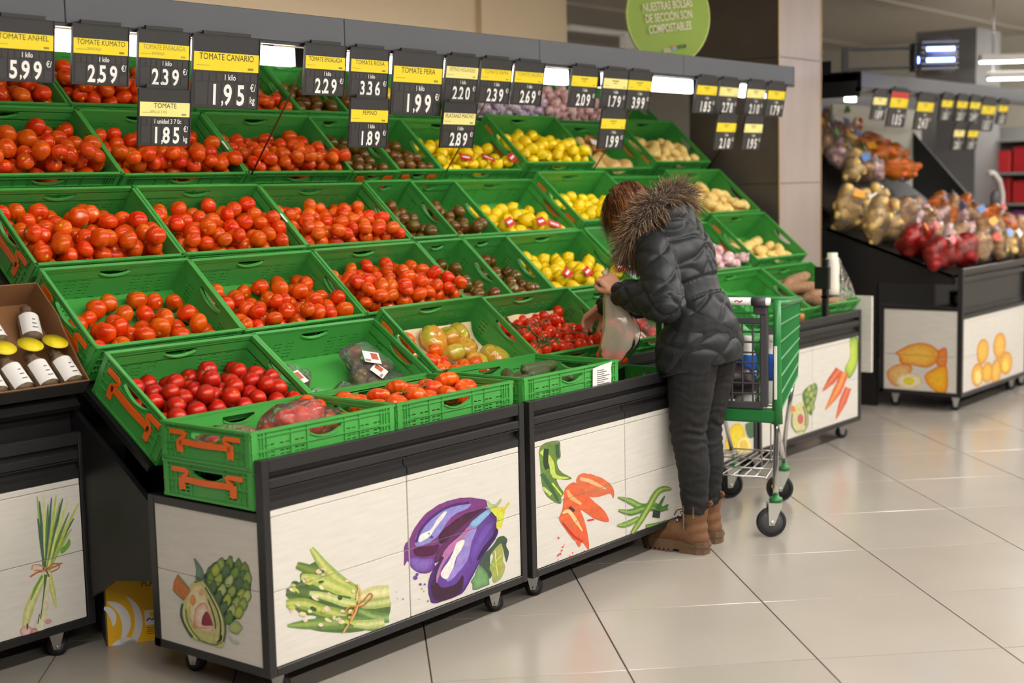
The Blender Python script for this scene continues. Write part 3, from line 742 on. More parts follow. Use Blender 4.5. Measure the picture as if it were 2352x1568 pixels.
M, W, H = tilted(3, 6, 'of squash and cut papaya')
lay(M, [(-.16,.0,.10,.06,PI/2,0,2.0),(-.02,.02,.12,.06,PI/2,0,1.3)], 'butternut squash behind the woman in the third tilted row', 'squash', 'squash third row', 'squash')
pp = thing('papaya_half', 'cut papaya half with pale flesh beside the fur hood', 'papaya', M=M @ T(.15,-.08,.06) @ RZ(-.7), group=None)
vs, fs = ball(ell(12,1.9,0,.1), 20, 0, 0, 3, .04); mb = MB(); mb.add([Vector((p.x*.06, max(p.y, 0)*.06-.0, p.z*.06)) for p in vs], fs, 0, True)
mb.build('skin', S_PAP, pp, M=RX(.5) @ RY(PI/2))
mb = MB(); mb.lathe([(.004,0),(.05,.0),(.052,-.003),(.004,-.004)], 20, M=Matrix.Diagonal((1.0,1.85,1,1))); mb.build('flesh', mat('papaya_flesh', srgb(250,214,160), .4, vary=.15, vscale=30), pp, M=RX(.5) @ RY(PI/2) @ RX(PI/2))
for r, n in ((2,36),(3,66),(4,62)):
    M, W, H = tilted(r, 7, 'of washed potatoes with an orange handle', lift=.045)
    fill(M, W, CDP, n, 'potato', .035, .14, 24, 'washed yellow potato in the crate of the %s' % ROWN[r], 'potatoes in crates', 'potato', 130+r, zoff=.035, squeeze=.93)
M, W, H = tilted(5, 7, 'almost empty, nearest the pillar')
lay(M, [(-.22,.0,.10,.05,PI/2,0,2.6)], 'single butternut squash in the almost empty top crate', 'squash', None, 'squash')
fill(M, W, CDP, 3, 'potato', .033, .1, 20, 'lone yellow potato in the almost empty crate of the top tilted row', 'potatoes left over', 'potato', 139)
# lowest tilted row
M1A, W, H = tilted(1, 0, 'of tomatoes in red nets, leftmost', dt=-1.2)
P = pack(W, CDP, 82, lambda q: .0315*(1+q.uniform(-.08,.08)), math.radians(20), seed=141, K=90)
split_bags(P, M1A, 'netted', 3, 310, 'tomato_net_bag', 'red net of round tomatoes, %s in the leftmost crate of the lowest tilted row', 'tomato net', 'nets of tomatoes', None, 'tomato', 1.0, inflate=1.0, wr=.002, shell=NET_R)
rt = MB()
for k in range(9): rt.box((-.10+.022*k, -.150+.004*math.sin(k*1.3), .128+.006*math.sin(k*2.1)), (.024,.045+.01*math.sin(k), .002), rot=Euler((.2*math.sin(k*1.7),.15*math.cos(k*1.1),0)).to_matrix())
tag(rt.build('net_band', mat('red_band', srgb(214,18,16), .3), M=M1A), 'flat red plastic band lying at the front of the netted tomatoes', 'band')
M1B, W, H = tilted(1, 1, 'with film packs of dark tomatoes, second from the left', dt=-1.2)
def film_pack(M, x, y, z, rz, n, lab, r=.029, kind='kumato', cardx=0.0, tilt=.2, seed=0, long=1):
    rr = random.Random(seed); its = []
    for k in range(n):
        its.append((ME[kind][k % len(ME[kind])], T((k % 3-1)*r*1.9, (k//3-.5)*r*1.8, (k % 2)*r*.3) @ rot_rand(rr) @ Matrix.Scale(r,4), r))
    ex = [(-r*4.6, rr.uniform(-.01,.01), r*.6), (r*4.2, 0, r*.4), (0, r*2.9, r*.9), (0,-r*2.9,-r*.2)]
    t = bag(its, 'film_pack', lab, 'tomato pack', 'film packs of tomatoes', FILM, 'tomato', M @ T(x,y,z) @ RZ(rz) @ RX(tilt), 1.10, ex, .010, seed, crisp=True)
    mb = MB(); mb.box((0,0,0), (.068,.058,.0012)); mb.box((.012,.006,.0009), (.028,.032,.0006), 1); mb.box((-.020,-.018,.0009), (.022,.010,.0006), 2)
    mb.build('tag', [M_TAG, mat('tag_print_red', srgb(196,92,76), .5), mat('tag_print_grey', srgb(150,146,142), .5)], t, M=T(cardx, -.012, r*1.55) @ RX(-.05))
    return t
film_pack(M1B, -.215, .03, .05, .25, 4, 'film pack of dark tomatoes with a white card, at the left wall of its crate', seed=1)
film_pack(M1B, .13, -.03, .05, .5, 6, 'large film pack of dark tomatoes with a white card, in the middle of its crate', seed=2, cardx=.02)
film_pack(M1B, .18, .04, .075, -.4, 4, 'film pack of dark tomatoes leaning high at the right of its crate', seed=3)
film_pack(M1B, -.02, -.12, .045, .1, 4, 'film pack of dark tomatoes with a white card, at the front of its crate', seed=4)
film_pack(M1B, .21, -.11, .05, .8, 3, 'film pack of dark tomatoes at the front right corner of its crate', seed=5)
film_pack(M1B, -.18, -.12, .045, -.2, 3, 'film pack of dark tomatoes with a white card, at the front left corner', seed=6)
M_PAPER = mat('kraft_paper', srgb(232,206,166), .75, vary=.06, vscale=12)
def paper(M, W, lab, y0=-.14, y1=.15, seed=0):
    n, k = 16, 12; vs = []; fs = []; off = Vector((seed,1,2))
    for j in range(k+1):
        for i in range(n+1):
            x = -W/2+.03+(W-.06)*i/n; y = y0+(y1-y0)*j/k; z = .02 + .020*abs(mnoise.noise(Vector((x*9,y*9,0))+off)) + (.05*max(0,(j/k-.75)*4)**2 if j/k > .75 else 0)
            vs.append((x,y,z))
    for j in range(k):
        for i in range(n): fs.append((j*(n+1)+i, j*(n+1)+i+1, (j+1)*(n+1)+i+1, (j+1)*(n+1)+i))
    mb = MB(); mb.add(vs, fs, 0, True); o = mb.build('paper_liner', M_PAPER, M=M)
    md = o.modifiers.new('thick','SOLIDIFY'); md.thickness = .0015
    tag(o, lab, 'paper')
M1C, W, H = tilted(1, 2, 'of greenish beef tomatoes on paper, with an orange handle', dt=3.0, lift=.022)
paper(M1C, W, 'crumpled beige paper under the beef tomatoes', seed=4)
bf = [(-.03,.08,.085,.062),(.07,.09,.075,.055),(.155,.10,.075,.052),(.01,-.005,.08,.056),(.115,.02,.075,.054),(.10,-.07,.075,.055),(.225,-.06,.075,.066),(.20,-.135,.055,.042),(.10,-.145,.05,.040)]
for k, (x,y,z,s) in enumerate(bf):
    rr = random.Random(k+5); put('beef', ME['beef'][k % 3], M1C @ T(x,y,z-.012) @ Euler((rr.uniform(-1.2,.9), rr.uniform(-.8,.8), rr.uniform(0,6))).to_matrix().to_4x4() @ Matrix.Scale(s,4), s, 'large ribbed greenish orange beef tomato lying on paper', 'tomato', 'beef tomatoes')
pl = [(-.20,-.02),(-.16,-.055),(-.215,-.07),(-.11,-.08),(-.17,-.11),(-.07,-.125),(-.01,-.10),(.03,-.135),(-.13,-.145),(-.22,-.14),(-.06,-.155),(-.25,.02),(-.26,-.10),(.04,-.10),(-.23,.06),(-.25,-.03),(-.19,-.08),(-.14,-.02),(-.10,-.05)]
for k, (x,y) in enumerate(pl):
    rr = random.Random(k+50); put('plum', ME['plum'][k % 3], M1C @ T(x,y,.075+.022*(k%3)) @ Euler((PI/2, rr.uniform(-.4,.4), rr.uniform(0,6))).to_matrix().to_4x4() @ Matrix.Scale(.0265,4), .028, 'red plum tomato strayed in front of the beef tomatoes', 'tomato', 'stray plum tomatoes')
M1D, W, H = tilted(1, 3, 'of vine tomatoes on paper', dt=3.0, lift=.015)
paper(M1D, W, 'beige paper sheet behind the vine tomatoes', seed=9)
P = fill(M1D, W, CDP, 92, 'vine', .0275, .10, 17, 'red vine tomato in the crate with green stems', 'vine tomatoes', 'tomato', 151, zoff=.02)
rr = random.Random(5)
top = sorted(P, key=lambda q: -(q[2]+.25*q[1]))[:34]
for k in range(13):
    a = top[rr.randrange(len(top))]; near = sorted(top, key=lambda q: (q[0]-a[0])**2+(q[1]-a[1])**2)[1:5]
    mb = MB(); path = [Vector((q[0], q[1], q[2]+q[3]+.022+rr.uniform(-.003,.012))) for q in [a]+near[:3]]
    path = [path[0]+Vector((rr.uniform(-.03,.03), rr.uniform(-.03,.03), .03))]+path; mb.tube(path, .0022, 6)
    for q in near[:3]:
        c = Vector((q[0],q[1],q[2]+q[3]+.018)); mb.tube([c+Vector((0,0,.006)), c-Vector((0,0,.006))], .002, 5)
        for s in range(5):
            an = s*1.257+k; mb.tube([c-Vector((0,0,.004)), c+Vector((.011*math.cos(an), .011*math.sin(an), .001)), c+Vector((.019*math.cos(an), .019*math.sin(an), -.002))], [.0022,.0018,.0006], 5)
    o = mb.build('tomato_truss', M_STEM, M=M1D); tag(o, 'green branching stem lying on the vine tomatoes', 'truss', 'vine tomato trusses')
M, W, H = tilted(1, 4, 'of wrapped red tomatoes behind the plastic bag')
for k in range(6): film_pack(M, -.2+.2*(k % 3), -.09+.15*(k//3), .05, .2*k, 5, 'film pack of red tomatoes with a white card, %s' % ['front left behind the hanging bag','front middle behind the hanging bag','front right beside the dark coat','rear left near the gloved hand','rear middle behind the hanging bag','rear right beside the dark coat'][k], kind='vine', seed=20+k)
tilted(1, 5, 'hidden behind the woman')
M, W, H = tilted(1, 6, 'nearly empty, behind the shopping cart')
lay(M, [(.20,-.10,.05,.045,0,PI/2,.3),(.24,-.14,.10,.04,0,PI/2,1.2),(.1,-.13,.045,.04,0,PI/2,.1)], 'orange brown sweet potato in the nearly empty crate behind the cart', 'sweet potato', 'sweet potatoes', 'sweet')
M, W, H = tilted(1, 7, 'of brown cassava roots, nearest the pillar')
cs = [(0,.13,.05,0),(-.02,.06,.05,.1),(.02,-.01,.05,-.1),(-.02,-.08,.05,.06),(.03,-.14,.05,0),(.0,.09,.115,.15),(-.04,.02,.115,-.08),(.03,-.05,.115,.1),(.05,-.12,.11,-.2)]
for k, (x,y,z,a) in enumerate(cs):
    put('cassava', ME['cassava'][k % 3], M @ T(x,y,z) @ RZ(a) @ RY(PI/2) @ Matrix.Diagonal((.036,.036,.046+.004*(k%2),1)), .03, 'long brown cassava root heaped in the crate near the pillar', 'cassava', 'cassava roots')
# ---------------------------------------------------------------- flat crates standing on the cabinets
FW, FD, FH = .583, .398, .112
FLAB = [((2.865,3.211,.583),'lower of two at the left end of the front cabinet'),((2.862,3.209,.697),'top crate of the left stack, holding bagged tomatoes'),
        ((3.462,3.211,.583),'bottom crate under the ribbed tomatoes'),((3.462,3.209,.697),'top crate of ribbed tomatoes on the aubergine cabinet'),
        ((4.11,3.211,.583),'bottom crate under the cucumbers'),((4.112,3.209,.697),'top crate of cucumbers with a torn white paper'),
        ((4.72,3.222,.583),'low crate of courgettes beside the legs of the woman')]
FM = []
for k, (p, lab) in enumerate(FLAB):
    Mx = T(*p) @ RZ(math.radians(jr.uniform(-.4,.4))); FM.append(Mx)
    crate(FW, FD, FH, Mx, 'green level crate, ' + lab, 'level crates on the cabinets')
def bag_of(M, x, y, z, rz, n, r, kind, lab, fm=FILM, seed=0, ext=1.0, name='tomato_bag'):
    rr = random.Random(seed); its = []
    for k in range(n):
        its.append((ME[kind][k % len(ME[kind])], T((k % 3-1)*r*1.8*ext, ((k//3) % 2-.5)*r*1.8, (k//6)*r*1.3) @ rot_rand(rr) @ Matrix.Scale(r,4), r))
    ex = [(-r*4.4*ext, .01, r*.9), (r*3.6*ext, -.01, r*.4), (r*.5, r*2.6, r*1.8), (-r*1.2,-r*2.4,r*.4), (-r*3.6*ext,-.03,r*1.6)]
    return bag(its, name, lab, 'tomato bag', 'clear bags of tomatoes', fm, 'tomato', M @ T(x,y,z) @ RZ(rz), 1.12, ex, .010, seed, crisp=True)
bag_of(FM[1], .02, -.03, .055, .1, 9, .036, 'netted', 'big clear bag of red tomatoes on top of the left level crate', seed=1)
bag_of(FM[1], -.18, .0, .045, -.2, 6, .03, 'netted', 'crinkled clear bag of tomatoes at the left of the level crate', seed=2)
bag_of(FM[1], .19, .05, .045, .4, 5, .034, 'raf', 'small clear bag of tomatoes at the right of the level crate', seed=3)
for k, (x,y) in enumerate([(.20,.13),(.25,.10),(.25,.15)]):
    put('netted', ME['plum'][k % 3], FM[1] @ T(x,y,.075+.01*k) @ RY(PI/2) @ Matrix.Scale(.026,4), .028, 'loose red tomato at the back right of the left level crate', 'tomato', 'loose tomatoes level crate')
rr = random.Random(8)
rf = [(-.2+.085*i+rr.uniform(-.01,.01), -.12+.082*j, .05+rr.uniform(0,.015)) for i in range(6) for j in range(4)]
for k, (x,y,z) in enumerate(rf):
    s = .038+.004*rr.random(); M = FM[3] @ T(x,y,z+.012+.02*(k % 3 == 0)) @ Euler((rr.uniform(-.5,.5), rr.uniform(-.5,.5), rr.uniform(0,6))).to_matrix().to_4x4()
    put('raf', ME['raf'][k % 2], M @ Matrix.Scale(s,4), s, 'ribbed orange red tomato in the level crate above the aubergine print', 'tomato', 'ribbed tomatoes')
put('raf', ME['raf'][0], FM[3] @ T(.21,.03,.105) @ Euler((-.5,.2,0)).to_matrix().to_4x4() @ Matrix.Scale(.044,4), .044, 'ribbed tomato with green calyx piled highest in its level crate', 'tomato', None)
for k, (x,y,z) in enumerate([(.21,.03,.138),(.06,.0,.10),(-.08,-.03,.098),(.13,.06,.10)]):
    mb = MB()
    for s in range(6):
        an = s*1.047; mb.tube([(0,0,0),(.012*math.cos(an),.012*math.sin(an),.006),(.024*math.cos(an),.024*math.sin(an),.002)], [.002,.002,.0006], 5)
    mb.tube([(0,0,0),(.003,0,.018)], .002, 5)
    tag(mb.build('tomato_calyx', M_STEM, M=FM[3] @ T(x,y,z) @ RX(-.3)), 'small green calyx on a ribbed tomato', 'calyx', 'ribbed tomato calyxes')
cc = [(-.17,.02,.045,.35,0),(-.06,-.05,.045,-.15,0),(.08,-.06,.045,.2,0),(.2,.02,.045,1.3,0),(.0,.06,.045,.1,0),(-.1,.11,.05,.6,.0),(.12,.10,.045,-.2,0),(-.13,.0,.085,.75,0),(-.03,-.06,.088,.25,0),(.10,.03,.088,-.1,0),(-.19,-.09,.075,.1,0)]
for k, (x,y,z,a,b) in enumerate(cc):
    put('cucumber', ME['cucumber'][k % 2], FM[5] @ T(x,y,z) @ RZ(a) @ RY(PI/2) @ Matrix.Diagonal((.0235,.0235,.021,1)), .02, 'dark green warty cucumber in the level crate', 'cucumber', 'cucumbers')
for k, (x,y,z,a) in enumerate([(-.15,.05,.045,.3),(-.05,-.02,.045,.5),(.1,.05,.045,.2),(.18,-.05,.045,-.3),(-.1,-.1,.045,.1)]):
    put('courgette', ME['courgette'][0], FM[6] @ T(x,y,z) @ RZ(a) @ RY(PI/2) @ Matrix.Diagonal((.024,.024,.024,1)), .02, 'green courgette in the low crate beside the woman', 'courgette', 'courgettes')
# torn paper label on the cucumber crate
mb = MB(); mb.prism([(0,0),(.012,.004),(.02,.0),(.03,.012),(.05,.010),(.058,.0),(.075,.004),(.085,.012),(.10,.004),(.118,0),(.125,.045),(.122,.075),(.132,.098),(.06,.092),(.004,.085)], .0006)
for k, w in enumerate((.05,.07,.05,.09,.06,.08,.05,.09)): mb.b2(.03, .03+w*.9, -.0008, -.0003, .072-.0075*k, .0745-.0075*k, 1)
o = mb.build('paper_label', [M_TAG, mat('ink', srgb(70,68,66), .6)], M=FM[5] @ T(.115,-FD/2-.009,.012)); tag(o, 'torn white delivery note stuck on the cucumber crate', 'label')
for (mx, x, lab) in ((crate_matrix(3, U0+UP*1.5), .296, 'small white sticker on the rim of a round tomato crate'), (crate_matrix(4, U0+UP*1.5), .296, 'small pale sticker on the rim of a crate in the fourth row')):
    mb = MB(); mb.box((x, -.02, CH+.001), (.010,.05,.0012)); tag(mb.build('sticker', M_TAG, M=mx), lab, 'sticker')
mb = MB(); 
for dx in (0,.035,.07): mb.prism([(dx,0),(dx+.022,0),(dx+.034,.055),(dx+.012,.055)], .0008)
mb.b2(.012,.104,0,.0008,.047,.055); tag(mb.build('crate_emblem', mat('emblem_white', srgb(214,224,208), .5), M=crate_matrix(4, U0+UP*5.5, .045, CH+.045) @ T(-.16,-CDP/2-.008,.06)), 'white painted emblem on the front of the loose lemon crate', 'emblem')
# ---------------------------------------------------------------- turn the list of produce into objects
LIMIT = 298
cnt = {}
by = {}
for it in PLACED: by.setdefault(it[1].name.split('.')[0], []).append(it)
for kind, L in by.items():
    if len(L) > LIMIT:
        # the ones that show largest become things of their own
        W_, H_ = 588, 392; buf = np.full((H_, W_), 1e9); own = np.full((H_, W_), -1, int)
        for n, it in enumerate(L):
            x, y, z = project(it[2].translation); R = it[3]*FPX/z/4; x /= 4; y /= 4
            x0, x1, y0, y1 = int(max(0,x-R)), int(min(W_,x+R+1)), int(max(0,y-R)), int(min(H_,y+R+1))
            if x1 <= x0 or y1 <= y0: continue
            yy, xx = np.mgrid[y0:y1, x0:x1]; q = 1-((xx+.5-x)**2+(yy+.5-y)**2)/(R*R); d = z-it[3]*np.sqrt(np.maximum(q,0))
            okm = (q > 0) & (d < buf[y0:y1,x0:x1]); buf[y0:y1,x0:x1][okm] = d[okm]; own[y0:y1,x0:x1][okm] = n
        vis = np.bincount(own[own >= 0], minlength=len(L)); order = np.argsort(-vis); keep = set(order[:LIMIT].tolist())
        rest = [it for n, it in enumerate(L) if n not in keep]; L = [it for n, it in enumerate(L) if n in keep]
        mb = MB()
        for it in rest:
            mb.M = it[2]; mb.add([v.co.copy() for v in it[1].vertices], [tuple(p.vertices) for p in it[1].polygons], 0, True)
        if rest:
            nm = kind+('es' if kind.endswith('o') else 's'); o = mb.build(nm, rest[0][1].materials[0], kind='stuff'); tag(o, '%s buried below the top layers of the crates' % nm.replace('_',' '), nm.replace('_',' '))
    for it in L:
        o = obj(it[1].name.split('.')[0], it[1], M=it[2]); tag(o, it[4], it[5], it[6])
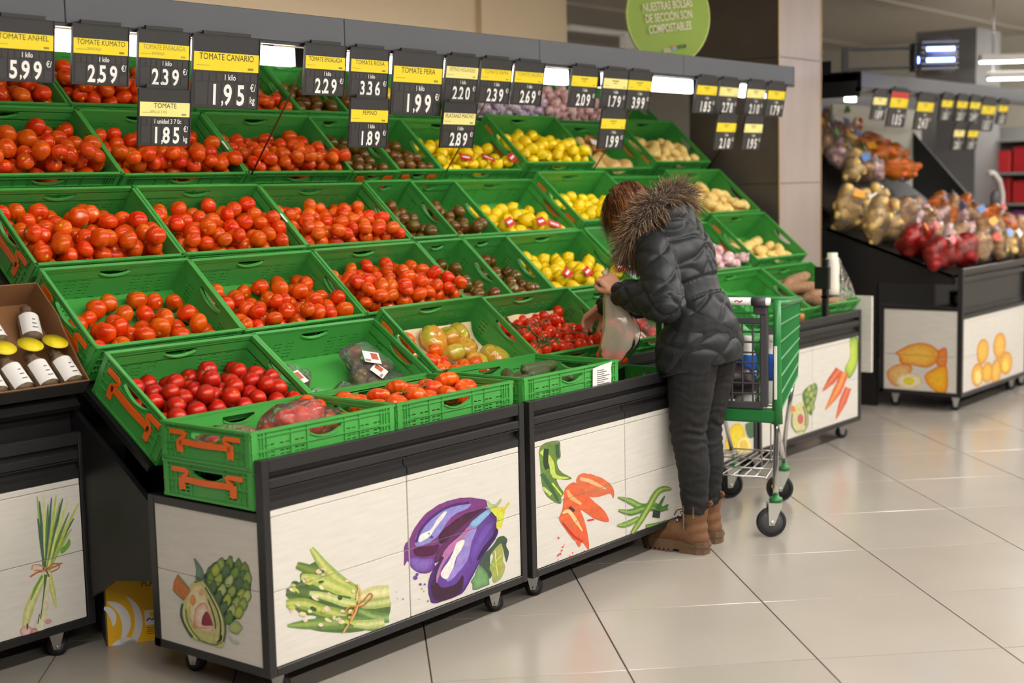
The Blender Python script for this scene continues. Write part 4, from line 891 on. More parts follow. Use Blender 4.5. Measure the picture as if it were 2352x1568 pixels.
# flat prints on the cabinets: (edge colour, centre colour, smooth, outline x,z in mm on its panel)
ART = {
 'ARTICHOKE': [(3427898,3822640,1,[249,348,268,373,282,390,308,408,337,418,362,422,383,435,386,419,418,421,445,416,460,395,459,355,449,321,429,285,399,255,348,230,318,265,288,304]),(4085810,8429128,1,[374,437,383,428,387,417,382,404,372,393,357,392,352,401,353,414,362,426]),(4085810,10138208,1,[339,425,346,415,349,403,340,390,327,380,310,380,305,391,309,404,322,416]),(4085810,6851140,1,[411,435,421,427,427,416,424,403,415,392,400,390,393,398,392,411,400,424]),(4085810,8429128,1,[438,428,449,421,456,411,453,397,444,386,427,383,419,391,417,404,425,417]),(4085810,5929560,1,[298,400,304,389,305,376,295,363,281,353,264,355,262,366,267,379,281,391]),(4085810,11451984,1,[314,406,324,396,328,385,321,371,307,360,289,360,283,370,285,384,298,396]),(4085810,5929560,1,[366,410,371,399,370,386,360,373,345,364,330,366,329,377,335,391,349,401]),(4085810,8429128,1,[407,410,411,399,410,387,399,374,385,365,371,367,370,378,376,392,390,402]),(4085810,5929560,1,[437,405,442,394,441,382,431,369,418,359,403,361,401,372,407,386,421,396]),(4085810,10138208,1,[449,403,460,395,466,385,462,371,453,360,436,358,429,366,428,379,437,392]),(4085810,8429128,1,[280,373,291,366,297,355,294,341,285,330,270,327,262,336,261,349,269,362]),(4085810,11451984,1,[333,377,337,365,335,353,324,340,309,331,294,333,293,344,300,358,315,369]),(4085810,12241026,1,[382,382,386,370,384,358,373,345,358,336,343,339,342,350,350,364,364,374]),(4085810,5929560,1,[417,381,424,370,426,358,417,345,403,335,387,336,383,346,387,360,401,371]),(4085810,6851140,1,[442,375,452,366,458,356,453,342,441,331,424,329,417,338,417,351,427,364]),(4085810,5929560,1,[302,351,307,340,308,328,298,315,285,305,271,305,269,316,274,330,287,342]),(4085810,12241026,1,[341,349,349,339,352,327,343,314,330,304,312,304,308,314,312,328,325,340]),(4085810,10138208,1,[391,354,395,343,394,330,384,317,369,308,354,310,353,321,360,335,374,345]),(4085810,11451984,1,[428,350,434,339,434,327,425,314,412,304,396,305,394,316,399,330,412,341]),(4085810,12241026,1,[453,348,459,337,460,325,449,312,434,303,418,304,415,315,421,329,436,340]),(4085810,5929560,1,[324,324,330,314,331,302,322,288,309,278,294,279,291,289,296,303,309,315]),(4085810,11451984,1,[361,323,370,314,374,303,367,289,355,278,338,277,332,287,334,300,345,313]),(4085810,10138208,1,[407,322,413,311,415,299,405,285,390,276,373,277,370,288,375,302,389,313]),(4085810,10138208,1,[431,321,439,311,443,300,435,286,421,276,404,276,399,286,402,299,415,311]),(4085810,5929560,1,[351,298,355,287,353,274,342,261,328,251,314,253,313,265,320,278,334,289]),(4085810,12241026,1,[380,293,389,284,393,272,385,259,372,248,355,247,349,257,352,271,364,283]),(4085810,11451984,1,[413,296,421,287,424,275,416,261,404,251,387,251,382,261,385,274,397,286]),(4085810,6851140,1,[365,272,374,263,379,251,372,238,360,227,342,225,336,235,338,249,350,261]),(4612700,7245432,1,[209,401,227,392,247,372,252,348,228,339,211,339,217,368]),(8296554,11714680,1,[373,237,390,243,415,228,395,205,367,203,351,216]),(11583656,11583656,1,[347,210,361,185,398,181,377,172,353,184]),(12895358,12895358,1,[179,310,206,330,241,344,265,334,288,310,319,277,337,244,340,203,332,171,314,148,268,148,209,148,171,155,143,184,133,221,144,252,150,270]),(4217936,4217936,0,[139,252,135,242,131,229,129,215,132,202,139,191,147,180,158,169,170,158,179,151,189,157,180,164,167,174,157,185,149,195,144,206,141,217,142,230,146,243,150,252]),(13552780,13552780,0,[149,247,147,237,145,223,146,209,150,198,157,188,166,178,177,168,189,159,198,153,204,157,195,163,183,172,172,181,164,191,157,201,153,211,152,224,154,238,156,248]),(6846538,6846538,0,[155,237,155,228,156,215,159,203,164,193,170,184,179,175,191,166,206,159,216,153,220,157,210,162,196,170,184,178,176,186,170,195,165,205,162,217,162,229,161,238]),(6057030,6057030,0,[207,326,218,330,231,335,243,337,252,334,262,326,272,317,284,305,296,292,307,279,316,266,324,252,330,239,333,226,334,212,333,199,330,187,326,176,323,168,332,168,335,176,339,188,342,201,343,214,342,228,339,242,333,256,325,270,315,283,304,296,292,310,281,321,270,331,259,339,246,343,230,341,215,335,204,331]),(13684374,13684374,0,[237,336,247,329,260,318,273,306,283,294,294,280,303,267,311,255,318,244,323,233,325,221,325,209,324,198,321,186,317,174,314,166,320,166,324,174,328,186,331,199,332,211,332,223,329,235,324,247,317,258,309,270,300,283,290,297,279,310,266,321,253,332,243,340]),(5002294,5002294,0,[252,319,261,311,272,299,283,286,292,274,301,261,307,249,311,237,314,224,315,212,313,199,310,185,308,175,315,176,318,186,321,200,322,214,321,227,319,239,314,252,308,264,299,277,290,289,279,302,267,314,259,323]),(12895362,12895362,0,[252,309,259,299,269,285,279,272,286,259,293,246,299,234,302,223,303,212,302,202,300,191,295,180,292,173,298,173,301,180,305,191,308,203,309,213,307,224,304,236,299,248,292,261,284,274,275,288,265,302,258,311]),(6315070,6315070,0,[259,288,264,280,271,269,278,258,283,246,288,233,291,222,292,211,291,201,289,194,295,195,296,202,298,212,297,223,294,235,289,248,283,260,277,272,270,283,265,290]),(7898700,7898700,0,[208,151,219,150,234,148,250,148,265,148,280,148,294,150,306,155,315,161,321,164,317,168,311,164,303,159,293,155,281,154,267,153,253,153,238,154,222,155,211,156]),(13552268,13552268,0,[235,165,245,164,259,163,273,164,285,166,296,170,304,172,303,176,295,173,285,170,274,168,261,168,247,168,237,169]),(14075020,15260852,1,[180,297,214,325,244,325,262,289,280,248,285,213,267,184,228,180,195,190,174,220,162,258]),(12875842,12875842,0,[127,339,150,323,186,298,158,268,139,272,101,288,108,316]),(7635518,7635518,0,[124,338,130,334,138,328,147,321,158,314,171,306,180,300,185,304,176,310,164,318,153,325,143,331,136,337,130,341]),(7898694,7898694,0,[100,287,108,282,120,276,131,271,139,267,147,264,152,263,156,267,151,268,143,271,135,274,125,280,113,286,105,290]),(14194268,14194268,1,[210,274,207,266,201,258,194,255,187,256,182,261,180,269,183,278,189,285,196,289,204,288,208,283]),(14856314,14856314,1,[250,305,248,299,243,294,237,292,231,292,227,295,226,301,228,307,232,312,239,314,244,314,248,310]),(13550702,13550702,1,[185,242,183,233,180,226,176,224,173,225,171,231,171,239,172,248,175,255,179,258,182,256,184,250]),(14062184,14062184,1,[211,199,209,193,205,188,199,185,194,186,190,189,189,195,191,201,195,206,201,208,206,208,210,204]),(13536374,15523014,1,[204,245,227,267,252,273,268,254,282,220,276,204,246,194,208,190,197,213]),(9187914,9187914,1,[236,226,257,249,270,240,283,212,262,204,232,203]),(14861502,14861502,0,[247,195,255,198,267,201,276,203,282,202,287,199,289,197,286,193,279,188,273,184,277,181,283,185,291,191,296,198,293,203,286,206,277,208,266,206,254,202,246,199]),(2896930,2896930,0,[297,158,303,161,312,167,321,172,324,179,325,185,325,189,321,189,318,185,315,180,311,175,306,170,300,164,295,160])],
 'AUBERGINE': [(8403062,6830208,1,[603,375,628,405,669,434,718,452,767,461,834,462,893,454,953,439,988,427,993,407,973,395,925,396,864,375,812,357,778,331,744,305,718,283,721,258,692,245,649,253,610,281,592,307,576,294,576,332,579,359]),(5382734,6827616,1,[778,331,838,358,925,396,995,397,950,368,862,330,793,305,742,272,716,273,731,303]),(6045324,8413360,1,[596,317,671,297,718,286,705,259,661,253,614,275]),(5118014,5118014,1,[625,343,692,333,745,325,719,300,671,303,628,318]),(7366840,10526938,1,[630,364,643,388,688,417,737,434,799,438,849,440,905,432,896,419,840,413,797,400,763,373,730,353,673,341,633,347]),(4597870,4597870,0,[639,355,644,365,652,379,664,392,682,404,704,415,728,424,754,431,781,436,809,438,842,437,877,434,901,431,900,440,875,442,840,446,806,447,776,444,748,439,721,432,696,423,673,411,654,399,641,384,633,370,628,360]),(14999770,14999770,1,[647,357,658,379,703,384,732,408,770,428,786,426,756,403,723,382,693,361]),(3807282,4857404,1,[746,360,805,384,873,401,925,402,969,402,951,394,881,371,812,346,753,326]),(3293754,4874828,1,[1045,285,1077,284,1097,265,1089,246,1104,222,1091,189,1079,213,1071,244,1048,258,1007,235,1001,207,1008,161,986,155,952,195,944,220,971,243,1021,266]),(5274196,7642730,1,[944,212,986,170,994,139,985,132,910,133,906,154,898,165,916,181]),(8818248,11712616,1,[1048,258,1066,256,1074,219,1069,200,1082,173,1057,138,1016,133,1009,167,996,191,1020,223,1011,239]),(14999130,14999130,0,[1027,242,1028,231,1029,216,1030,200,1033,182,1036,164,1038,151,1042,151,1040,164,1037,182,1034,199,1033,215,1032,230,1032,241]),(14999130,14999130,0,[1034,205,1043,209,1056,216,1066,221,1064,222,1054,218,1041,211,1032,206]),(14999130,14999130,0,[1035,182,1028,189,1018,198,1011,205,1009,204,1016,198,1026,188,1033,181]),(4991086,6832796,1,[755,283,777,309,819,328,880,357,933,383,991,396,1017,381,1041,358,1037,321,1048,307,1031,282,971,243,917,192,885,162,850,137,769,134,704,140,689,168,684,200,696,236,721,260]),(3282478,4332090,1,[698,197,725,240,735,196,763,178,822,178,857,200,855,161,828,139,761,136,713,151]),(10509460,12485290,1,[768,300,836,330,906,363,959,384,923,348,861,313,810,291,762,257,736,218,727,201,726,229]),(6984900,9221334,1,[898,362,950,383,995,394,1012,381,967,359,923,345]),(8678590,11048664,1,[875,327,914,347,936,343,908,303,884,245,832,212,789,194,773,206,816,236,829,264,856,289]),(6043278,7229610,1,[921,294,948,323,993,348,1024,336,992,308,946,271,901,224,893,260]),(3152970,3152970,1,[932,237,964,268,1009,292,1042,320,1041,297,990,262,944,232]),(3810390,3810390,0,[753,286,744,276,730,261,718,246,710,229,704,212,700,200,713,195,717,207,723,224,731,240,742,255,756,269,765,279]),(15262942,15262942,1,[748,221,751,237,787,262,809,285,832,314,870,314,852,287,825,265,811,237,781,207,760,209]),(9871984,12239506,1,[992,426,1014,410,1040,405,1066,420,1068,408,1044,393,1022,394,995,399]),(12499004,14997584,1,[1011,393,1049,390,1080,385,1104,395,1115,389,1089,375,1079,342,1066,318,1046,314,1037,327,1043,355,1017,378]),(6569110,6569110,1,[635,242,633,240,629,238,624,238,619,241,616,244,614,247,616,250,620,252,625,251,630,249,633,246]),(6569110,6569110,1,[653,216,652,214,650,213,647,214,644,215,642,217,641,219,642,221,644,222,647,221,650,220,653,218]),(6569110,6569110,1,[672,211,671,210,669,209,667,210,664,211,663,212,662,214,663,215,665,216,667,216,669,215,671,213]),(6569110,6569110,1,[640,252,639,250,636,249,633,249,629,251,627,253,626,255,627,257,629,258,633,258,637,257,639,255]),(6569110,6569110,1,[665,190,664,189,663,188,662,188,660,189,659,190,659,191,659,192,660,193,662,192,663,192,665,191]),(6569110,6569110,1,[684,153,684,152,682,151,680,151,678,152,677,154,676,155,677,156,678,157,680,156,682,156,684,154]),(6569110,6569110,1,[567,190,566,189,565,188,563,188,562,189,561,190,560,191,561,192,562,192,564,192,565,192,566,191]),(6569110,6569110,1,[655,200,655,200,654,199,652,199,651,200,650,201,650,202,650,202,651,203,652,203,654,202,655,201]),(6569110,6569110,1,[614,225,614,225,613,224,612,225,611,225,610,226,610,227,610,227,611,228,612,227,613,227,614,226]),(6569110,6569110,1,[715,359,714,357,711,356,707,356,704,357,701,360,700,362,701,364,704,365,708,365,711,363,714,361]),(6569110,6569110,1,[698,374,697,373,696,372,694,372,692,373,691,374,690,375,691,376,692,377,694,377,696,376,697,375]),(6569110,6569110,1,[639,170,639,169,638,169,637,169,636,169,635,170,635,171,635,172,636,172,637,172,638,171,639,171]),(6569110,6569110,1,[536,220,536,220,535,219,534,220,533,220,532,221,532,221,533,222,533,222,534,222,535,222,536,221]),(6569110,6569110,1,[539,198,539,197,538,197,537,197,536,198,535,198,535,199,535,199,536,200,537,200,538,199,539,199])],
 'ASPARAGUS': [(4874292,6454334,1,[201,398,266,355,360,275,388,216,501,206,498,150,455,132,329,144,163,200,192,231,128,255,90,306,78,330,134,351,135,372]),(6321206,8426054,0,[118,394,129,386,146,376,164,364,182,355,201,344,226,329,266,303,314,272,349,250,370,270,335,294,287,326,247,353,219,369,199,380,180,390,160,399,141,407,128,411]),(9874004,13553272,0,[175,437,183,421,196,397,212,372,231,348,253,324,275,302,302,281,328,263,346,251,373,276,356,289,332,306,310,324,288,343,266,364,245,384,224,406,205,427,190,442]),(11057242,13684860,0,[136,356,155,345,183,330,208,315,230,303,252,291,275,277,302,262,328,247,347,236,370,263,352,275,325,292,299,308,275,321,251,335,225,348,194,358,163,367,142,372]),(4743220,6453822,0,[78,323,95,317,118,309,140,299,166,287,197,271,231,255,268,242,304,230,330,222,337,253,312,263,277,276,244,290,214,304,183,320,151,335,120,341,95,344,78,344]),(11583086,14079638,0,[166,301,184,293,209,281,233,269,256,257,280,243,304,231,326,224,344,219,357,217,359,238,347,243,331,249,314,256,293,266,268,278,243,290,215,300,189,309,170,314]),(9085000,12896364,0,[76,289,93,283,117,276,139,266,160,256,185,241,214,226,250,211,286,198,312,189,321,215,296,226,261,241,229,256,203,270,177,285,149,298,119,305,93,309,76,310]),(6850118,9874522,0,[77,230,93,223,115,215,141,206,169,198,201,189,234,180,265,173,296,166,328,157,370,143,417,126,451,114,460,149,426,162,378,180,333,196,296,205,264,211,233,217,201,223,169,229,140,234,114,236,92,237,77,237]),(12895362,14866596,0,[364,229,385,226,414,223,440,218,462,215,485,210,502,206,502,251,485,255,459,260,429,264,400,262,372,259,353,255]),(10530912,13553292,0,[368,210,385,205,409,198,435,191,462,187,489,183,509,180,503,215,484,217,457,221,431,225,407,228,384,231,367,233]),(6325834,9874532,0,[361,195,381,181,411,162,440,145,466,137,487,133,499,131,497,162,485,165,469,169,452,175,426,186,395,201,373,212]),(11188334,13948054,0,[342,158,357,152,380,143,405,134,432,129,460,125,479,122,474,153,455,156,428,159,405,164,383,169,362,175,347,179]),(3953712,3953712,1,[192,248,188,247,182,249,176,253,170,258,168,263,169,266,173,267,179,265,185,261,191,256,193,251]),(14864058,14864058,1,[341,305,339,303,334,303,327,303,320,305,315,307,312,309,314,310,319,311,326,310,333,309,338,307]),(14075046,14075046,1,[249,232,245,231,239,234,233,239,228,245,226,250,228,253,232,253,238,250,244,245,249,240,251,235]),(14864058,14864058,1,[165,336,162,336,156,338,150,342,145,347,142,352,143,355,146,355,152,352,158,348,163,343,166,339]),(14735008,14735008,1,[111,325,109,325,106,327,102,330,100,333,99,336,100,338,103,338,106,336,109,333,111,329,112,327]),(14075046,14075046,1,[100,267,97,266,94,267,91,269,89,271,89,274,89,276,92,276,95,276,98,274,100,271,101,269]),(14075046,14075046,1,[239,361,237,359,233,357,227,358,221,360,216,363,215,366,216,369,221,371,227,370,233,368,237,365]),(14735008,14735008,1,[112,332,110,329,106,329,100,330,94,333,90,336,89,339,91,342,96,342,102,341,108,338,112,335]),(14735008,14735008,1,[223,305,219,305,214,307,210,311,207,315,206,319,207,322,211,322,216,320,221,316,224,311,225,308]),(14075046,14075046,1,[293,197,292,195,287,194,280,194,274,196,268,199,266,202,268,204,273,205,280,205,286,203,291,200]),(14075046,14075046,1,[268,205,266,203,262,202,259,204,256,206,255,209,256,212,258,214,262,215,265,214,268,211,269,208]),(3953712,3953712,1,[300,260,298,258,294,256,289,257,284,259,281,263,280,267,282,269,286,271,291,270,296,267,299,264]),(14075046,14075046,1,[250,283,248,281,244,281,241,283,238,286,238,288,239,291,242,292,245,292,248,290,251,288,251,285]),(14075046,14075046,1,[164,354,162,353,158,353,154,354,151,357,149,360,149,362,152,364,155,364,159,362,163,360,164,357]),(12502108,12502108,1,[357,168,355,166,349,166,341,166,332,169,326,171,324,174,326,176,332,176,340,175,348,173,355,170]),(3953712,3953712,1,[126,348,124,346,119,346,112,347,105,350,101,353,99,356,102,358,107,359,114,358,120,355,125,351]),(12502108,12502108,1,[203,279,202,277,200,277,196,277,193,278,191,280,190,282,191,283,193,284,196,284,200,282,202,281]),(14075046,14075046,1,[231,349,230,347,227,346,223,347,220,348,217,349,216,351,217,353,219,353,223,353,227,352,230,350]),(12502108,12502108,1,[105,279,104,276,100,276,94,276,89,279,86,282,85,284,86,287,90,287,95,287,100,284,104,282]),(5533752,5533752,1,[333,169,332,167,327,166,320,166,313,168,308,170,305,173,307,175,312,177,318,176,325,175,331,172]),(14735008,14735008,1,[250,198,246,198,240,200,233,204,227,209,223,214,224,217,227,218,233,216,241,211,246,206,250,202]),(3953712,3953712,1,[231,358,228,357,223,358,215,360,207,363,202,366,200,369,203,370,208,369,216,367,224,364,229,361]),(14735008,14735008,1,[352,269,352,266,349,264,346,264,342,265,339,268,338,271,339,274,341,276,345,276,349,275,351,272]),(14735008,14735008,1,[150,246,147,244,142,245,135,247,128,251,124,255,124,259,127,260,133,260,139,258,146,254,150,250]),(3953712,3953712,1,[227,329,226,328,222,327,216,327,210,328,205,330,203,332,205,334,209,335,215,334,221,333,225,331]),(14735008,14735008,1,[172,249,170,248,166,249,162,250,158,253,157,256,157,259,160,260,163,260,168,258,171,255,173,252]),(14735008,14735008,1,[202,289,200,287,195,287,188,289,182,291,177,294,176,297,178,299,183,299,190,298,196,295,201,292]),(14075046,14075046,1,[127,278,125,278,121,279,116,281,113,284,111,288,112,290,115,291,119,290,123,287,127,284,128,281]),(12502108,12502108,1,[108,279,106,276,101,276,94,278,87,281,83,284,82,288,84,290,90,290,96,289,103,286,107,282]),(14864058,14864058,1,[195,281,191,280,185,283,179,287,174,293,172,297,174,300,178,301,183,298,190,294,194,289,196,284]),(12502108,12502108,1,[336,186,333,186,329,186,325,189,321,192,319,195,319,197,321,198,325,197,330,195,334,192,336,189]),(14864058,14864058,1,[237,234,234,234,229,237,224,241,220,246,217,250,217,252,220,252,225,249,230,245,235,240,237,236]),(12502108,12502108,1,[126,319,123,319,118,323,112,328,107,334,105,338,105,341,108,340,113,337,119,332,124,326,126,321]),(14735008,14735008,1,[304,185,303,182,298,181,291,182,284,184,279,187,278,191,279,194,284,195,291,195,297,192,302,189]),(12502108,12502108,1,[179,336,178,333,173,332,167,333,160,335,156,338,154,341,156,344,161,345,167,344,173,342,178,339]),(12502108,12502108,1,[181,349,179,346,173,345,166,345,158,347,152,351,150,355,151,358,157,359,165,359,172,357,178,353]),(12502108,12502108,1,[224,235,220,235,216,236,212,239,210,243,210,246,213,248,217,249,222,247,225,244,227,241,227,237]),(14864058,14864058,1,[155,231,154,228,150,227,145,227,140,229,137,232,136,235,137,238,140,240,145,239,150,237,154,234]),(14075046,14075046,1,[217,359,214,357,209,357,203,358,198,362,194,365,194,369,197,371,202,372,208,370,213,367,217,363]),(12502108,12502108,1,[113,341,110,340,105,340,101,342,98,345,97,349,99,351,102,353,106,352,110,350,113,347,114,344]),(14864058,14864058,1,[215,200,214,197,210,196,206,196,201,198,197,200,195,204,196,207,200,208,204,208,209,207,213,204]),(14864058,14864058,1,[310,214,308,213,303,213,297,216,291,218,287,222,287,224,289,225,294,225,300,223,305,220,309,217]),(12502108,12502108,1,[321,176,318,175,314,175,309,178,305,181,304,185,304,187,307,188,312,188,317,185,320,182,322,178]),(14735008,14735008,1,[344,204,341,202,335,202,329,204,323,207,319,211,319,215,322,217,327,218,334,216,340,212,343,208]),(14067812,14067812,0,[358,289,362,280,368,269,371,257,369,246,365,235,359,224,354,214,347,204,338,194,323,180,305,166,292,155,297,151,310,161,328,176,344,190,354,201,360,211,366,221,371,232,376,244,378,256,375,269,368,281,364,289]),(11691066,11691066,0,[362,221,369,223,379,225,390,229,400,235,409,241,416,244,419,243,422,239,422,234,413,229,399,223,386,218,377,217,368,218,362,219,363,215,369,214,378,213,389,214,402,219,417,225,427,231,428,239,422,245,413,248,405,245,396,238,386,233,376,229,366,227,359,225]),(12487740,12487740,0,[357,224,347,225,334,227,322,228,313,225,307,220,305,215,309,210,318,205,328,203,339,206,351,212,359,217,356,220,347,216,336,210,326,206,319,208,312,212,310,215,311,218,317,221,324,224,335,223,348,222,358,220]),(14861442,14861442,0,[369,284,363,269,356,248,351,233,355,232,360,247,367,267,373,282]),(12875836,12875836,0,[350,223,344,214,336,203,329,192,324,183,320,175,318,169,322,167,324,173,328,181,333,190,340,200,349,212,354,220])],
 'PEPPERS': [(4219958,7902786,1,[65,563,171,565,184,535,183,501,161,492,174,460,202,438,252,412,201,416,159,428,172,400,200,369,185,355,177,330,101,371,72,419,64,484]),(12504156,12504156,0,[60,540,75,528,96,509,112,493,118,476,121,456,136,435,170,423,205,418,230,416,230,420,206,426,174,435,155,444,150,455,148,474,141,495,122,517,101,537,86,550]),(2899498,2899498,0,[85,550,83,537,81,518,80,501,83,488,87,478,90,472,119,473,116,479,113,487,110,497,111,513,114,531,115,544]),(3695160,3695160,0,[59,459,73,444,93,421,113,399,133,376,152,352,166,336,175,337,165,354,150,378,133,403,114,426,95,449,81,464]),(3429426,3429426,0,[153,553,154,539,157,519,158,505,179,503,177,517,175,536,174,551]),(12897912,12897912,0,[69,407,83,397,102,383,116,372,128,379,114,389,95,403,81,413]),(13555280,13555280,0,[127,415,143,400,165,378,181,362,189,365,173,380,151,402,135,418]),(13126188,14844502,1,[276,394,295,417,332,417,392,399,460,369,506,338,521,308,514,286,497,308,435,311,374,318,316,347]),(15512194,15512194,0,[299,397,318,390,344,381,371,370,403,356,439,341,464,330,469,334,446,347,413,365,381,382,351,393,324,402,305,408]),(13517350,14841928,1,[199,352,207,381,244,396,280,387,330,349,374,309,457,248,483,202,402,228,343,262,303,284,320,249,341,192,350,123,310,159,287,146,266,173,238,196,182,256,169,280,191,311]),(15778956,15778956,0,[193,290,203,291,215,291,221,289,231,281,245,266,259,249,277,232,295,214,308,202,314,203,305,216,291,235,278,253,264,270,249,286,232,300,210,304,195,300,187,296]),(15510126,15510126,0,[215,374,216,366,221,354,232,340,256,326,283,311,303,302,311,308,294,319,270,335,253,348,242,357,234,367,228,374]),(5517358,5517358,0,[224,306,234,299,247,291,256,284,268,291,259,297,246,306,236,312]),(12463648,12463648,0,[184,258,201,241,224,217,248,196,270,180,292,168,307,160,313,166,298,174,278,185,257,199,234,220,211,243,194,260]),(12860456,12860456,0,[343,233,356,231,374,229,388,228,386,234,373,236,355,238,341,239]),(14044212,14044212,1,[249,134,249,133,248,132,246,132,244,133,243,134,242,135,243,136,244,137,246,137,248,136,249,135]),(14044212,14044212,1,[283,166,282,165,281,165,280,165,278,166,277,167,277,168,277,168,278,169,280,169,281,168,282,167]),(14044212,14044212,1,[237,171,237,171,236,171,235,171,234,171,233,172,233,172,233,173,234,173,235,173,236,173,237,172]),(14044212,14044212,1,[261,199,261,198,259,198,257,198,256,198,254,199,254,201,254,202,256,202,257,202,259,201,261,200]),(14044212,14044212,1,[245,250,244,250,243,249,242,249,240,250,239,251,239,252,239,252,240,253,242,253,243,252,244,251]),(14044212,14044212,1,[323,125,322,124,321,124,319,124,317,124,316,125,315,127,316,128,317,128,319,128,321,127,322,126]),(14044212,14044212,1,[155,213,155,212,154,212,153,212,152,212,151,213,151,214,151,214,152,214,153,214,154,214,155,213]),(14044212,14044212,1,[286,184,285,183,284,183,282,183,280,184,279,185,278,186,279,187,280,187,282,187,284,187,285,186]),(14044212,14044212,1,[234,123,233,122,231,121,228,121,225,122,223,124,223,126,223,127,226,128,228,128,231,127,233,125]),(14044212,14044212,1,[163,284,162,283,161,283,159,283,157,284,156,285,156,286,156,287,157,287,159,287,161,287,162,286]),(14044212,14044212,1,[186,158,185,156,183,155,180,155,177,156,175,158,174,160,175,162,177,162,180,162,183,161,185,159]),(14044212,14044212,1,[198,178,197,177,196,177,195,177,193,177,192,178,192,179,192,180,193,180,195,180,196,180,197,179]),(14044212,14044212,1,[167,207,166,206,164,205,161,205,158,206,156,208,156,210,156,211,159,212,161,212,164,211,166,209]),(14044212,14044212,1,[274,248,273,247,272,246,270,246,268,247,267,248,266,249,267,250,268,251,270,251,272,250,273,249]),(14044212,14044212,1,[248,103,248,103,247,102,245,102,243,103,242,104,241,105,242,106,243,107,245,106,247,106,248,105]),(14044212,14044212,1,[161,145,161,143,159,142,156,143,153,144,151,145,150,147,151,149,153,150,156,150,159,148,161,147]),(14044212,14044212,1,[191,170,191,168,188,167,186,168,183,169,181,170,180,172,181,174,183,175,186,174,189,173,191,172]),(14044212,14044212,1,[267,189,267,188,265,187,263,187,262,188,260,189,260,190,260,191,262,192,264,192,265,191,267,190]),(14044212,14044212,1,[167,148,166,147,165,147,163,147,161,148,160,149,160,150,160,151,161,151,163,151,165,151,166,149]),(14044212,14044212,1,[210,116,209,115,208,114,206,114,204,115,203,116,203,117,203,118,205,119,206,119,208,118,209,117]),(14044212,14044212,1,[267,205,267,205,266,204,265,205,264,205,263,206,263,206,263,207,264,207,265,207,266,207,267,206]),(14044212,14044212,1,[243,244,243,243,242,243,241,243,239,243,238,244,238,245,238,246,239,246,241,246,242,246,243,245]),(14044212,14044212,1,[292,156,292,155,291,155,289,155,287,156,286,157,285,158,286,159,287,159,289,159,291,159,292,157]),(14044212,14044212,1,[159,127,159,126,158,126,156,126,155,127,154,128,154,128,154,129,155,130,156,130,158,129,159,128]),(14044212,14044212,1,[246,271,246,270,245,270,244,270,243,270,242,271,242,272,242,272,243,273,244,273,245,272,246,272]),(14044212,14044212,1,[175,148,174,146,172,145,169,145,166,146,164,148,164,150,164,152,166,152,169,152,172,151,174,149]),(6325822,9876576,0,[543,284,562,274,589,261,615,247,640,235,667,219,701,205,738,201,771,201,792,203,785,218,762,220,732,224,708,229,687,238,661,251,632,265,598,275,567,283,545,288]),(5536312,9613402,0,[545,232,564,222,594,208,632,196,672,193,710,193,748,190,799,183,857,172,899,164,901,173,860,187,801,204,744,219,697,222,658,221,629,222,600,226,570,233,548,238]),(6853180,10534490,0,[535,176,547,170,567,163,595,157,629,158,667,162,694,164,680,184,652,183,614,181,583,181,564,180,548,180,536,180]),(5537852,7905360,0,[737,124,763,119,799,112,834,107,861,110,882,114,895,118,886,128,870,128,848,128,825,130,795,132,760,136,735,138]),(5931068,5931068,0,[787,203,802,193,826,178,857,166,883,169,897,178,904,186,898,190,883,189,865,187,857,189,845,194,824,205,807,214]),(3423796,3423796,0,[783,159,798,155,819,149,835,144,844,170,828,175,807,181,792,185]),(4616256,4616256,0,[871,228,852,218,827,202,807,192,837,177,849,191,867,210,879,225]),(6850624,11058780,0,[930,247,917,254,897,262,873,268,850,270,827,269,803,263,782,251,763,235,744,220,725,206,706,191,686,176,664,159,641,143,625,131,648,117,667,127,694,141,721,156,742,171,763,186,783,200,802,216,820,230,836,240,850,245,864,246,878,247,894,246,913,243,927,241])],
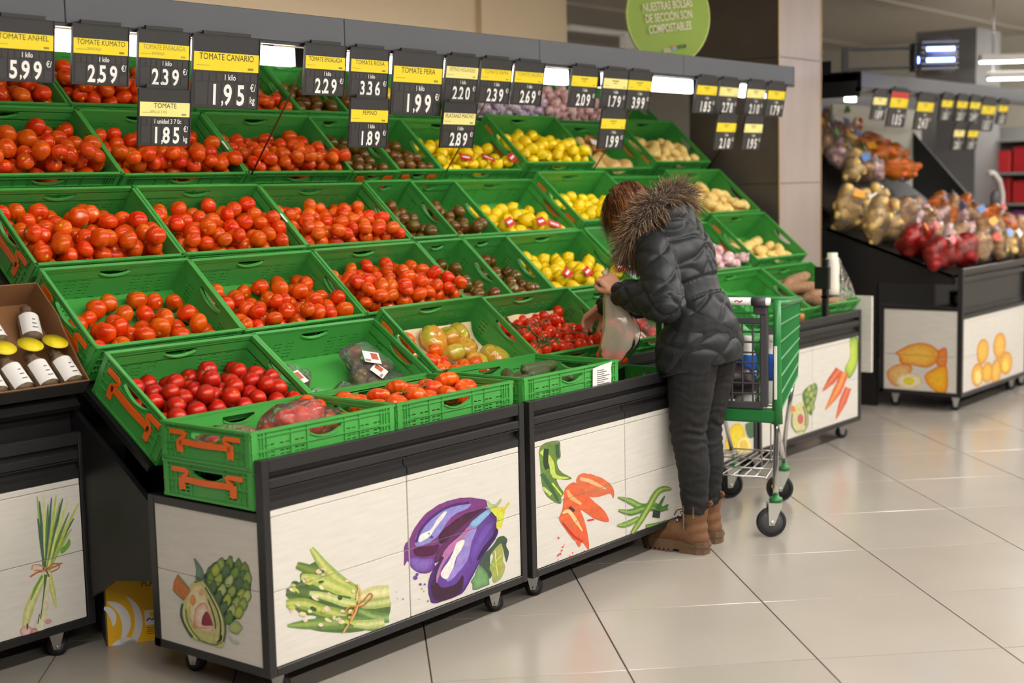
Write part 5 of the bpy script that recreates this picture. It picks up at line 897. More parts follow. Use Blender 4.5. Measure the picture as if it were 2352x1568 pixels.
 'SPRING_ONIONS': [(9874520,11059298,0,[166,551,166,528,167,495,168,456,170,405,171,349,172,309,180,308,180,348,180,404,179,455,176,494,172,527,170,550]),(4876884,5404254,0,[173,534,172,513,173,482,172,446,173,399,173,347,173,309,181,308,182,345,183,397,183,444,181,481,179,513,177,534]),(12897406,14410893,0,[189,557,187,534,185,500,182,460,180,408,177,350,175,309,183,307,186,348,190,406,193,458,193,499,193,533,193,557]),(6455880,7180624,0,[203,517,199,498,195,470,190,436,186,392,181,343,177,309,185,306,190,341,196,390,201,433,204,467,206,497,207,517]),(4613224,5140596,0,[217,537,212,516,206,485,199,448,192,400,184,346,178,308,187,306,193,344,202,397,209,445,214,482,218,514,221,536]),(11713108,13095006,0,[234,542,227,520,219,488,209,451,199,401,188,347,180,308,189,305,197,344,209,398,220,447,227,485,234,518,238,540]),(9874520,11059298,0,[245,517,237,498,227,469,216,436,204,392,191,343,182,308,190,305,200,339,213,388,226,432,235,466,243,495,249,515]),(4876884,5404254,0,[256,526,247,506,235,476,222,441,209,395,194,344,183,308,191,304,202,340,218,391,233,437,244,473,254,504,260,525]),(12897406,14410893,0,[275,515,264,496,249,468,233,435,216,391,198,342,186,307,193,304,207,338,226,386,244,430,257,464,270,493,278,513]),(6455880,7180624,0,[276,477,266,462,251,439,235,412,217,376,199,336,186,307,194,303,207,331,227,371,245,407,259,435,271,458,280,475]),(4613224,5140596,0,[292,455,280,442,263,422,244,399,224,368,203,332,188,307,196,303,211,327,233,362,254,393,270,417,285,438,296,452]),(11713108,13095006,0,[313,500,299,483,279,457,257,426,233,385,208,339,190,307,198,302,216,334,242,379,266,420,286,452,305,479,317,498]),(9874520,11059298,0,[282,423,271,413,255,398,238,380,220,355,201,327,187,308,195,303,209,322,229,349,248,373,262,392,276,409,286,420]),(4876884,5404254,0,[163,480,164,464,165,441,166,413,169,378,171,338,172,309,181,308,180,336,179,376,177,412,174,440,170,464,167,480]),(12897406,14410893,0,[261,499,252,482,239,456,225,425,211,385,195,340,184,308,192,304,204,336,220,380,235,420,247,452,258,479,265,497]),(7383612,7383612,1,[273,393,275,370,253,352,240,351,241,366,259,377]),(12502136,14472864,0,[170,302,161,295,150,282,137,267,124,247,109,224,97,201,91,175,88,150,87,133,103,126,109,142,117,164,127,185,137,207,150,230,162,250,171,267,179,282,184,292]),(12239976,14079116,0,[185,294,187,279,190,259,193,238,199,217,204,194,209,179,213,178,213,194,213,216,212,237,208,258,204,279,202,293]),(5795900,5795900,0,[175,298,174,281,171,258,167,232,161,202,153,169,148,146,152,144,159,166,169,198,178,228,182,254,185,278,187,294]),(7643196,7643196,0,[165,298,158,289,147,276,137,264,130,250,124,238,121,229,124,226,130,234,137,246,146,258,155,270,165,283,172,293]),(14078120,14078120,0,[185,288,179,265,171,232,164,203,160,182,156,165,153,153,173,145,176,157,180,174,185,196,188,226,191,261,193,285]),(12349506,12349506,0,[127,299,134,302,144,305,154,308,163,308,173,308,183,308,194,309,206,310,217,312,227,314,237,316,243,317,241,322,234,321,225,319,215,317,204,316,193,315,182,314,172,314,162,314,152,313,141,310,131,307,124,304]),(13536342,13536342,0,[135,322,136,326,137,332,139,335,145,335,154,333,162,329,171,323,179,315,181,313,171,314,154,318,141,321,141,317,154,314,171,310,183,309,182,317,173,325,164,332,155,336,145,338,137,338,133,334,132,327,131,323]),(12216380,12216380,0,[183,309,190,313,200,319,209,322,217,322,224,320,228,318,229,315,228,310,225,306,217,304,206,302,198,302,199,298,207,299,218,300,227,303,232,308,233,314,231,320,225,324,216,326,207,326,198,322,188,317,181,313]),(7887420,7887420,0,[180,311,183,303,188,293,191,285,195,286,192,294,188,304,184,311]),(12482672,14728886,1,[124,126,120,117,111,113,100,113,89,119,82,128,80,138,83,146,92,151,103,150,114,145,121,136]),(13551786,14999240,1,[167,133,164,122,157,116,148,115,139,121,133,131,131,142,135,153,142,159,151,160,160,155,166,145]),(11559016,13538966,1,[141,117,139,110,134,106,126,106,120,110,115,117,114,125,116,131,122,136,129,136,135,132,140,125]),(13538966,13538966,1,[192,142,190,138,185,137,179,137,173,140,168,144,167,148,169,151,173,153,180,152,186,150,190,146]),(5263430,5263430,0,[103,158,102,152,102,145,101,139,107,138,107,143,108,151,108,156]),(5531708,5531708,0,[148,176,146,168,142,156,140,148,144,146,146,155,149,166,152,174])],
 'CAB3': [(5670962,12374096,1,[1060,578,1159,575,1161,428,1093,369,1047,355,994,414,1061,473]),(12864050,14844506,0,[886,437,861,424,824,405,788,387,761,365,732,343,715,326,723,322,762,328,813,340,864,352,903,370,942,388,970,401]),(13390396,14975578,0,[1001,314,982,297,957,273,929,246,911,212,891,175,880,148,891,144,927,163,974,192,1018,219,1043,247,1065,273,1080,291]),(13918770,15376474,0,[946,409,922,385,888,351,850,320,815,283,773,246,747,219,757,214,810,230,881,256,949,284,989,320,1022,355,1044,381]),(5928002,5928002,1,[478,338,545,373,642,377,656,327,621,268,587,209,518,257]),(5270076,9874010,1,[623,384,634,373,639,361,631,350,616,344,595,349,588,360,590,372,604,379]),(5270076,11976292,1,[568,379,579,367,584,355,576,345,561,339,541,344,534,354,536,366,550,374]),(5270076,9874010,1,[637,351,648,339,653,327,645,317,630,311,609,316,602,326,604,338,618,346]),(5270076,9874010,1,[541,357,552,346,557,334,549,323,534,317,513,322,506,333,509,345,522,352]),(5270076,11976292,1,[589,344,600,333,605,321,597,310,582,305,561,309,554,320,556,332,570,340]),(5270076,9874010,1,[623,314,635,303,640,291,631,280,616,274,595,279,588,290,591,302,605,310]),(5270076,9874010,1,[548,318,559,307,564,295,556,284,541,279,520,283,513,294,516,306,529,314]),(5270076,9874010,1,[589,294,600,282,605,270,597,260,582,254,561,259,554,270,556,281,570,289]),(5270076,11976292,1,[562,272,573,261,578,249,569,238,555,232,534,237,527,248,529,260,543,267]),(5270076,9874010,1,[610,272,621,260,626,248,618,238,603,232,582,237,575,248,577,260,591,267]),(13552274,13552274,1,[411,297,491,293,532,236,546,171,491,129,411,141,358,193,358,255]),(7240778,7240778,0,[492,285,504,269,520,246,532,223,537,203,537,184,532,168,519,154,500,142,486,135,497,129,511,137,531,149,546,164,551,182,551,202,546,222,533,246,516,269,504,286]),(5926480,5926480,0,[358,256,354,239,350,216,352,193,368,174,390,156,406,143,416,146,400,158,379,175,365,193,363,214,367,237,371,253]),(5528124,5528124,0,[478,275,487,260,500,240,509,220,510,200,507,179,505,165,519,162,521,177,524,198,522,219,513,240,500,261,491,275]),(8555600,8555600,0,[399,146,426,144,464,141,492,138,491,145,463,147,424,151,397,153]),(13000808,13000808,1,[493,204,488,191,475,183,458,182,440,188,428,200,423,215,428,228,440,236,458,237,475,231,488,219]),(14453824,14453824,1,[332,271,339,301,391,285,398,259]),(14052954,14052954,1,[261,324,257,320,248,318,235,318,223,321,213,326,210,332,213,336,223,338,235,338,248,335,257,330]),(13523532,13523532,1,[252,356,249,349,240,345,229,345,218,348,209,355,206,362,209,369,218,374,229,374,241,371,249,364])],
 'LEMON': [(14858782,16046140,1,[1072,183,1038,149,989,131,939,135,899,158,882,195,891,235,924,269,972,288,1023,285,1063,262,1081,225]),(15783514,16445640,1,[1142,150,1127,130,1097,119,1060,121,1026,135,1004,156,999,180,1013,201,1043,211,1079,210,1114,196,1137,174]),(16179832,15516752,1,[1121,157,1114,141,1095,131,1070,131,1044,140,1026,156,1019,174,1026,190,1045,199,1070,200,1096,191,1115,175]),(5008976,5008976,1,[1083,270,1174,265,1174,196,1113,201]),(4613184,4613184,1,[935,141,993,155,1010,124]),(13515826,14839386,1,[852,201,846,184,830,173,809,171,788,180,773,195,768,215,774,232,789,243,810,244,831,236,846,220])],
 'ONIONS': [(13784108,14847046,1,[372,364,439,405,441,287,388,277]),(14054436,15777360,1,[107,355,189,406,281,429,357,408,399,366,373,305,313,272,228,281,143,291,129,335]),(13924402,15253112,1,[46,217,96,271,174,289,221,266,191,204,137,140,82,151]),(14317588,16038444,1,[298,211,358,267,444,288,444,126,360,130]),(14862456,16183506,1,[285,184,273,159,242,139,199,129,156,132,123,148,111,172,123,198,155,218,198,228,241,224,273,208]),(15652412,15652412,1,[237,181,232,168,218,158,199,153,179,155,165,163,160,175,165,189,179,199,198,204,218,202,232,193])],
 'POTATOES': [(13533224,15777360,1,[434,331,409,292,362,269,306,266,255,285,223,320,218,362,242,400,288,424,344,427,396,409,429,373]),(13533224,15777360,1,[752,335,726,295,675,270,613,268,557,288,522,324,516,368,542,408,592,432,654,436,710,417,747,380]),(13533224,15777360,1,[346,189,322,155,276,134,221,133,170,152,138,185,133,223,155,257,200,277,256,279,307,261,340,228]),(13533224,15777360,1,[513,184,491,153,449,134,399,133,353,150,323,180,318,215,339,246,380,265,431,266,477,250,508,220]),(13533224,15777360,1,[672,173,649,134,606,109,555,106,511,125,483,160,481,203,503,242,545,266,595,270,641,252,669,216]),(13533224,15777360,1,[883,202,857,166,805,145,742,145,685,164,648,199,641,239,666,274,717,295,779,297,838,278,876,243]),(16047244,16047244,1,[303,183,296,163,277,150,251,147,224,156,204,174,196,196,202,216,221,230,247,232,274,223,295,205]),(16177242,16177242,1,[804,200,798,181,779,169,752,167,725,175,705,192,697,212,703,231,722,243,748,246,776,237,796,220])],
}
M_PRINT = mat('print_ink', (.5,.5,.5), .45, attr='col', vary=.13, vscale=55, detail=6)
def hexc(h): return srgb(h >> 16 & 255, h >> 8 & 255, h & 255)
def inside(p, poly):
    r = False; n = len(poly)
    for i in range(n):
        (x1, y1), (x2, y2) = poly[i], poly[i-1]
        if (y1 > p[1]) != (y2 > p[1]) and p[0] < (x2-x1)*(p[1]-y1)/(y2-y1)+x1: r = not r
    return r
def print_mesh(shapes, name, M_, cuts_z=(), cuts_x=(), xr=None, zr=None):
    """flat ink lying a hair in front of its panel (panel x right, z up, faces -y)"""
    bm = bmesh.new(); cl = bm.verts.layers.float_color.new('col'); rr = random.Random(4)
    for n, (e, c, sm, P) in enumerate(shapes):
        pts = [(P[i]/1000, P[i+1]/1000) for i in range(0, len(P), 2)]
        if sm:
            Q = []; k = len(pts)
            for i in range(k):
                p0, p1, p2, p3 = [Vector(pts[(i+q) % k]) for q in (-1,0,1,2)]
                for s in range(3):
                    t = s/3; Q.append(.5*((2*p1)+(-p0+p2)*t+(2*p0-5*p1+4*p2-p3)*t*t+(-p0+3*p1-3*p2+p3)*t**3))
            pts = [(q.x+rr.uniform(-.001,.001), q.y+rr.uniform(-.001,.001)) for q in Q]
        ec, cc = hexc(e), hexc(c); y = -.00006*(n+1)
        tri = tessellate_polygon([[Vector((p[0], p[1], 0)) for p in pts]])
        vs = [bm.verts.new((p[0], y, p[1])) for p in pts]
        for v in vs: v[cl] = (*[q*(1+rr.uniform(-.06,.06)) for q in ec], 1)
        for t in tri:
            try: f = bm.faces.new([vs[i] for i in t])
            except ValueError: continue
        if c != e:      # paler wash in the middle of the stroke
            cx = sum(p[0] for p in pts)/len(pts); cz = sum(p[1] for p in pts)/len(pts); k = len(pts)
            if sm and not all(inside((cx+(p[0]-cx)*.88, cz+(p[1]-cz)*.88), pts) for p in pts):
                for v in vs: v[cl] = (*[(a_+b_)/2*(1+rr.uniform(-.18,.18)) for a_, b_ in zip(ec, cc)], 1)
            elif sm:
                inner = [bm.verts.new((cx+(p[0]-cx)*.90, y-.00003, cz+(p[1]-cz)*.90)) for p in pts]; mid = [bm.verts.new((cx+(p[0]-cx)*.45, y-.00003, cz+(p[1]-cz)*.45)) for p in pts]
                for v in inner: v[cl] = (*[a_*.5+b_*.5 for a_, b_ in zip(ec, cc)], 1)
                for v in mid: v[cl] = (*cc, 1)
                for i in range(k):
                    j = (i+1) % k
                    bm.faces.new((inner[i], inner[j], mid[j], mid[i]))
                for t in tri:
                    try: bm.faces.new([mid[i] for i in t])
                    except ValueError: pass
            else:
                h = k//2; L = pts[:h]; Rr = pts[h:][::-1]
                A = [bm.verts.new((L[i][0]*.75+Rr[i][0]*.25, y-.00003, L[i][1]*.75+Rr[i][1]*.25)) for i in range(h)]
                B = [bm.verts.new(((L[i][0]+Rr[i][0])/2, y-.00003, (L[i][1]+Rr[i][1])/2)) for i in range(h)]
                C_ = [bm.verts.new((L[i][0]*.25+Rr[i][0]*.75, y-.00003, L[i][1]*.25+Rr[i][1]*.75)) for i in range(h)]
                for q in (A, C_):
                    for v in q: v[cl] = (*[a_*.6+b_*.4 for a_, b_ in zip(ec, cc)], 1)
                for v in B: v[cl] = (*cc, 1)
                for i in range(h-1): bm.faces.new((A[i],A[i+1],B[i+1],B[i])); bm.faces.new((B[i],B[i+1],C_[i+1],C_[i]))
    def slit(co, no, gap):
        for s in (-1, 1):
            g = bm.verts[:]+bm.edges[:]+bm.faces[:]
            bmesh.ops.bisect_plane(bm, geom=g, plane_co=Vector(co)+Vector(no)*gap*s/2, plane_no=no)
        dead = [f for f in bm.faces if abs((f.calc_center_median()-Vector(co)).dot(Vector(no))) < gap/2-1e-6]
        bmesh.ops.delete(bm, geom=dead, context='FACES')
    for z in cuts_z: slit((0,0,z), (0,0,1), .0018)
    for x in cuts_x: slit((x,0,0), (1,0,0), .006)
    for lim, no in ((xr,(1,0,0)), (zr,(0,0,1))):
        if lim:
            for val, sg in ((lim[0],-1),(lim[1],1)):
                co = Vector(no)*val; bmesh.ops.bisect_plane(bm, geom=bm.verts[:]+bm.edges[:]+bm.faces[:], plane_co=co, plane_no=Vector(no)*sg, clear_outer=True)
    for f in bm.faces:
        f.normal_update()
        if f.normal.y > 0: f.normal_flip()
    me = bpy.data.meshes.new(name); bm.to_mesh(me); bm.free(); me.materials.append(M_PRINT); return me
M_PLANK = mat('white_wood_print', srgb(216,211,202), .42, vary=.05, vscale=9, stretch=(1.0,1.0,9.0), rand=.015, detail=8)
def caster(parent, x, y, r=.032, rz=0.0):
    c = obj('caster', None, parent, (x, y, 0), (0,0,rz)); c.empty_display_size = .02
    mb = MB(); mb.cyl((-.012,0,r), (.012,0,r), r, n=20); mb.build('wheel', M_RUBBER, c)
    mb = MB(); mb.cyl((-.0135,0,r), (.0135,0,r), r*.62, n=16); mb.build('hub', M_GREYRUB, c)
    mb = MB()
    for s in (-1,1): mb.prism([(-.026,.088),(.026,.088),(.010,r-.008),(-.008,r-.008)], .0025, M=T(s*.017,0,0) @ RZ(PI/2))
    mb.b2(-.02,.02,-.028,.028,.085,.094); mb.cyl((-.021,0,r),(.021,0,r),.005,n=8)
    mb.build('fork', M_STEEL, c)
    mb = MB(); mb.box((0,.036,.072),(.022,.034,.006), rot=Euler((-.35,0,0)).to_matrix()); mb.build('brake_lever', M_BLACK, c)
def cabinet(u, v, label, arts=(), side_art=None, W=1.2, D=.53, H=.73, rail2=True, doors=2, sideH=.575, side_frame=True):
    t = thing('display_cabinet', label, 'cabinet', (u, v, 0), group='cabinets on casters')
    B0 = .095
    mb = MB()
    for x in (0, W-.028): mb.b2(x, x+.028, 0, .032, B0, H, ch=.002)
    for x in (0, W-.028): mb.b2(x, x+.028, D-.03, D, B0, sideH, ch=.002)
    mb.b2(.028, W-.028, 0, .032, B0, B0+.026, ch=.002); mb.b2(0, W, D-.03, D, B0, B0+.026)
    for x in (0, W-.028):
        mb.b2(x, x+.028, .032, D-.03, B0, B0+.026, ch=.002); mb.b2(x, x+.028, .032, D-.03, sideH-.026, sideH, ch=.002)
    mb.build('frame', M_FRAME, t)
    mb = MB(); mb.b2(.028, W-.028, .002, .024, H-.040, H, ch=.003); mb.b2(.02, W-.02, .024, .031, .575, H-.004); mb.build('top_board', M_FRAME, t)
    mb = MB(); mb.b2(.028, W-.028, .001, .020, H-.086, H-.058, ch=.003); mb.build('front_rail', M_FRAME, t)
    mb = MB(); mb.b2(.02, W-.02, .026, D-.01, .562, .575); mb.build('shelf', M_BLACK, t)
    mb = MB(); mb.b2(.03, W-.03, D-.012, D-.004, B0+.02, .56); mb.b2(.03, W-.03, .03, D-.02, B0+.004, B0+.018); mb.build('back_and_bottom', M_BLACK, t)
    n = doors; dw = (W-.056)/n
    zc = (B0+.026, .3425, .5615, .582)
    for k in range(n):
        x0 = .028+k*dw+.0022; x1 = .028+(k+1)*dw-.0022
        d = obj('door', None, t, (0,0,0)); d.empty_display_size = .05
        for q in range(3):
            mb = MB(); mb.b2(x0, x1, .006, .022, zc[q]+.0009, zc[q+1]-.0009, ch=.0012); mb.build('plank', M_PLANK, d)
        mb = MB(); mb.prism([(.004,.584),(.004,.606),(.020,.616),(.020,.636),(.004,.638),(.004,.642),(.024,.642),(.024,.584)], x1-x0, M=T(x1,0,0) @ RZ(PI/2))
        mb.build('grip', M_FRAME, d)
    for nm, sh in arts:
        o = obj('printed_'+nm, print_mesh(sh, 'printed_'+nm, None, zc[1:3], [.028+dw*k for k in range(1,n)], (.032, W-.032), (B0+.027, .581)), t, (0,.0055,0)); o['label'] = 'watercolour print of '+nm.replace('_',' ')
    for q, (za, zb) in enumerate(((B0+.026,.345),(.347,sideH-.026))):
        for x in (0.004, W-.012):
            mb = MB(); mb.b2(x, x+.008, .032, D-.03, za, zb); mb.build('side_plank', M_PLANK, t)
    if side_art:
        o = obj('printed_'+side_art[0], print_mesh(side_art[1], 'printed_'+side_art[0], None, (.346,), (), (.034, D-.034), (B0+.027, sideH-.027)), t, M=T(.0035, D, 0) @ RZ(-PI/2)); o['label'] = 'watercolour print of '+side_art[0].replace('_',' ')
    for (x, y, rz) in ((.10,.075,.5),(W-.10,.075,.9),(.10,D-.07,.3),(W-.10,D-.07,1.2)): caster(t, x, y, rz=rz)
    return t
cabinet(2.57, 2.97, 'white plank cabinet printed with asparagus and aubergines, nearest the camera', (('asparagus',ART['ASPARAGUS']),('aubergines',ART['AUBERGINE'])), ('artichokes',ART['ARTICHOKE']))
cabinet(3.80, 2.97, 'white plank cabinet printed with red peppers and green beans, beside the woman', (('peppers_and_beans',ART['PEPPERS']),), ('leaves', [(0x4a6a3a,0x8aa050,1,[300,380,420,360,470,430,440,545,340,540])]))
cabinet(4.99, 3.38, 'white plank cabinet printed with a lemon, behind the shopping cart', (('lemon',ART['LEMON']),))
cabinet(6.21, 3.38, 'white plank cabinet printed with carrots and an artichoke, under the cassava crate', (('carrots_and_artichoke',ART['CAB3']),))
cabinet(8.45, 3.19, 'white plank cabinet printed with onions and potatoes, past the pillar', (('potatoes',[(a,b,c,[q+(50 if i % 2 == 0 else 0) for i, q in enumerate(P)]) for a,b,c,P in ART['POTATOES']]),), ('onions',ART['ONIONS']), H=.90, D=.54, sideH=.66)
cabinet(9.67, 3.19, 'white plank cabinet with plain doors, cut by the right edge', (), None, H=.90, D=.54, sideH=.66)
# ---------------------------------------------------------------- price signs
M_SIGN = mat('sign_black', srgb(46,44,44), .5, vary=.06, vscale=30)
M_SLOT = mat('sign_slot', srgb(58,55,54), .45)
M_YEL = mat('label_yellow', srgb(252,224,32), .55, vary=.02, vscale=10)
M_PALE = mat('label_pale', srgb(253,240,150), .55, vary=.02, vscale=10)
M_REDL = mat('label_red', srgb(206,40,34), .5)
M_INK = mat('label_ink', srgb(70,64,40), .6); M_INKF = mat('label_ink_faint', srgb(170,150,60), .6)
M_WHT = mat('sign_digit_white', srgb(250,248,244), .5)
def price_sign(u, z, big, name, sub, unit, price, label, pale=False, faint=False, v=3.828, kg=False, red=False, group='price signs'):
    w, h = (.298,.250) if big else (.214,.190)
    t = thing('price_sign', label, 'price sign', (u, v, z), (math.radians(7 if u < 4.3 else 10.5),0,0), group)       # origin: top left corner
    s = h/.190
    mb = MB(); mb.b2(0, w, 0, .008, -h, 0, ch=.0015); mb.b2(.004, w-.004, -.0015, 0, -.004*s, -.001); mb.b2(0,.004,-.0025,0,-h,0); mb.b2(w-.004,w,-.0025,0,-h,0)
    mb.build('board', M_SIGN, t)
    mb = MB(); mb.b2(w*.15, w*.85, .0, .010, 0, .012); mb.build('clip', M_SIGN, t)
    lt, lb = -.045*s, -.092*s
    mb = MB(); mb.b2(.005, w-.005, -.0012, 0, lb, lt); mb.build('name_label', M_PALE if pale else M_YEL, t)
    if red:
        mb = MB(); mb.b2(.005, w-.005, -.0012, 0, lt, lt+.03*s); mb.build('red_flag', M_REDL, t)
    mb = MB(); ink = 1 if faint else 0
    xs = min(1.0, (w*.86)/(max(1,len(name))*.0155*s))
    if name: put_text(mb, name, w/2, -.0016, lt-.019*s, .0235*s, ink, 0.0, xs=xs)
    else:
        mb.b2(w*.36, w*.62, -.0016, -.0014, lt-.014*s, lt-.008*s, 1); mb.b2(w*.42, w*.56, -.0016, -.0014, lt-.024*s, lt-.020*s, 1)
    if sub: put_text(mb, sub, w*.38, -.0016, lt-.036*s, .013*s, 1, xs=.95)
    for k in range(7): mb.b2(w*.82+k*.0028*s, w*.82+k*.0028*s+.0016*s, -.0016, -.0014, lb+.005*s, lb+.011*s, ink)
    mb.b2(w*.06, w*.25, -.0016, -.0014, lb+.012*s, lb+.0135*s, 1)
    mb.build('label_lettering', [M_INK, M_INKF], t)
    mb = MB()
    n = 9
    for k in range(n): mb.b2(.010+k*(w-.02)/n+.002, .010+(k+1)*(w-.02)/n-.002, -.001, 0, -.118*s, -.099*s)
    for k in range(4): mb.b2(.010+k*(w*.82-.01)/4+.002, .010+(k+1)*(w*.82-.01)/4-.002, -.001, 0, -h+.010*s, -.123*s)
    mb.b2(w*.83, w-.010, -.001, 0, -h+.010*s, -.155*s)
    mb.build('number_slots', M_SLOT, t)
    mb = MB(); put_text(mb, unit, w*.55, -.0018, -.115*s, .0215*s, 0, .012, xs=.85)
    cell = (w*.82-.01)/4
    digs = [c for c in price if c != ',']; first = price.index(',') if ',' in price else 1
    for k, c in enumerate(digs):
        put_text(mb, c, .010+cell*(4-len(digs)+k+.5), -.0018, -.1785*s, .074*s, 0, .026, xs=.80)
        if k == first: put_text(mb, ',', .010+cell*(4-len(digs)+k+.10), -.0018, -.176*s, .05*s, 0, .02, xs=.8)
    put_text(mb, '€/', w*.905, -.0018, -.142*s, .027*s, 0, .012, xs=.75)
    if kg: put_text(mb, 'kg', w*.90, -.0018, -.174*s, .026*s, 0, .012, xs=.75)
    mb.build('price_lettering', M_WHT, t)
    return t
Z1, Z2 = 2.020, 1.829
SG = [(2.350,Z1,0,'TOMATE ANHEL','','1 kilo','5,99',{}),(2.626,Z1,0,'TOMATE KUMATO','BANDEJA','1 kilo','2,59',{}),(2.873,Z1,0,'TOMATE ENSALADA','BANDEJA','1 kilo','2,39',dict(faint=True)),
 (2.864,Z2,0,'TOMATE','MALLA 2 KG','1 unidad 3 7 0c','1,85',dict(pale=True,kg=True)),(3.098,Z1,1,'TOMATE CANARIO','','1 kilo','1,95',dict(kg=True)),(3.611,Z1,0,'TOMATE ENSALADA','','1 kilo','2,29',{}),
 (3.847,Z1,0,'TOMATE ROSA','','1 kilo','3,36',{}),(3.836,Z2,0,'PEPINO','','1 kilo','1,89',{}),(4.084,Z1,1,'TOMATE PERA','','1 kilo','1,99',{}),(4.401,Z1,0,'PEPINO HOLANDES','','1 kilo','2,20',dict(pale=True,faint=True)),
 (4.625,Z1,0,'TOMATE RAMA','','1 kilo','2,39',dict(faint=True)),(4.376,Z2,0,'PLATANO MACHO','','1 kilo','2,89',dict(pale=True)),(4.856,Z1,0,'TOMATE NEGRO','','1 kilo','2,69',dict(faint=True)),
 (5.278,Z1,0,'','','1 kilo','2,09',dict(faint=True)),(5.534,Z1,0,'','','1 kilo','1,79',dict(pale=True,faint=True)),(5.745,Z1,0,'','','1 kilo','3,99',dict(faint=True)),(5.510,Z2,0,'','','1 kilo','1,99',dict(faint=True)),
 (6.388,Z1,0,'','','1 kilo','1,85',dict(faint=True)),(6.620,Z1,0,'','','1 kilo','2,78',dict(pale=True,faint=True)),(6.590,Z2,0,'','','1 kilo','2,10',dict(faint=True)),
 (6.918,Z1,0,'','','1 kilo','2,10',dict(pale=True,faint=True)),(7.158,Z1,0,'','','1 kilo','1,79',{}),(6.890,Z2,0,'','','1 kilo','1,95',dict(pale=True,faint=True))]
SEEN = {}
for (u, z, big, nm, sub, unit, pr_, kw) in SG:
    far = u > 5.2
    lab = ('large' if big else 'small') + ' black price sign, ' + ('pale' if kw.get('pale') else 'yellow') + (' label, priced %s' % pr_.replace(',', '.')) + ('' if far else ', ' + nm.lower())
    if z == Z2: lab += ', hung in the lower tier'
    elif u == 6.918: lab += ', upper tier near the pillar'
    price_sign(u, z, big, nm, sub, unit, pr_, lab, **kw)
# ---------------------------------------------------------------- left neighbour: cabinet, shelf, carton of jars, banana box
cabinet(1.402, 3.85, 'dark cabinet printed with spring onions, at the left edge', (('spring_onions',[(a,b,c,[q+(848 if i % 2 == 0 else 0) for i, q in enumerate(P)]) for a,b,c,P in ART['SPRING_ONIONS']]),), None)
lt = thing('display_shelf', 'black sloping display shelf at the left edge', 'shelf', (1.402, 3.87, .575))
mb = MB(); mb.b2(.0, 1.185, .03, .40, .0, .255, ch=.004); mb.build('box', M_BLACK, lt)
mb = MB(); mb.M = T(0,-.005,.262) @ RX(math.radians(43)); mb.b2(0,1.185,-.03,.42,-.02,.0); mb.build('deck', M_BLACK, lt)
M_CARD = mat('carton_brown', srgb(132,90,54), .75, vary=.06, vscale=14); M_CARDK = mat('carton_black', srgb(44,40,38), .6)
tr = thing('carton_tray', 'open brown carton tray of jars on the left shelf', 'tray', M=T(2.33, 3.842, .858) @ RX(math.radians(43)))
mb = MB(); mb.b2(-.27,.27,0,.40,0,.004); mb.build('bottom', M_CARD, tr)
for (a,b,c,d,h,nm) in ((-.27,.27,.0,.005,.055,'front_wall'),(-.27,.27,.395,.40,.10,'rear_wall')):
    mb = MB(); mb.b2(a,b,c,d,0,h); mb.build(nm, [M_CARD], tr)
mb = MB(); mb.b2(-.27,.27,-.002,0,0,.054); mb.build('front_print', M_CARDK, tr)
for x in (-.27,.265):
    mb = MB(); mb.prism([(0,0),(.40,0),(.40,.10),(.25,.10),(.20,.085),(.06,.06),(0,.055)], .005, M=T(x+.005,0,0) @ RZ(PI/2)); mb.build('side_wall', M_CARD, tr)
M_JAR = mat('jar_contents', srgb(126,108,86), .12, coat=.6, vary=.4, vscale=40); M_YLID = mat('yellow_sticker', srgb(244,220,24), .45)
jr2 = random.Random(11)
def jar(x, y, z, lid, lab, rz=0.0):
    t = thing('jar', lab, 'jar', M=tr.matrix_basis @ T(x, y, z) @ RZ(rz), group='jars in the carton tray')
    mb = MB(); mb.lathe([(.004,0),(.032,.002),(.034,.02),(.034,.085),(.026,.105),(.020,.112),(.020,.135),(.004,.137)], 16, M=RX(-PI/2)); mb.build('glass', M_JAR, t)
    n = 8; vs = []; fs = []
    for yy in (.002,.088):
        for i in range(n+1):
            a = PI*(.10+.80*i/n); vs.append((.0352*math.cos(a), yy, .0352*math.sin(a)))
    for i in range(n): fs.append((i, i+1, n+2+i, n+1+i))
    mb = MB(); mb.add(vs, fs, 0, True); mb.build('white_label', M_TAG, t)
    mb = MB()
    for k in range(3): mb.box((.002, .020+.018*k, .0362), (.018-.004*k,.0028,.0008))
    mb.build('print', mat('ink', srgb(70,68,66), .6), t)
    if lid:
        mb = MB(); mb.lathe([(.001,0),(.040,0),(.041,.002),(.001,.003)], 20, M=T(0,.150,.034) @ RX(-.25)); mb.build('yellow_sticker', M_YLID, t)
        mb = MB()
        for k in range(3): mb.box((0,.138+.012*k,.039-.003*k),(.034-.006*abs(k-1),.003,.001), rot=Euler((-.25,0,0)).to_matrix())
        mb.build('lettering', M_INK, t)
    return t
for k in range(6): jar(.222-.088*k, .012, .038, True, 'jar with white label and yellow round sticker, %s from the right in the carton' % ('first','second','third','fourth','fifth','sixth')[k], jr2.uniform(-.06,.06))
for k in range(4): jar(.18-.12*k, .215, .036, False, 'jar with a slipped white label in the rear row, %s from the right' % ('first','second','third','fourth')[k], jr2.uniform(-.5,.5))
bb = thing('banana_carton', 'yellow carton with white banana print on the floor behind the front cabinet', 'carton', (2.645, 3.86, 0), (0,0,-.52))
mb = MB(); mb.b2(0,.40,0,.006,0,.232); mb.build('front_wall', mat('carton_yellow', srgb(248,190,26), .55, vary=.03, vscale=8), bb)
mb = MB(); mb.b2(0,.40,.006,.3,0,.006); mb.b2(0,.40,.294,.3,0,.232); mb.b2(.394,.40,0,.3,0,.232); mb.b2(0,.40,.006,.08,.226,.232); mb.build('body', M_CARD, bb)
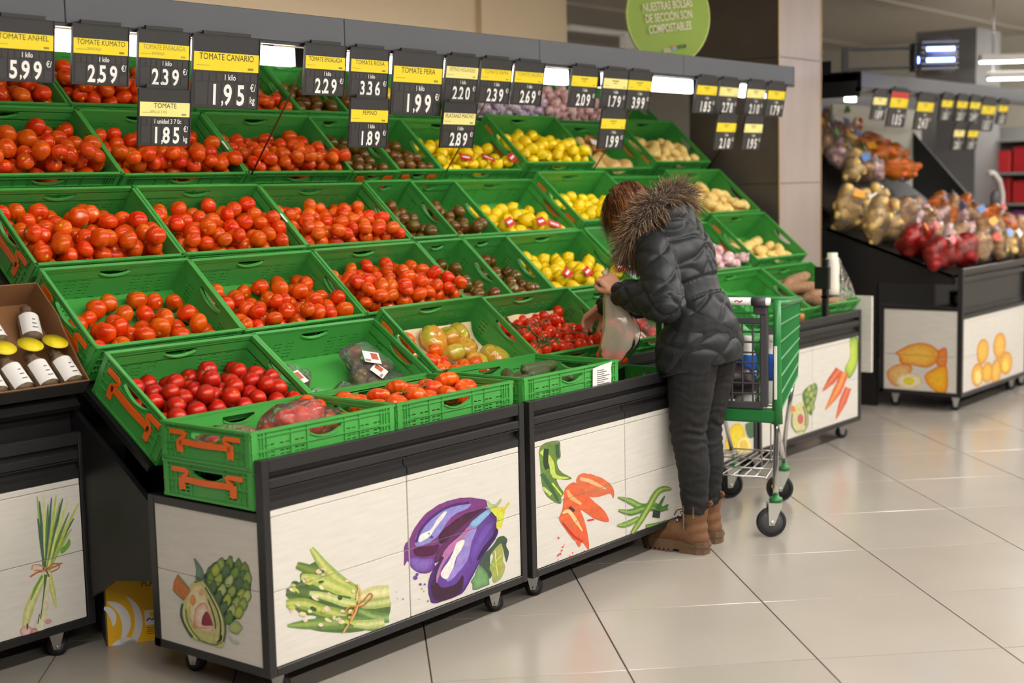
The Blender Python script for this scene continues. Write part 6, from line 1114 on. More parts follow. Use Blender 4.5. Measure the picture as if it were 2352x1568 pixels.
mb = MB(); mb.b2(-.002,.004,0,.3,0,.230); mb.build('side_wall', mat('carton_grey_print', srgb(84,78,74), .7, vary=.15, vscale=30), bb)
mb = MB()
for (cx,cz,r0,a0,a1,wd) in ((-.03,.085,.055,1.2,-.35,.022),(-.02,.07,.085,1.25,-.75,.030),(-.02,.075,.125,.75,-1.05,.026),(-.01,.07,.12,-.55,-1.35,.036)):
    n = 14; P = [(cx+r0*math.cos(a0+(a1-a0)*i/n), cz+r0*math.sin(a0+(a1-a0)*i/n)) for i in range(n+1)]; ws = [wd*math.sin(PI*(i+.25)/(n+.5))**.7 for i in range(n+1)]
    P = [(max(p[0],.001),max(p[1],.004)) for p in P]
    ribbon(mb, P, ws, .0006)
mb.b2(.125,.19,0,.0006,.055,.105); mb.build('white_print', M_TAG, bb, loc=(0,-.0012,0))
mb = MB(); put_text(mb, 'PLÁTANO', .118, -.0014, .188, .026, 0, .01, align='LEFT')
ribbon(mb, [(.130,.070),(.140,.078),(.148,.070),(.158,.080),(.168,.072),(.182,.082)], .005, .0003, T(0,-.0018,0), 1)
mb.lathe([(.0005,0),(.009,0),(.009,.0004)], 14, 2, M=T(.150,-.0014,.090) @ RX(PI/2))
for k in range(4): mb.b2(.130,.180,-.0014,-.001,.045-.007*k,.0468-.007*k, 0)
mb.build('lettering', [mat('ink_olive', srgb(96,80,30), .6), mat('ink_blue', srgb(44,52,150), .5), M_YLID], bb)
# ---------------------------------------------------------------- second stand past the pillar
st2 = thing('bagged_vegetable_stand', 'black stand of bagged vegetables past the pillar', 'stand', (8.45, 3.2, 0))
mb = MB(); mb.prism([(.55,.0),(1.5,.0),(1.5,1.30),(.86,1.14),(.05,.86),(.05,.80),(.55,.80)], .03, M=T(.03,0,0) @ RZ(PI/2)); mb.build('side_panel', M_DARK, st2)
mb = MB(); mb.M = T(0,.05,.86) @ RX(math.radians(19)); mb.b2(0,3.4,0,.9,-.02,0); mb.build('lower_deck', M_BLACK, st2)
mb = MB(); mb.M = T(0,.86,1.24) @ RX(math.radians(38)); mb.b2(0,1.75,0,.75,-.02,0); mb.build('upper_deck', M_BLACK, st2)
mb = MB(); mb.b2(1.0,2.62,1.34,1.36,1.10,2.0); mb.build('mirror', mat('painted_mirror', srgb(238,240,228), .35, metal=.0, spec=.6), st2)  # bright reflection of the mirror put in as a pale diffuse colour
mb = MB(); mb.b2(0,3.4,1.52,1.56,0,2.1); mb.build('back_panel', M_BLACK, st2)
mb = MB(); mb.prism([(.62,1.02),(1.50,2.0),(1.50,1.3),(1.2,1.1),(.7,.98)], .02, M=T(2.47,0,0) @ RZ(PI/2)); mb.build('divider', M_DARK, st2)
can2 = thing('canopy', 'grey canopy with black end box over the bagged vegetables', 'canopy', (8.40, 3.85, 1.985))
mb = MB(); mb.b2(0,3.2,0,.02,.06,.155,ch=.002); mb.build('fascia_panel', M_FASCIA, can2)
mb = MB(); mb.b2(0,.02,.0,.27,.0,.16); mb.b2(.0,.02,.20,.27,.16,.235); mb.build('end_box', M_DARK, can2)
mb = MB(); mb.b2(0,3.2,.02,.30,.10,.15); mb.b2(0,3.2,.0,.03,.03,.06); mb.build('top_board', M_BLACK, can2)
mb = MB(); mb.b2(.03,.14,.05,.08,.0,.06); 
t = thing('canopy_lamp', 'short white lamp end under the black box past the pillar', 'lamp', (8.42, 3.90, 1.96), group='canopy lamps'); mb.build('diffuser', M_CANL, t)
for k, (u, z, big, pale, pr_, red, lab) in enumerate(((8.59,2.03,0,1,'1,89',0,'first from the pillar'),(8.86,2.05,1,0,'1,05',1,'with a red flag'),(9.31,2.035,1,0,'2,43',0,'large, right of the red flag'),(9.738,2.047,0,0,'1,81',0,'fourth from the pillar'),(10.026,2.048,0,0,'2,51',0,'fifth from the pillar'),(10.282,2.05,0,0,'2,49',0,'sixth from the pillar'),(10.53,2.045,1,0,'1,83',0,'large, near the right end'),(10.88,2.043,0,0,'1,55',0,'last at the right end'),(9.974,1.84,0,1,'2,81',0,'lower tier, pale label'),(10.247,1.84,0,0,'1,91',0,'lower tier, yellow label'))):
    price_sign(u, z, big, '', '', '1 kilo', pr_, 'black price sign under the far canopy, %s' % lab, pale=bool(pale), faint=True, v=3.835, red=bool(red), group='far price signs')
def veg_bag(u, v, z, kind, r, n, fm, lab, cat, seed, item, tall=1.0, neck=True, ext=1.0, nm='vegetable_bag', tg=None, shell=None):
    rr = random.Random(seed); its = []
    for k in range(n):
        a = rr.uniform(0,6.28); q = math.sqrt(rr.random())*r*2.0; h = (k/n)*r*4.2*tall
        R = rot_rand(rr); S = Matrix.Scale(r*.9,4)
        if kind == 'carrot': R = RZ(rr.uniform(-.4,.4)) @ RY(PI/2+rr.uniform(-.1,.1)); S = Matrix.Scale(r*.55,4); q *= .6
        its.append((ME[kind][k % len(ME[kind])], T(q*math.cos(a)*ext, q*math.sin(a)*.75, h+r) @ R @ S, r))
    t = bag(its, nm, lab, cat, 'bagged vegetables past the pillar', fm, item, T(u,v,z) @ RZ(rr.uniform(-.4,.4)), 1.1, (), .006, seed, neck=(0,.03,r*5.4*tall) if neck else None, shell=shell)
    if tg:
        mb = MB(); mb.box((0,-r*2.3,r*2.2),(r*1.9,.004,r*1.3), rot=Euler((-.45,rr.uniform(-.5,.5),rr.uniform(-.5,.5))).to_matrix()); mb.build('tag', tg, t)
M_BLUE = mat('bag_blue', srgb(96,140,206), .4); M_ORT = mat('bag_orange', srgb(244,170,40), .4); M_GRT = mat('bag_green', srgb(90,160,70), .4)
rowname = ('front','second','third','rear'); vk = (('potato',.036,'potato'),('onion',.034,'onion'),('garlic',.033,'garlic'),('carrot',.036,'carrot'),('red_potato',.035,'red potato'))
vr = random.Random(12); plan = [[4,4,4,1,1,1,0,1,1,1,1],[4,4,1,2,1,2,1,2,1,3,1],[0,0,1,2,1,2,3,2,1,3,3],[0,0,0,1,2,1,2,3,3,1,3]]
for r_ in range(4):
    for k in range(11):
        kind, rad, word = vk[plan[r_][k]]; u = (8.38 if r_ < 2 else 8.46)+.205*k+.05*(r_ % 2)+vr.uniform(-.02,.02); v = 3.31+.225*r_+vr.uniform(-.015,.015); z = .862+(v-3.25)*.344+.002
        fm = {4:(NET_RH,NET_R),3:(NET_O,None)}.get(plan[r_][k], (FILM2,None))
        veg_bag(u, v, z, kind, rad*vr.uniform(1.02,1.2), 13, fm[0], '%s bag of %s, number %d from the pillar in the %s row' % ('red net' if plan[r_][k] == 4 else 'clear', word if word == 'garlic' else (word+'es' if word.endswith('o') else word+'s'), k+1, rowname[r_]), word+' bag', 400+r_*20+k, word.replace(' ','_'), 1.5 if (r_ > 1 and k < 3) else .95, tg=vr.choice([M_TAG,M_ORT,None,None,None,M_BLUE,M_REDTAG]) if plan[r_][k] != 4 else vr.choice([M_REDTAG,M_ORT,None]), shell=fm[1])
for r_ in range(5):
    for k in range(3 if r_ < 4 else 4):
        kind, rad, word = vk[(r_*2+k) % 3]; v = 4.18+.115*r_; z = 1.335+(v-4.06)*.78
        veg_bag(8.98+.19*k+.03*r_+vr.uniform(-.03,.03), v, z, kind, .038, 11, FILM2, 'clear bag of %s on the upper deck, level %d, number %d from the pillar' % ('garlic' if word == 'garlic' else (word+'es' if word.endswith('o') else word+'s'), r_+1, k+1), word+' bag', 520+r_*5+k, word, .8, neck=False, tg=[M_BLUE,M_TAG,M_GRT,M_ORT,M_BLUE][(r_+k) % 5])
for k, (u,v,dz,lab) in enumerate([(9.40,4.20,0,'lowest'),(9.62,4.19,0,'lowest right'),(9.42,4.31,.02,'second'),(9.66,4.29,.03,'second right'),(9.36,4.42,.0,'third'),(9.58,4.40,.03,'third right'),(9.34,4.53,.0,'fourth'),(9.50,4.60,.0,'topmost')]):
    veg_bag(u+.27, v, 1.335+(v-4.06)*.78+dz, 'carrot', .046, 12, NET_O, 'orange bag of carrots in the pile under the far canopy, %s' % lab, 'carrot bag', 600+k, 'carrot', .5, neck=False, ext=1.5, nm='carrot_bag')
# bag roll on a pole
br = thing('bag_dispenser', 'black pole holding a white roll of bags above the cassava crate', 'bag dispenser', (6.99, 3.40, .70))
mb = MB(); mb.b2(-.014,.014,-.014,.014,.0,.34); mb.b2(-.014,.085,-.02,.02,.13,.142); mb.build('pole', M_BLACK, br)
mb = MB(); mb.b2(-.05,-.02,-.04,.04,.18,.30); mb.build('back_plate', M_BLACK, br)
mb = MB(); mb.b2(-.012,.06,.016,.03,.19,.25); mb.build('green_plate', M_CRATE, br)
mb = MB(); mb.lathe([(.004,.142),(.036,.144),(.038,.18),(.035,.24),(.038,.29),(.033,.33),(.034,.345),(.028,.348),(.028,.372),(.004,.374)], 16, M=T(.055,-.015,0)); mb.build('bag_roll', mat('bag_white', srgb(236,230,216), .45, bump=.4, bscale=60), br)
hb = thing('hanging_bag', 'thin white bag pulled from the roll, hanging', 'bag', (7.06,3.38,.84)); n = 10; vs = []; fs = []
for j in range(9):
    for i in range(n+1):
        a = i/n; zz = .20-.24*j/8; w = .02+.13*(j/8); vs.append((a*w, -.02-.03*a*(j/8)+.012*math.sin(a*9+j*.4), zz+.02*a*(j/8)))
for j in range(8):
    for i in range(n): fs.append((j*(n+1)+i, j*(n+1)+i+1, (j+1)*(n+1)+i+1, (j+1)*(n+1)+i))
mb = MB(); mb.add(vs, fs, 0, True); mb.build('film', FILM2, hb)
# slim white board beside the cabinet near the pillar
mb = MB(); mb.b2(7.50,7.52,3.36,3.9,.36,.80); tag(mb.build('end_board', M_PLANK), 'pale board standing at the end of the carrot cabinet', 'board')
# ---------------------------------------------------------------- round green sign
ds = thing('hanging_sign', 'round green hanging sign about compostable bags', 'sign', (6.09+.30, 3.815+.19, 2.345), (0,math.radians(-3),math.radians(-26)))
mb = MB(); mb.lathe([(.001,0),(.252,0),(.252,.012),(.001,.012)], 48, M=RX(PI/2) @ T(0,0,-.012), sm=False); mb.build('disc', mat('sign_green', srgb(132,160,30), .5, vary=.02), ds)
mb = MB(); mb.tube([(.253*math.cos(a), .006, .253*math.sin(a)) for a in np.linspace(0,2*PI,49)[:-1]], .007, 6, closed=True); mb.build('edge', mat('sign_edge', srgb(196,208,110), .5), ds)
mb = MB()
for k, s in enumerate(('NUESTRAS BOLSAS','DE SECCIÓN SON','COMPOSTABLES')): put_text(mb, s, -.008, -.0135, .034-.058*k, .060, 0, .014, xs=.60, shear=.0)
put_text(mb, 'TODAS', -.008, -.0135, .086, .054, 0, .014, xs=.56) if False else None
for k in range(3): mb.b2(-.065,-.02,-.0135,-.0125,-.170-.008*k,-.166-.008*k)
mb.b2(-.015,.0,-.0135,-.0125,-.166,-.155,1); mb.b2(.0,.012,-.0135,-.0125,-.178,-.166,2); mb.b2(-.015,.0,-.0135,-.0125,-.178,-.166,2); mb.b2(.034,.048,-.0135,-.0125,-.176,-.156,3); mb.b2(.060,.078,-.0135,-.0125,-.174,-.156,4)
mb.build('lettering', [mat('sign_cream', srgb(226,214,186), .6), M_REDTAG, M_BLUE, M_GREYRUB, mat('sign_dkgreen', srgb(40,90,30), .6)], ds, M=RY(math.radians(-4)))
for e in (-.1,.1):
    mb = MB(); mb.cyl((e,0,.22),(e,0,.75),.0015,n=5); mb.build('wire', M_STEEL, ds)
# ---------------------------------------------------------------- insect trap on its bracket
it = thing('insect_trap', 'drum shaped insect trap with glowing blue tubes on a black bracket', 'insect trap', (8.98, 3.72, 2.25), (0,0,math.radians(-52)))
M_BLUEG = mat('blue_tube', (.2,.3,1), .4, emit=(.16,.26,1.0), estr=16.0)
mb = MB(); n = 12
for k in range(6): mb.b2(-.0,.24,-.12+.0,-.11,-.09+.034*k,-.078+.034*k)
mb.lathe([(.095,0),(.125,.02),(.125,.22),(.095,.24)], 20, M=RY(PI/2), caps=False); mb.build('housing', mat('trap_grey', srgb(96,98,106), .35, metal=.4), it)
for z in (-.03,.04):
    mb = MB(); mb.b2(.03,.21,-.135,-.126,z-.012,z+.012); mb.build('tube', M_BLUEG, it)
mb = MB()
for a in range(4): mb.lathe([(.001,0),(.022,0),(.022,.004)], 10, M=T(-.004,.03*math.cos(a*1.57)-.03,.06*math.sin(a*1.57+.4)) @ RY(-PI/2))
mb.build('end_glow', M_BLUEG, it)
mb = MB(); mb.b2(-.46,.0,-.012,.012,.05,.07); mb.b2(-.46,.0,-.012,.012,-.075,-.058); mb.b2(-.03,.0,-.06,.06,-.09,.09); mb.b2(-.49,-.45,-.015,.015,-.10,.075); mb.build('bracket', M_DARK, it)
# ---------------------------------------------------------------- far end of the shop
mb = MB(); mb.b2(12.3,12.9,4.55,5.1,0,2.75); struct(mb.build('wall_column', mat('grey_column', srgb(112,110,110), .6)))
sh = thing('wall_shelf', 'far shelf of red and purple packets at the right edge', 'shelf', (13.2, 4.1, 0))
mb = MB(); mb.b2(0,.05,-1.2,.55,0,1.9); 
for z in (.9,1.2,1.48,1.78): mb.b2(-.35,0,-1.2,.55,z-.02,z)
mb.build('carcass', mat('shelf_grey', srgb(150,150,146), .5), sh)
pc = [srgb(176,30,36),srgb(196,40,44),srgb(120,160,50),srgb(222,120,40),srgb(150,60,140),srgb(190,30,60)]
pm = [mat('packet_%d' % i, c, .45) for i, c in enumerate(pc)]
PK = ((3,4,5),(0,1,0),(1,0,2))
for r, z in enumerate((.9,1.2,1.48)):
    for k in range(9):
        mb = MB(); mb.b2(-.10,.10,-.075,.075,0,.20+.03*((k+r) % 2),ch=.01)
        o = mb.build('packet', pm[PK[r][k % 3]], loc=(13.0, 4.52-.17*k, z)); tag(o, '%s packet on the %s level of the far shelf' % (('dark red','red','green','orange','purple','crimson')[PK[r][k % 3]], ('low','middle','top')[r]), 'packet', 'packets on the far shelf')
sc = thing('hanging_scale', 'pale curved scale arm beside the far stand', 'scale', (10.62, 3.78, 1.18))
mb = MB(); mb.tube([(-.10,0,.30),(-.02,0,.30),(.06,-.02,.24),(.10,-.03,.14),(.10,-.03,.0),(.08,-.02,-.1)], .022, 8); mb.build('arm', mat('scale_white', srgb(206,206,200), .4), sc)
mb = MB(); mb.lathe([(.004,0),(.07,0),(.07,.03),(.004,.03)], 20, M=T(.0,0,.1) @ RX(PI/2)); mb.build('dial', M_GREYRUB, sc)
# far lamps at the right edge, near the ceiling
for k, (u, v, z, L, rz) in enumerate(((12.4,4.0,2.42,1.1,-.9),(12.25,4.20,2.275,.45,-.9),(12.62,3.72,2.30,.6,-.9),(12.55,3.78,2.19,.45,-.9),(12.5,3.88,2.07,.22,-.9))):
    luminaire(u, v, z, L, rz, 'bright white lamp in the cluster at the upper right edge', M_FARL, .06, 'lamps at the upper right')
for k, (u, v, z, L) in enumerate(((10.6,7.0,2.74,2.0),(10.9,6.9,2.62,1.3))):
    t = thing('lamp_track', 'pale unlit lamp track behind the green sign, %s' % ('upper' if k == 0 else 'lower'), 'lamp track', (u, v, z), (0,0,0))
    mb = MB(); mb.b2(-L/2,L/2,-.03,.03,0,.05 if k == 0 else .13,ch=.004); mb.build('housing', M_WHITEP, t)
    mb = MB(); mb.cyl((0,0,.05),(0,0,3.1-z),.008,n=6); mb.build('suspension', M_STEEL, t)
mb = MB(); mb.lathe([(.001,0),(.055,0),(.055,.01),(.001,.01)], 24, M=T(12.42,3.86,2.06) @ RZ(-.9) @ RX(PI/2)); tag(mb.build('round_plate', mat('plate_green', srgb(20,84,40), .5)), 'small dark green round plate at the right edge below the lamps', 'plate')
# ---------------------------------------------------------------- shopping cart
cart = thing('shopping_cart', 'green and grey shopping cart with a white handle behind the woman', 'shopping cart', (5.08, 2.962, 0), (0,0,math.radians(13)))
M_CGREEN = mat('cart_green', srgb(38,120,58), .4, spec=.45); M_CGREY = mat('cart_grey', srgb(72,70,74), .45)
def lattice(mb, P00, P10, P01, P11, nu, nv, w, t, mi=0, w2=None):
    """net of flat bars on a bilinear patch"""
    A, B, C_, D_ = map(Vector, (P00, P10, P01, P11)); f = lambda a, b: A*(1-a)*(1-b)+B*a*(1-b)+C_*(1-a)*b+D_*a*b
    for i in range(nu+1): mb.tube([f(i/nu,0), f(i/nu,.5), f(i/nu,1)], w/2, 4, mi, sm=False)
    for j in range(nv+1): mb.tube([f(0,j/nv), f(.5,j/nv), f(1,j/nv)], (w2 or w)/2, 4, mi, sm=False)
RB, RT, FB, FT = .50, .955, .60, .93      # heights rear bottom/top, front bottom/top
rw, fw2 = .255, .20; Lc = .56
for s, nm in ((-1,'side_wall'),(1,'side_wall')):
    mb = MB(); lattice(mb, (0,s*rw,RB), (Lc,s*fw2,FB), (0,s*rw,RT), (Lc+.05,s*fw2,FT), 26, 6, .005, .004, w2=.011); mb.build(nm, M_CGREEN, cart)
mb = MB(); lattice(mb, (Lc,-fw2,FB), (Lc,fw2,FB), (Lc+.05,-fw2,FT), (Lc+.05,fw2,FT), 14, 6, .005, .004, w2=.011); mb.build('front_wall', M_CGREEN, cart)
mb = MB(); lattice(mb, (0,-rw,RB), (Lc,-fw2,FB), (0,rw,RB), (Lc,fw2,FB), 16, 14, .006, .004); mb.build('basket_floor', M_CGREEN, cart)
mb = MB()
for s in (-1,1):
    mb.tube([(0,s*rw,.475),(0,s*rw,.60),(0,s*rw,.80),(0,s*rw,.99)], [.024,.020,.017,.016], 8)
    mb.tube([(0,s*rw,RT+.02),(Lc*.5,s*(rw+fw2)/2,RT+.0),(Lc+.05,s*fw2,FT+.01)], .013, 8)
mb.tube([(Lc+.05,-fw2,FT+.01),(Lc+.05,fw2,FT+.01)], .013, 8)
mb.b2(-.02,.02,-rw,rw,.478,.535,ch=.008); mb.build('basket_frame', M_CGREEN, cart)
mb = MB(); mb.b2(-.026,-.016,-rw-.004,-rw+.006,.58,.80); mb.build('reflector_strip', M_WHITEP, cart)
mb = MB(); lattice(mb, (-.012,-.20,.555), (-.012,.20,.555), (-.012,-.20,.90), (-.012,.20,.90), 9, 8, .008, .004); 
for y in (-.205,.205): mb.b2(-.024,-.004,y-.016,y+.016,.545,.935,ch=.004)
mb.b2(-.022,-.004,-.2,.2,.535,.565,ch=.004); mb.b2(-.022,-.004,-.2,.2,.89,.915,ch=.004); mb.build('rear_flap', M_CGREY, cart)
mb = MB(); mb.cyl((-.035,-.235,.985),(-.035,.235,.985),.016,n=16); mb.build('handle_bar', M_WHITEP, cart)
mb = MB(); 
for y in (-.19,.19):
    mb = MB(); mb.cyl((-.035,y-.03,.985),(-.035,y+.03,.985),.0195,n=16); mb.b2(-.03,.0,y-.028,y+.028,.93,.98,ch=.004); mb.build('handle_clamp', M_CGREY, cart)
mb = MB()
for x0, s in ((-.03,'5'),(.03,'5')): ribbon(mb, [(x0,0),(x0+.012,.004),(x0+.022,-.002),(x0+.034,.005)], .005, .001)
mb.build('red_mark', M_REDTAG, cart, M=T(-.0515,-.06,.985) @ RZ(-PI/2))
mb = MB()
for s in (-1,1):
    mb.tube([(.02,s*.245,.50),(.03,s*.245,.43),(.0,s*.248,.33),(-.01,s*.25,.22),(-.005,s*.25,.165)], .0125, 10)
    mb.tube([(.02,s*.245,.47),(.25,s*.21,.30),(.45,s*.16,.245),(.63,s*.12,.22),(.63,s*.12,.165)], .0115, 10)
    mb.tube([(.61,s*.12,.22),(.57,s*.15,.40),(.54,s*.19,.61)], .0105, 10)
mb.build('frame', M_CHROME, cart)
mb = MB()
for k in range(9): a = k/8; mb.tube([(.02,-.20+.40*a,.235),(.62,-.11+.22*a,.225)], .0032, 6)
for x in (.03,.2,.4,.6): mb.tube([(x,-.2+.15*x,.238),(x,.2-.15*x,.238)], .0038, 6)
for y in (-.12,.12): mb.tube([(.25,y,.235),(.25,y,.44),(.33,y,.47),(.40,y,.44),(.40,y,.235)], .0035, 6)
mb.build('lower_rack', M_STEEL, cart)
for k, (x, y, rz) in enumerate(((-.005,-.25,-1.05),(-.005,.25,-1.2),(.63,-.12,-1.25),(.63,.12,-.95))):
    w_ = obj('caster', None, cart, (x,y,0), (0,0,rz))
    r = .062
    mb = MB(); mb.lathe([(.05,-.014),(r-.004,-.014),(r,-.009),(r,.009),(r-.004,.014),(.05,.014)], 28, M=T(-.02,0,r) @ RX(PI/2), caps=False); mb.build('tyre', M_RUBBER, w_)
    mb = MB(); mb.lathe([(.002,-.012),(.052,-.012),(.052,.012),(.002,.012)], 24, M=T(-.02,0,r) @ RX(PI/2)); mb.build('wheel', M_GREYRUB if k < 2 else M_RUBBER, w_)
    mb = MB()
    for s in (-1,1): mb.prism([(-.034,r-.012),(-.012,r-.012),(.022,.130),(.022,.142),(-.036,.142),(-.036,.10)], .003, M=T(0,s*.018-.0015,0))
    mb.b2(-.036,.022,-.019,.019,.138,.145); mb.cyl((-.02,-.02,r),(-.02,.02,r),.009,n=10); mb.build('fork', mat('fork_zinc', srgb(206,206,196), .4, metal=.5), w_)
    mb = MB(); mb.lathe([(.010,.145),(.026,.147),(.029,.155),(.026,.164),(.014,.166),(.012,.18)], 18); mb.build('collar', M_CGREEN, w_)
    if k == 2:
        mb = MB(); mb.lathe([(.001,0),(.009,0),(.009,.002)], 12, M=T(-.05,-.0125,r+.01) @ RX(PI/2)); mb.build('yellow_dot', M_YLID, w_)
CM = T(5.08,2.962,0) @ RZ(math.radians(13))
def in_cart(x, y, z): return CM @ T(x, y, z)
for k, (x, y, s) in enumerate(((.16,-.07,1.0),(.20,-.165,.95))):
    t = thing('milk_bottle', 'white milk bottle with a blue label in the cart, %s' % ('left' if k == 0 else 'nearest the side wall'), 'bottle', M=in_cart(x,y,.53) @ RZ(.4*k) @ RX(.06))
    mb = MB(); mb.lathe([(.005,0),(.042*s,.002),(.044*s,.02),(.044*s,.18),(.036*s,.215),(.018,.245),(.016,.275),(.004,.276)], 18); mb.build('body', mat('milk_white', srgb(232,228,226), .35), t)
    mb = MB(); mb.lathe([(.0445*s,.10),(.0448*s,.10),(.0448*s,.185),(.0378*s,.213)], 18, caps=False); mb.build('blue_label', mat('milk_blue', srgb(36,96,196), .4), t)
    mb = MB(); put_text(mb, 'ENT', 0, -.0455*s, .125, .03, 0, .01, xs=.9); mb.build('lettering', M_TAG, t, M=RZ(-.7))
    mb = MB(); mb.lathe([(.018,.262),(.019,.264),(.019,.29),(.004,.291)], 14); mb.build('cap', M_WHITEP, t)
    mb = MB(); mb.b2(-.012,.012,-.0455*s,-.0445*s,.06,.09); mb.build('yellow_patch', M_YLID, t, M=RZ(-.7))
def lump_bag(M, size, name, lab, cat, material, seed, sq=1.0):
    vs, fs = ball(ell(14,.9), 22, 0, 0, seed, .28); mb = MB(); mb.add([Vector((p.x*size[0], p.y*size[1], p.z*size[2]))*(1+.05*mnoise.noise(p*6)) for p in vs], fs, 0, True)
    o = mb.build(name, material, M=M); return tag(o, lab, cat)
lump_bag(in_cart(.13,.04,.63), (.10,.17,.10), 'plastic_bag', 'dark purple plastic bag on the cart floor', 'bag', mat('dark_bag', srgb(44,28,38), .3, bump=.7, bscale=30), 3)
lump_bag(in_cart(.15,.03,.78), (.05,.08,.09), 'cloth_bundle', 'dark red bundle standing in the cart', 'bundle', mat('dark_red_wrap', srgb(112,34,44), .5, bump=.4, bscale=25), 5)
for k in range(5):
    lump_bag(in_cart(.40+.04*(k % 2),-.10+.06*k,.70+.03*(k % 3)), (.05,.05,.10), 'snack_packet', 'green packet at the front of the cart, %s from the side wall' % ('first','second','third','fourth','fifth')[k], 'packet', mat('green_packet', srgb(60,150,70), .35, rand=.2), 20+k)
lump_bag(in_cart(.07,.10,.67), (.03,.035,.03), 'lemon_carton', 'small yellow packet in the cart', 'packet', mat('yellow_packet', srgb(240,214,40), .4), 31)
# ---------------------------------------------------------------- the woman
def capsule(mb, a, b, r0, r1, n=14):
    a, b = Vector(a), Vector(b); d = (b-a); L = d.length; t = d.normalized() if L > 1e-6 else Vector((0,0,1)); path = []; rad = []
    for i in range(1,6):
        an = PI/2*i/6; path.append(a - t*r0*math.cos(an)); rad.append(r0*math.sin(an))
    for i in range(5): path.append(a + d*(i/4)); rad.append(r0+(r1-r0)*i/4)
    for i in range(5,0,-1):
        an = PI/2*i/6; path.append(b + t*r1*math.cos(an)); rad.append(r1*math.sin(an))
    mb.tube(path, rad, n)
def ellipsoid(mb, c, r, rot=None, n=18, k=14):
    vs, fs = ball(ell(k), n); R = rot.to_matrix() if rot else Matrix.Identity(3)
    mb.add([Vector(c) + R @ Vector((p.x*r[0], p.y*r[1], p.z*r[2])) for p in vs], fs)
def chain(mb, pts, rs, n=14):
    for i in range(len(pts)-1): capsule(mb, pts[i], pts[i+1], rs[i], rs[i+1], n)
tmp = bpy.data.scenes.new('workbench')
def fuse(mb, voxel, smooth=4, name='fused', cut=None):
    """merge overlapping closed shapes into one continuous skin"""
    me = mb.mesh(name, []); o = bpy.data.objects.new(name, me); tmp.collection.objects.link(o)
    r = o.modifiers.new('r','REMESH'); r.mode = 'VOXEL'; r.voxel_size = voxel
    if smooth: s = o.modifiers.new('s','SMOOTH'); s.factor = .5; s.iterations = smooth
    with bpy.context.temp_override(scene=tmp, view_layer=tmp.view_layers[0]):
        dg = bpy.context.evaluated_depsgraph_get(); dg.update()
        out = bpy.data.meshes.new_from_object(o.evaluated_get(dg))
    bpy.data.objects.remove(o); bpy.data.meshes.remove(me)
    if cut:
        bm = bmesh.new(); bm.from_mesh(out)
        for co, no in cut:
            g = bmesh.ops.bisect_plane(bm, geom=bm.verts[:]+bm.edges[:]+bm.faces[:], plane_co=co, plane_no=no, clear_outer=True)
            ed = [e for e in g['geom_cut'] if isinstance(e, bmesh.types.BMEdge)]
            if ed: bmesh.ops.holes_fill(bm, edges=ed, sides=0)
        bm.to_mesh(out); bm.free()
    for p in out.polygons: p.use_smooth = True
    return out
woman = thing('person', 'person in dark quilted coat with fur hood bending over vine tomatoes, holding a bag', 'person', (4.81, 2.90, 0))
WO = Vector((4.81, 2.90, 0))
W3 = lambda p: Vector(p) - WO
M_SKIN = mat('skin', srgb(216,158,128), .45, sss=.12, vary=.06, vscale=30)
M_COAT = mat('quilted_coat', srgb(33,36,39), .5, spec=.35, vary=.08, vscale=14, bump=.25, bscale=90)
M_JEANS = mat('black_jeans', srgb(19,18,20), .8, vary=.15, vscale=40, bump=.2, bscale=220)
M_BOOT = mat('brown_nubuck', srgb(112,76,46), .75, vary=.12, vscale=20, bump=.15, bscale=150)
M_SOLE = mat('boot_sole', srgb(104,80,58), .7, vary=.08, vscale=20)
# joints
hipL, hipR = (4.725,2.865,.84), (4.895,2.875,.84); knL, knR = (4.715,2.885,.49), (4.89,2.915,.48); anL, anR = (4.722,2.862,.13), (4.892,2.905,.12)
pel, wai, che, nek, hed = (4.81,2.875,.88), (4.81,2.92,1.03), (4.81,2.99,1.19), (4.81,3.075,1.30), (4.81,3.205,1.352)
shL, shR = (4.655,2.995,1.215), (4.97,3.01,1.215); elL, elR = (4.565,2.89,1.015), (5.0,3.10,1.0); wrL, wrR = (4.615,3.135,1.045), (4.93,3.445,.955)
mb = MB()
for a, k, n in ((hipL,knL,anL),(hipR,knR,anR)):
    chain(mb, [a,k,n], [.08,.045,.022]); f = Vector(n); chain(mb, [f, f+Vector((0,.03,-.05)), f+Vector((0,.13,-.065))], [.022,.024,.022])
chain(mb, [pel,wai,che,nek,hed], [.115,.10,.115,.052,.055]); ellipsoid(mb, che, (.16,.10,.11)); ellipsoid(mb, pel, (.15,.12,.11))
for s, e, w in ((shL,elL,wrL),(shR,elR,wrR)): chain(mb, [che,s,e,w], [.06,.052,.042,.029])
# head, pitched forward and down; local frame: x right(+u), y face direction, z crown
HM = T(*hed) @ RX(math.radians(-52)) @ RZ(math.radians(8))
hp = lambda x, y, z: HM @ Vector((x, y, z))
def he(c, r):
    vs, fs = ball(ell(14), 20); mb.add([hp(c[0]+p.x*r[0], c[1]+p.y*r[1], c[2]+p.z*r[2]) for p in vs], fs)
he((0,-.005,.03),(.074,.092,.085)); he((0,.018,-.025),(.062,.072,.078)); he((0,.045,-.075),(.034,.034,.030))
capsule(mb, hp(0,.085,.012), hp(0,.112,-.028), .010, .013); he((0,.098,-.028),(.017,.014,.010))
for s in (-1,1): he((s*.078,-.005,-.01),(.010,.020,.030)); he((s*.040,.062,-.02),(.026,.026,.024)); he((s*.032,.078,.022),(.022,.014,.008))
he((0,.082,-.055),(.024,.012,.007)); he((0,.080,-.066),(.021,.012,.007))
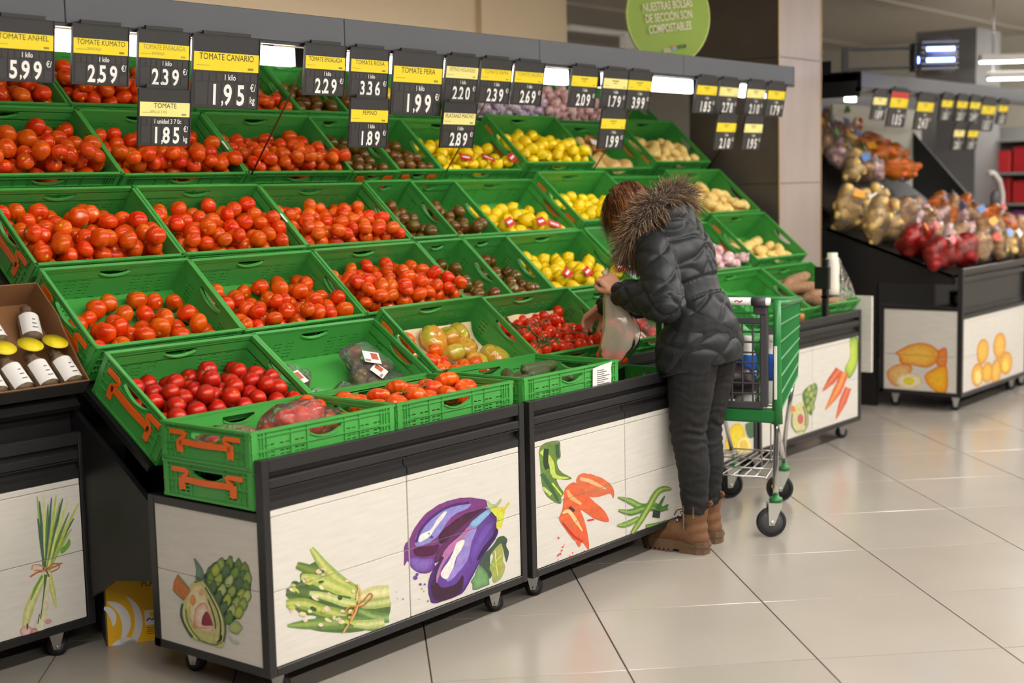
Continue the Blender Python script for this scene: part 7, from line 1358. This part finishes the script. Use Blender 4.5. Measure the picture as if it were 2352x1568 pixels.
# hands
def hand(w, dirv, palm_n, side, curl, thumb_out, spread=.30, size=1.0):
    """palm and five separate bent fingers; returns sample points"""
    d = Vector(dirv).normalized(); nrm = Vector(palm_n); nrm = (nrm - d*nrm.dot(d)).normalized(); lat = d.cross(nrm)*side; w = Vector(w); P = []
    a = w + d*.015*size; knuck = []
    for k, o in enumerate((-.030,-.010,.010,.028)):
        b = w + d*(.085-.004*abs(k-1.3))*size + lat*o*size; capsule(mb, a + lat*o*.6*size, b, .0145*size, .0125*size, 10); knuck.append(b)
    for k, (b, L) in enumerate(zip(knuck, (.062,.072,.068,.054))):
        dd = (d + lat*(k-1.5)*spread*.12).normalized(); p = b; r = .0095*size
        for q, f in enumerate((.46,.31,.23)):
            an = curl[k]*(q+.75)*.62; e = p + (dd*math.cos(an) + nrm*math.sin(an))*L*f*size; capsule(mb, p, e, r, r*.93, 10); p = e; r *= .93; P.append(e.copy())
    tb = w + d*.030*size - lat*.026*size; t1 = tb + (d*.45 - lat*.75*thumb_out + nrm*.35).normalized()*.042*size; t2 = t1 + (d*.85 - lat*.1*thumb_out + nrm*.55).normalized()*.030*size; t3 = t2 + (d*.8 + lat*.25 + nrm*.6).normalized()*.024*size
    chain(mb, [tb,t1,t2,t3], [.0135*size,.0115*size,.0105*size,.009*size], 10)
    return P + knuck + [w, t3, t2]
hand(wrL, (-.02,.62,.60), (.55,.45,-.55), -1, (1.45,1.5,1.55,1.6), .35)
gp = hand(wrR, (-.10,.70,-.62), (-.2,-.55,-.75), 1, (.75,.70,.75,.85), .5, size=1.0)
for i in range(len(mb.v)): mb.v[i] = tuple(Vector(mb.v[i]) - WO)
body = fuse(mb, .0052, 3, 'body'); body.materials.append(M_SKIN); obj('body', body, woman)
# face details
for s in (-1,1):
    mb = MB(); ellipsoid(mb, W3(hp(s*.031,.0835,.006)), (.0115,.0115,.0115), n=12, k=8); mb.build('eye', mat('eye_white', srgb(228,222,214), .2), woman)
    mb = MB(); ellipsoid(mb, W3(hp(s*.031,.0935,.004)), (.0052,.0030,.0052), n=10, k=6); mb.build('iris', mat('eye_brown', srgb(52,34,24), .2), woman)
mb = MB(); ellipsoid(mb, W3(hp(0,.0925,-.0605)), (.022,.006,.008), Euler((math.radians(-52),0,0)), n=14, k=8); mb.build('lips', mat('lip', srgb(176,92,84), .45), woman)
# trousers
mb = MB(); ellipsoid(mb, W3(pel), (.17,.15,.13))
for a, k, n in ((hipL,knL,anL),(hipR,knR,anR)):
    top = Vector(a)+Vector((0,0,-.02)); low = Vector(n)+Vector((0,0,.04)); kk = Vector(k); cf = kk*.55+low*.45+Vector((0,-.012,.0))
    chain(mb, [W3(top), W3(kk*.45+top*.55), W3(kk), W3(cf), W3(low)], [.108,.094,.072,.066,.050], 18)
tm = fuse(mb, .006, 4, 'trousers', cut=[((0,0,.165),(0,0,-1))])
tn = [v.normal.copy() for v in tm.vertices]
for v, n in zip(tm.vertices, tn):
    z = v.co.z; amt = math.exp(-((z-.49)/.07)**2)+.6*math.exp(-((z-.22)/.05)**2)+.35
    v.co += n*.0026*amt*math.sin(z*150+6*mnoise.noise(v.co*14))
tm.materials.append(M_JEANS); obj('trousers', tm, woman)
# coat
mb = MB()
chain(mb, [W3((4.81,2.885,.80)), W3(pel), W3(wai), W3(che), W3((4.81,3.035,1.28))], [.15,.15,.125,.145,.09], 20)
ellipsoid(mb, W3((4.81,2.885,.82)), (.20,.170,.15)); ellipsoid(mb, W3((4.81,2.875,.70)), (.205,.155,.12)); ellipsoid(mb, W3((4.81,2.90,.76)), (.195,.155,.13))
ellipsoid(mb, W3((4.81,2.99,1.17)), (.20,.14,.16), Euler((-.35,0,0))); ellipsoid(mb, W3((4.81,3.02,1.23)), (.19,.115,.085), Euler((-.5,0,0)))
ellipsoid(mb, W3((4.81,3.01,1.325)), (.115,.10,.085), Euler((-.5,0,0))); ellipsoid(mb, W3((4.81,2.975,1.285)), (.125,.08,.095), Euler((-.4,0,0)))
for s, e, w in ((shL,elL,wrL),(shR,elR,wrR)):
    e2 = Vector(e); chain(mb, [W3(s), W3(Vector(s)*.5+e2*.5), W3(e2), W3(e2*.5+Vector(w)*.5), W3(e2*.10+Vector(w)*.90)], [.076,.080,.078,.070,.056], 18)
cutw = Vector(wrL)-Vector(elL)
hemc = W3((4.81,2.87,.735)); hemn = Vector((0,-.28,-1)).normalized()
cm = fuse(mb, .0062, 9, 'coat', cut=[(hemc, hemn)])
# quilting: puffs between crossing seams, a plain belt at the waist
ax = (Vector(nek)-Vector(pel)).normalized(); p0 = W3(pel); aL = W3(elL); bL = W3(wrL); aR = W3(elR); bR = W3(wrR)
def seg(p, a, b):
    d = b-a; t = max(0, min(1, (p-a).dot(d)/d.dot(d))); return (p-(a+d*t)).length, t
cm.update()
nv = [v.normal.copy() for v in cm.vertices]
for v, n in zip(cm.vertices, nv):
    p = v.co; q = p-p0; t = q.dot(ax); ang = math.atan2(q.x, q.y+.02)
    dl, tl = min(seg(p, aL, bL), seg(p, W3(shL), aL)), 0
    inarm = min(dl[0], seg(p, aR, bR)[0], seg(p, W3(shR), aR)[0]) < .098 and (abs(q.x) > .15 or p.y > .12)
    s = ang*.165
    if inarm:
        arm = (bL-aL) if q.x < 0 else (bR-aR); base = aL if q.x < 0 else aR
        if seg(p, W3(shL) if q.x < 0 else W3(shR), base)[0] < seg(p, base, base+arm)[0]: arm = base-(W3(shL) if q.x < 0 else W3(shR)); base = W3(shL) if q.x < 0 else W3(shR)
        arm = arm.normalized(); t2 = (p-base).dot(arm); perp = (p-base)-arm*t2; s2 = math.atan2(perp.x, perp.z)*.085
        a, b = (t2+.95*s2)/.13, (t2-.95*s2)/.13
    else: a, b = (t+.62*s+.02*mnoise.noise(p*7))/.125, (t-.62*s+.02*mnoise.noise(p*7+Vector((5,5,5))))/.125
    sd = min(abs(a-round(a)), abs(b-round(b)))*.125*.8
    k = .013*(1-math.exp(-sd/.013)) - .008 + .0022*mnoise.noise(p*26)
    wt = (t-.155)/.030
    if not inarm and abs(wt) < 1.5:
        m_ = min(1, max(0, 1.5-abs(wt))/.5); k = k*(1-m_) + m_*(-.010 + (.004 if abs(wt) < 1 else -.006))
    v.co = p + n*k
cm.materials.append(M_COAT); obj('coat', cm, woman)
# fur edge of the hood
fc, fa, fb = W3((4.81,3.085,1.305)), Vector((0,.592,-.806)), Vector((1,0,0)); fn = Vector((0,.806,.592)); rr = random.Random(21)
mb = MB(); mb.col = (0,0,0)
ring = [fc + fa*.158*math.cos(a) + fb*.145*math.sin(a) for a in np.linspace(0,2*PI,41)[:-1]]
mb.tube(ring, .034, 8, closed=True, cols=[srgb(70,52,38)]*(40*8))
for k in range(5200):
    a = rr.uniform(0, 2*PI); c = fc + fa*.158*math.cos(a) + fb*.145*math.sin(a); ro = (fa*math.cos(a)+fb*math.sin(a)); th = rr.uniform(0, 2*PI)
    d = ro*math.cos(th) + fn*math.sin(th); st0 = c + d*.030; tan = fa*-math.sin(a)+fb*math.cos(a)
    d2 = (d + tan*rr.uniform(-.5,.5) + ro*.35 + Vector((0,0,-.25)) + fn*rr.uniform(-.3,.3)).normalized(); L = rr.uniform(.040,.085)
    mid = st0 + d2*L*.5 + Vector((rr.uniform(-.006,.006),rr.uniform(-.006,.006),0)); tip = st0 + d2*L + Vector((0,0,-.012))
    w = d2.cross(Vector((rr.uniform(-1,1),rr.uniform(-1,1),rr.uniform(-1,1)))).normalized()*.0016
    c0 = rr.choice(((70,50,34),(88,64,44),(110,84,58))); c1 = rr.choice(((176,144,104),(140,110,76),(104,78,54),(196,166,126)))
    mb.add([st0-w, st0+w, mid+w*.8, mid-w*.8, tip], [(0,1,2,3),(3,2,4)], 0, False, [srgb(*c0)]*2+[srgb(*[(x+y)//2 for x, y in zip(c0,c1)])]*2+[srgb(*c1)])
o = mb.build('fur_trim', mat('fur', (.3,.2,.1), .8, attr='col', sheen=.3), woman, kind='stuff')
# hair: chin length, falling forward
mb = MB(); mb.col = (0,0,0); vs, fs = ball(ell(14), 22); cap = []
for p in vs: cap.append(W3(hp(p.x*.082, -.012+p.y*.099, .036+p.z*.090)))
keep = [f for f in fs if sum((vs[i].y*.8-vs[i].z*1.0) for i in f)/len(f) < .42]
mb.add(cap, keep, 0, True, [srgb(48,30,20)]*len(cap))
down = Vector((0,0,-1))
for k in range(4200):
    p = Vector((rr.gauss(0,1), rr.gauss(0,1), rr.gauss(0,1))).normalized()
    if p.y*.8-p.z > .40: continue
    s0 = W3(hp(p.x*.083, -.012+p.y*.100, .036+p.z*.091)); nrm = (HM.to_3x3() @ Vector((p.x/.083, p.y/.10, p.z/.091))).normalized()
    fl = (HM.to_3x3() @ Vector((p.x*.5, .10 if p.y > 0 else -.35, -1.0))).normalized()
    pts = [s0]; d = (fl - nrm*fl.dot(nrm)).normalized() if (fl - nrm*fl.dot(nrm)).length > .1 else fl
    L = rr.uniform(.055,.105) if p.y < .35 else rr.uniform(.09,.14); cur = s0; n_ = 5
    for q in range(n_):
        g = (q+1)/n_; dd = (d*(1-g*.55) + down*(.25+.75*g) + nrm*(rr.uniform(.05,.40) if q < 2 else -.04) + Vector((rr.uniform(-.3,.3),rr.uniform(-.3,.3),rr.uniform(-.1,.1)))).normalized(); cur = cur + dd*L/n_
        hl = HM.inverted() @ (cur + WO); e = Vector((hl.x/.083, (hl.y+.012)/.100, (hl.z-.036)/.091))
        if e.length < 1.03 and hl.z > -.05:
            e = e.normalized()*rr.uniform(1.04,1.11); cur = W3(hp(e.x*.083, -.012+e.y*.100, .036+e.z*.091))
        pts.append(cur)
    cl_ = mnoise.noise(p*5.5)+.35*rr.uniform(-1,1)
    c0, c1 = ((44,28,20),(78,46,28)) if cl_ < -.12 else (((74,46,28),(134,80,44)) if cl_ < .22 else ((124,78,46),(206,138,80))); vv = []; cc = []
    for q, x in enumerate(pts):
        w = (pts[min(q+1,n_)]-pts[max(q-1,0)]).cross(nrm).normalized()*(.0017*(1-.75*q/n_)); vv += [x-w, x+w]; g = q/n_; cc += [srgb(*[a*(1-g)+b*g for a, b in zip(c0,c1)])]*2
    mb.add(vv, [(2*q,2*q+1,2*q+3,2*q+2) for q in range(n_)], 0, False, cc)
mb.build('hair', mat('hair_brown', (.1,.05,.03), .42, attr='col', spec=.5), woman, kind='stuff')
# boots
def boot(x, y, rz, zips):
    b = obj('boot', None, woman, W3((x, y, 0)), (0,0,rz)); b.empty_display_size = .05
    m_ = MB(); chain(m_, [(0,.052,.065),(0,.055,.13),(0,.050,.20)], [.052,.049,.053], 18); chain(m_, [(0,.055,.075),(0,.13,.078),(0,.20,.060)], [.052,.050,.046], 18); ellipsoid(m_, (0,.225,.055), (.047,.055,.040)); ellipsoid(m_, (0,.05,.06), (.047,.056,.045))
    up = fuse(m_, .005, 4, 'upper', cut=[((0,0,.036),(0,0,-1)), ((0,0,.222),(0,-.1,1))])
    un = [v.normal.copy() for v in up.vertices]
    for v, n_ in zip(up.vertices, un): v.co += n_*.0022*math.sin(v.co.z*130+v.co.y*40)*math.exp(-((v.co.z-.11)/.035)**2)
    up.materials.append(M_BOOT); obj('upper', up, b)
    out = [(.0,-.008),(.030,.0),(.044,.03),(.042,.09),(.040,.13),(.050,.19),(.050,.235),(.034,.275),(.0,.288)]; full = out + [(-a, c) for a, c in out[::-1][1:-1]]
    m_ = MB(); m_.M = RX(-PI/2) @ Matrix.Scale(1,4)
    for z0, z1, g in ((.028,.040,1.03),(.040,.050,1.0)):
        m_.M = T(0,0,z1) @ RX(-PI/2); m_.prism([(p[0]*g, -(p[1]-.14)*g-.14 if False else (p[1]-.14)*g+.14) for p in full], z1-z0)
    m_.build('welt', M_SOLE, b)
    m_ = MB(); heel = [p for p in full if p[1] < .10]; 
    m_.M = T(0,0,.029) @ RX(-PI/2); m_.prism(full, .016)
    hl_ = [(.0,-.008),(.030,.0),(.044,.03),(.043,.105),(-.043,.105),(-.044,.03),(-.030,.0)]; m_.M = T(0,0,.014) @ RX(-PI/2); m_.prism(hl_, .014)
    m_.build('sole', M_SOLE, b)
    for k in range(7):
        m_ = MB(); yy = .135+.020*k; hw = .048 if yy < .24 else .036; m_.b2(-hw,hw,yy,yy+.013,0,.014); m_.build('lug', M_SOLE, b)
    if zips:
        for yy in (.035,.080):
            m_ = MB(); sx = -.0545 if yy < .06 else -.050
            m_.b2(sx,sx+.004,yy-.003,yy+.003,.10 if yy > .06 else .15,.208); m_.build('zip', M_STEEL, b)
            m_ = MB(); m_.b2(sx-.004,sx,yy-.004,yy+.004,.165,.198,ch=.002); m_.build('zip_pull', M_BOOT, b)
    m_ = MB(); m_.tube([(0,.0,.205),(0,-.018,.214),(0,-.022,.208),(0,-.004,.188)], .006, 8); m_.build('pull_loop', M_BOOT, b)
    for s in (-1,1):
        for k in range(4):
            m_ = MB(); m_.cyl((s*.026,.100+.014*k,.150-.022*k),(s*.034,.106+.014*k,.153-.022*k),.005,n=8); m_.build('eyelet', M_STEEL, b)
    m_ = MB()
    for k in range(4): m_.tube([(-.028,.104+.015*k,.152-.022*k),(0,.116+.015*k,.160-.022*k),(.028,.104+.015*k,.152-.022*k)], .0028, 6)
    m_.tube([(0,.108,.172),(-.02,.125,.168),(-.035,.128,.15)], .0026, 6); m_.build('laces', mat('lace', srgb(96,64,38), .8), b)
boot(4.735, 2.812, .10, True); boot(4.905, 2.855, -.08, False)
bpy.data.scenes.remove(tmp)
# ---------------------------------------------------------------- bag of tomatoes in her hand
pb = thing('produce_bag', 'translucent bag with two tomatoes hanging from the left hand', 'bag', (4.62, 3.16, .74))
prof = [(.355,.012,.008,.045,.03),(.32,.020,.022,.035,.02),(.27,.034,.045,.015,.01),(.21,.046,.070,-.012,.005),(.15,.055,.086,-.022,0),(.10,.060,.088,-.012,0),(.05,.058,.072,.010,0),(.015,.044,.052,.016,0),(.0,.020,.024,.018,0)]
n = 40; vs = []; fs = []
for i, (z, ru, rv, cv, cu) in enumerate(prof):
    for j in range(n):
        a = 2*PI*j/n; wv = 1+.06*math.sin(a*5+z*9)+.035*math.sin(a*11-z*14)+.02*math.sin(a*17); vs.append((cu+ru*wv*math.cos(a), cv+rv*wv*math.sin(a), z+.006*math.sin(a*3+i)))
for i in range(len(prof)-1):
    for j in range(n): fs.append((i*n+j, i*n+(j+1) % n, (i+1)*n+(j+1) % n, (i+1)*n+j))
fs.append(tuple((len(prof)-1)*n+j for j in range(n)))
mb = MB(); mb.add(vs, fs, 0, True); mb.build('film', film('bag_film_milky', srgb(246,234,218), .38, .28, 9, .2, 1.3), pb)
mb = MB(); mb.tube([(.02,.05,.36),(.012,.058,.385),(.02,.05,.40)], [.012,.016,.004], 8); mb.build('gathered_top', film('bag_film_milky'), pb)
for k, (x,y,z,s) in enumerate(((-.012,.052,.048,.034),(.0,-.02,.045,.032))):
    o = obj('vine_tomato', ME['vine'][k], M=T(4.62+x,3.16+y,.74+z) @ RX(.6*k) @ Matrix.Scale(s,4)); tag(o, 'red tomato inside the hanging bag, %s' % ('left','right')[k], 'tomato', 'tomatoes in the bag')
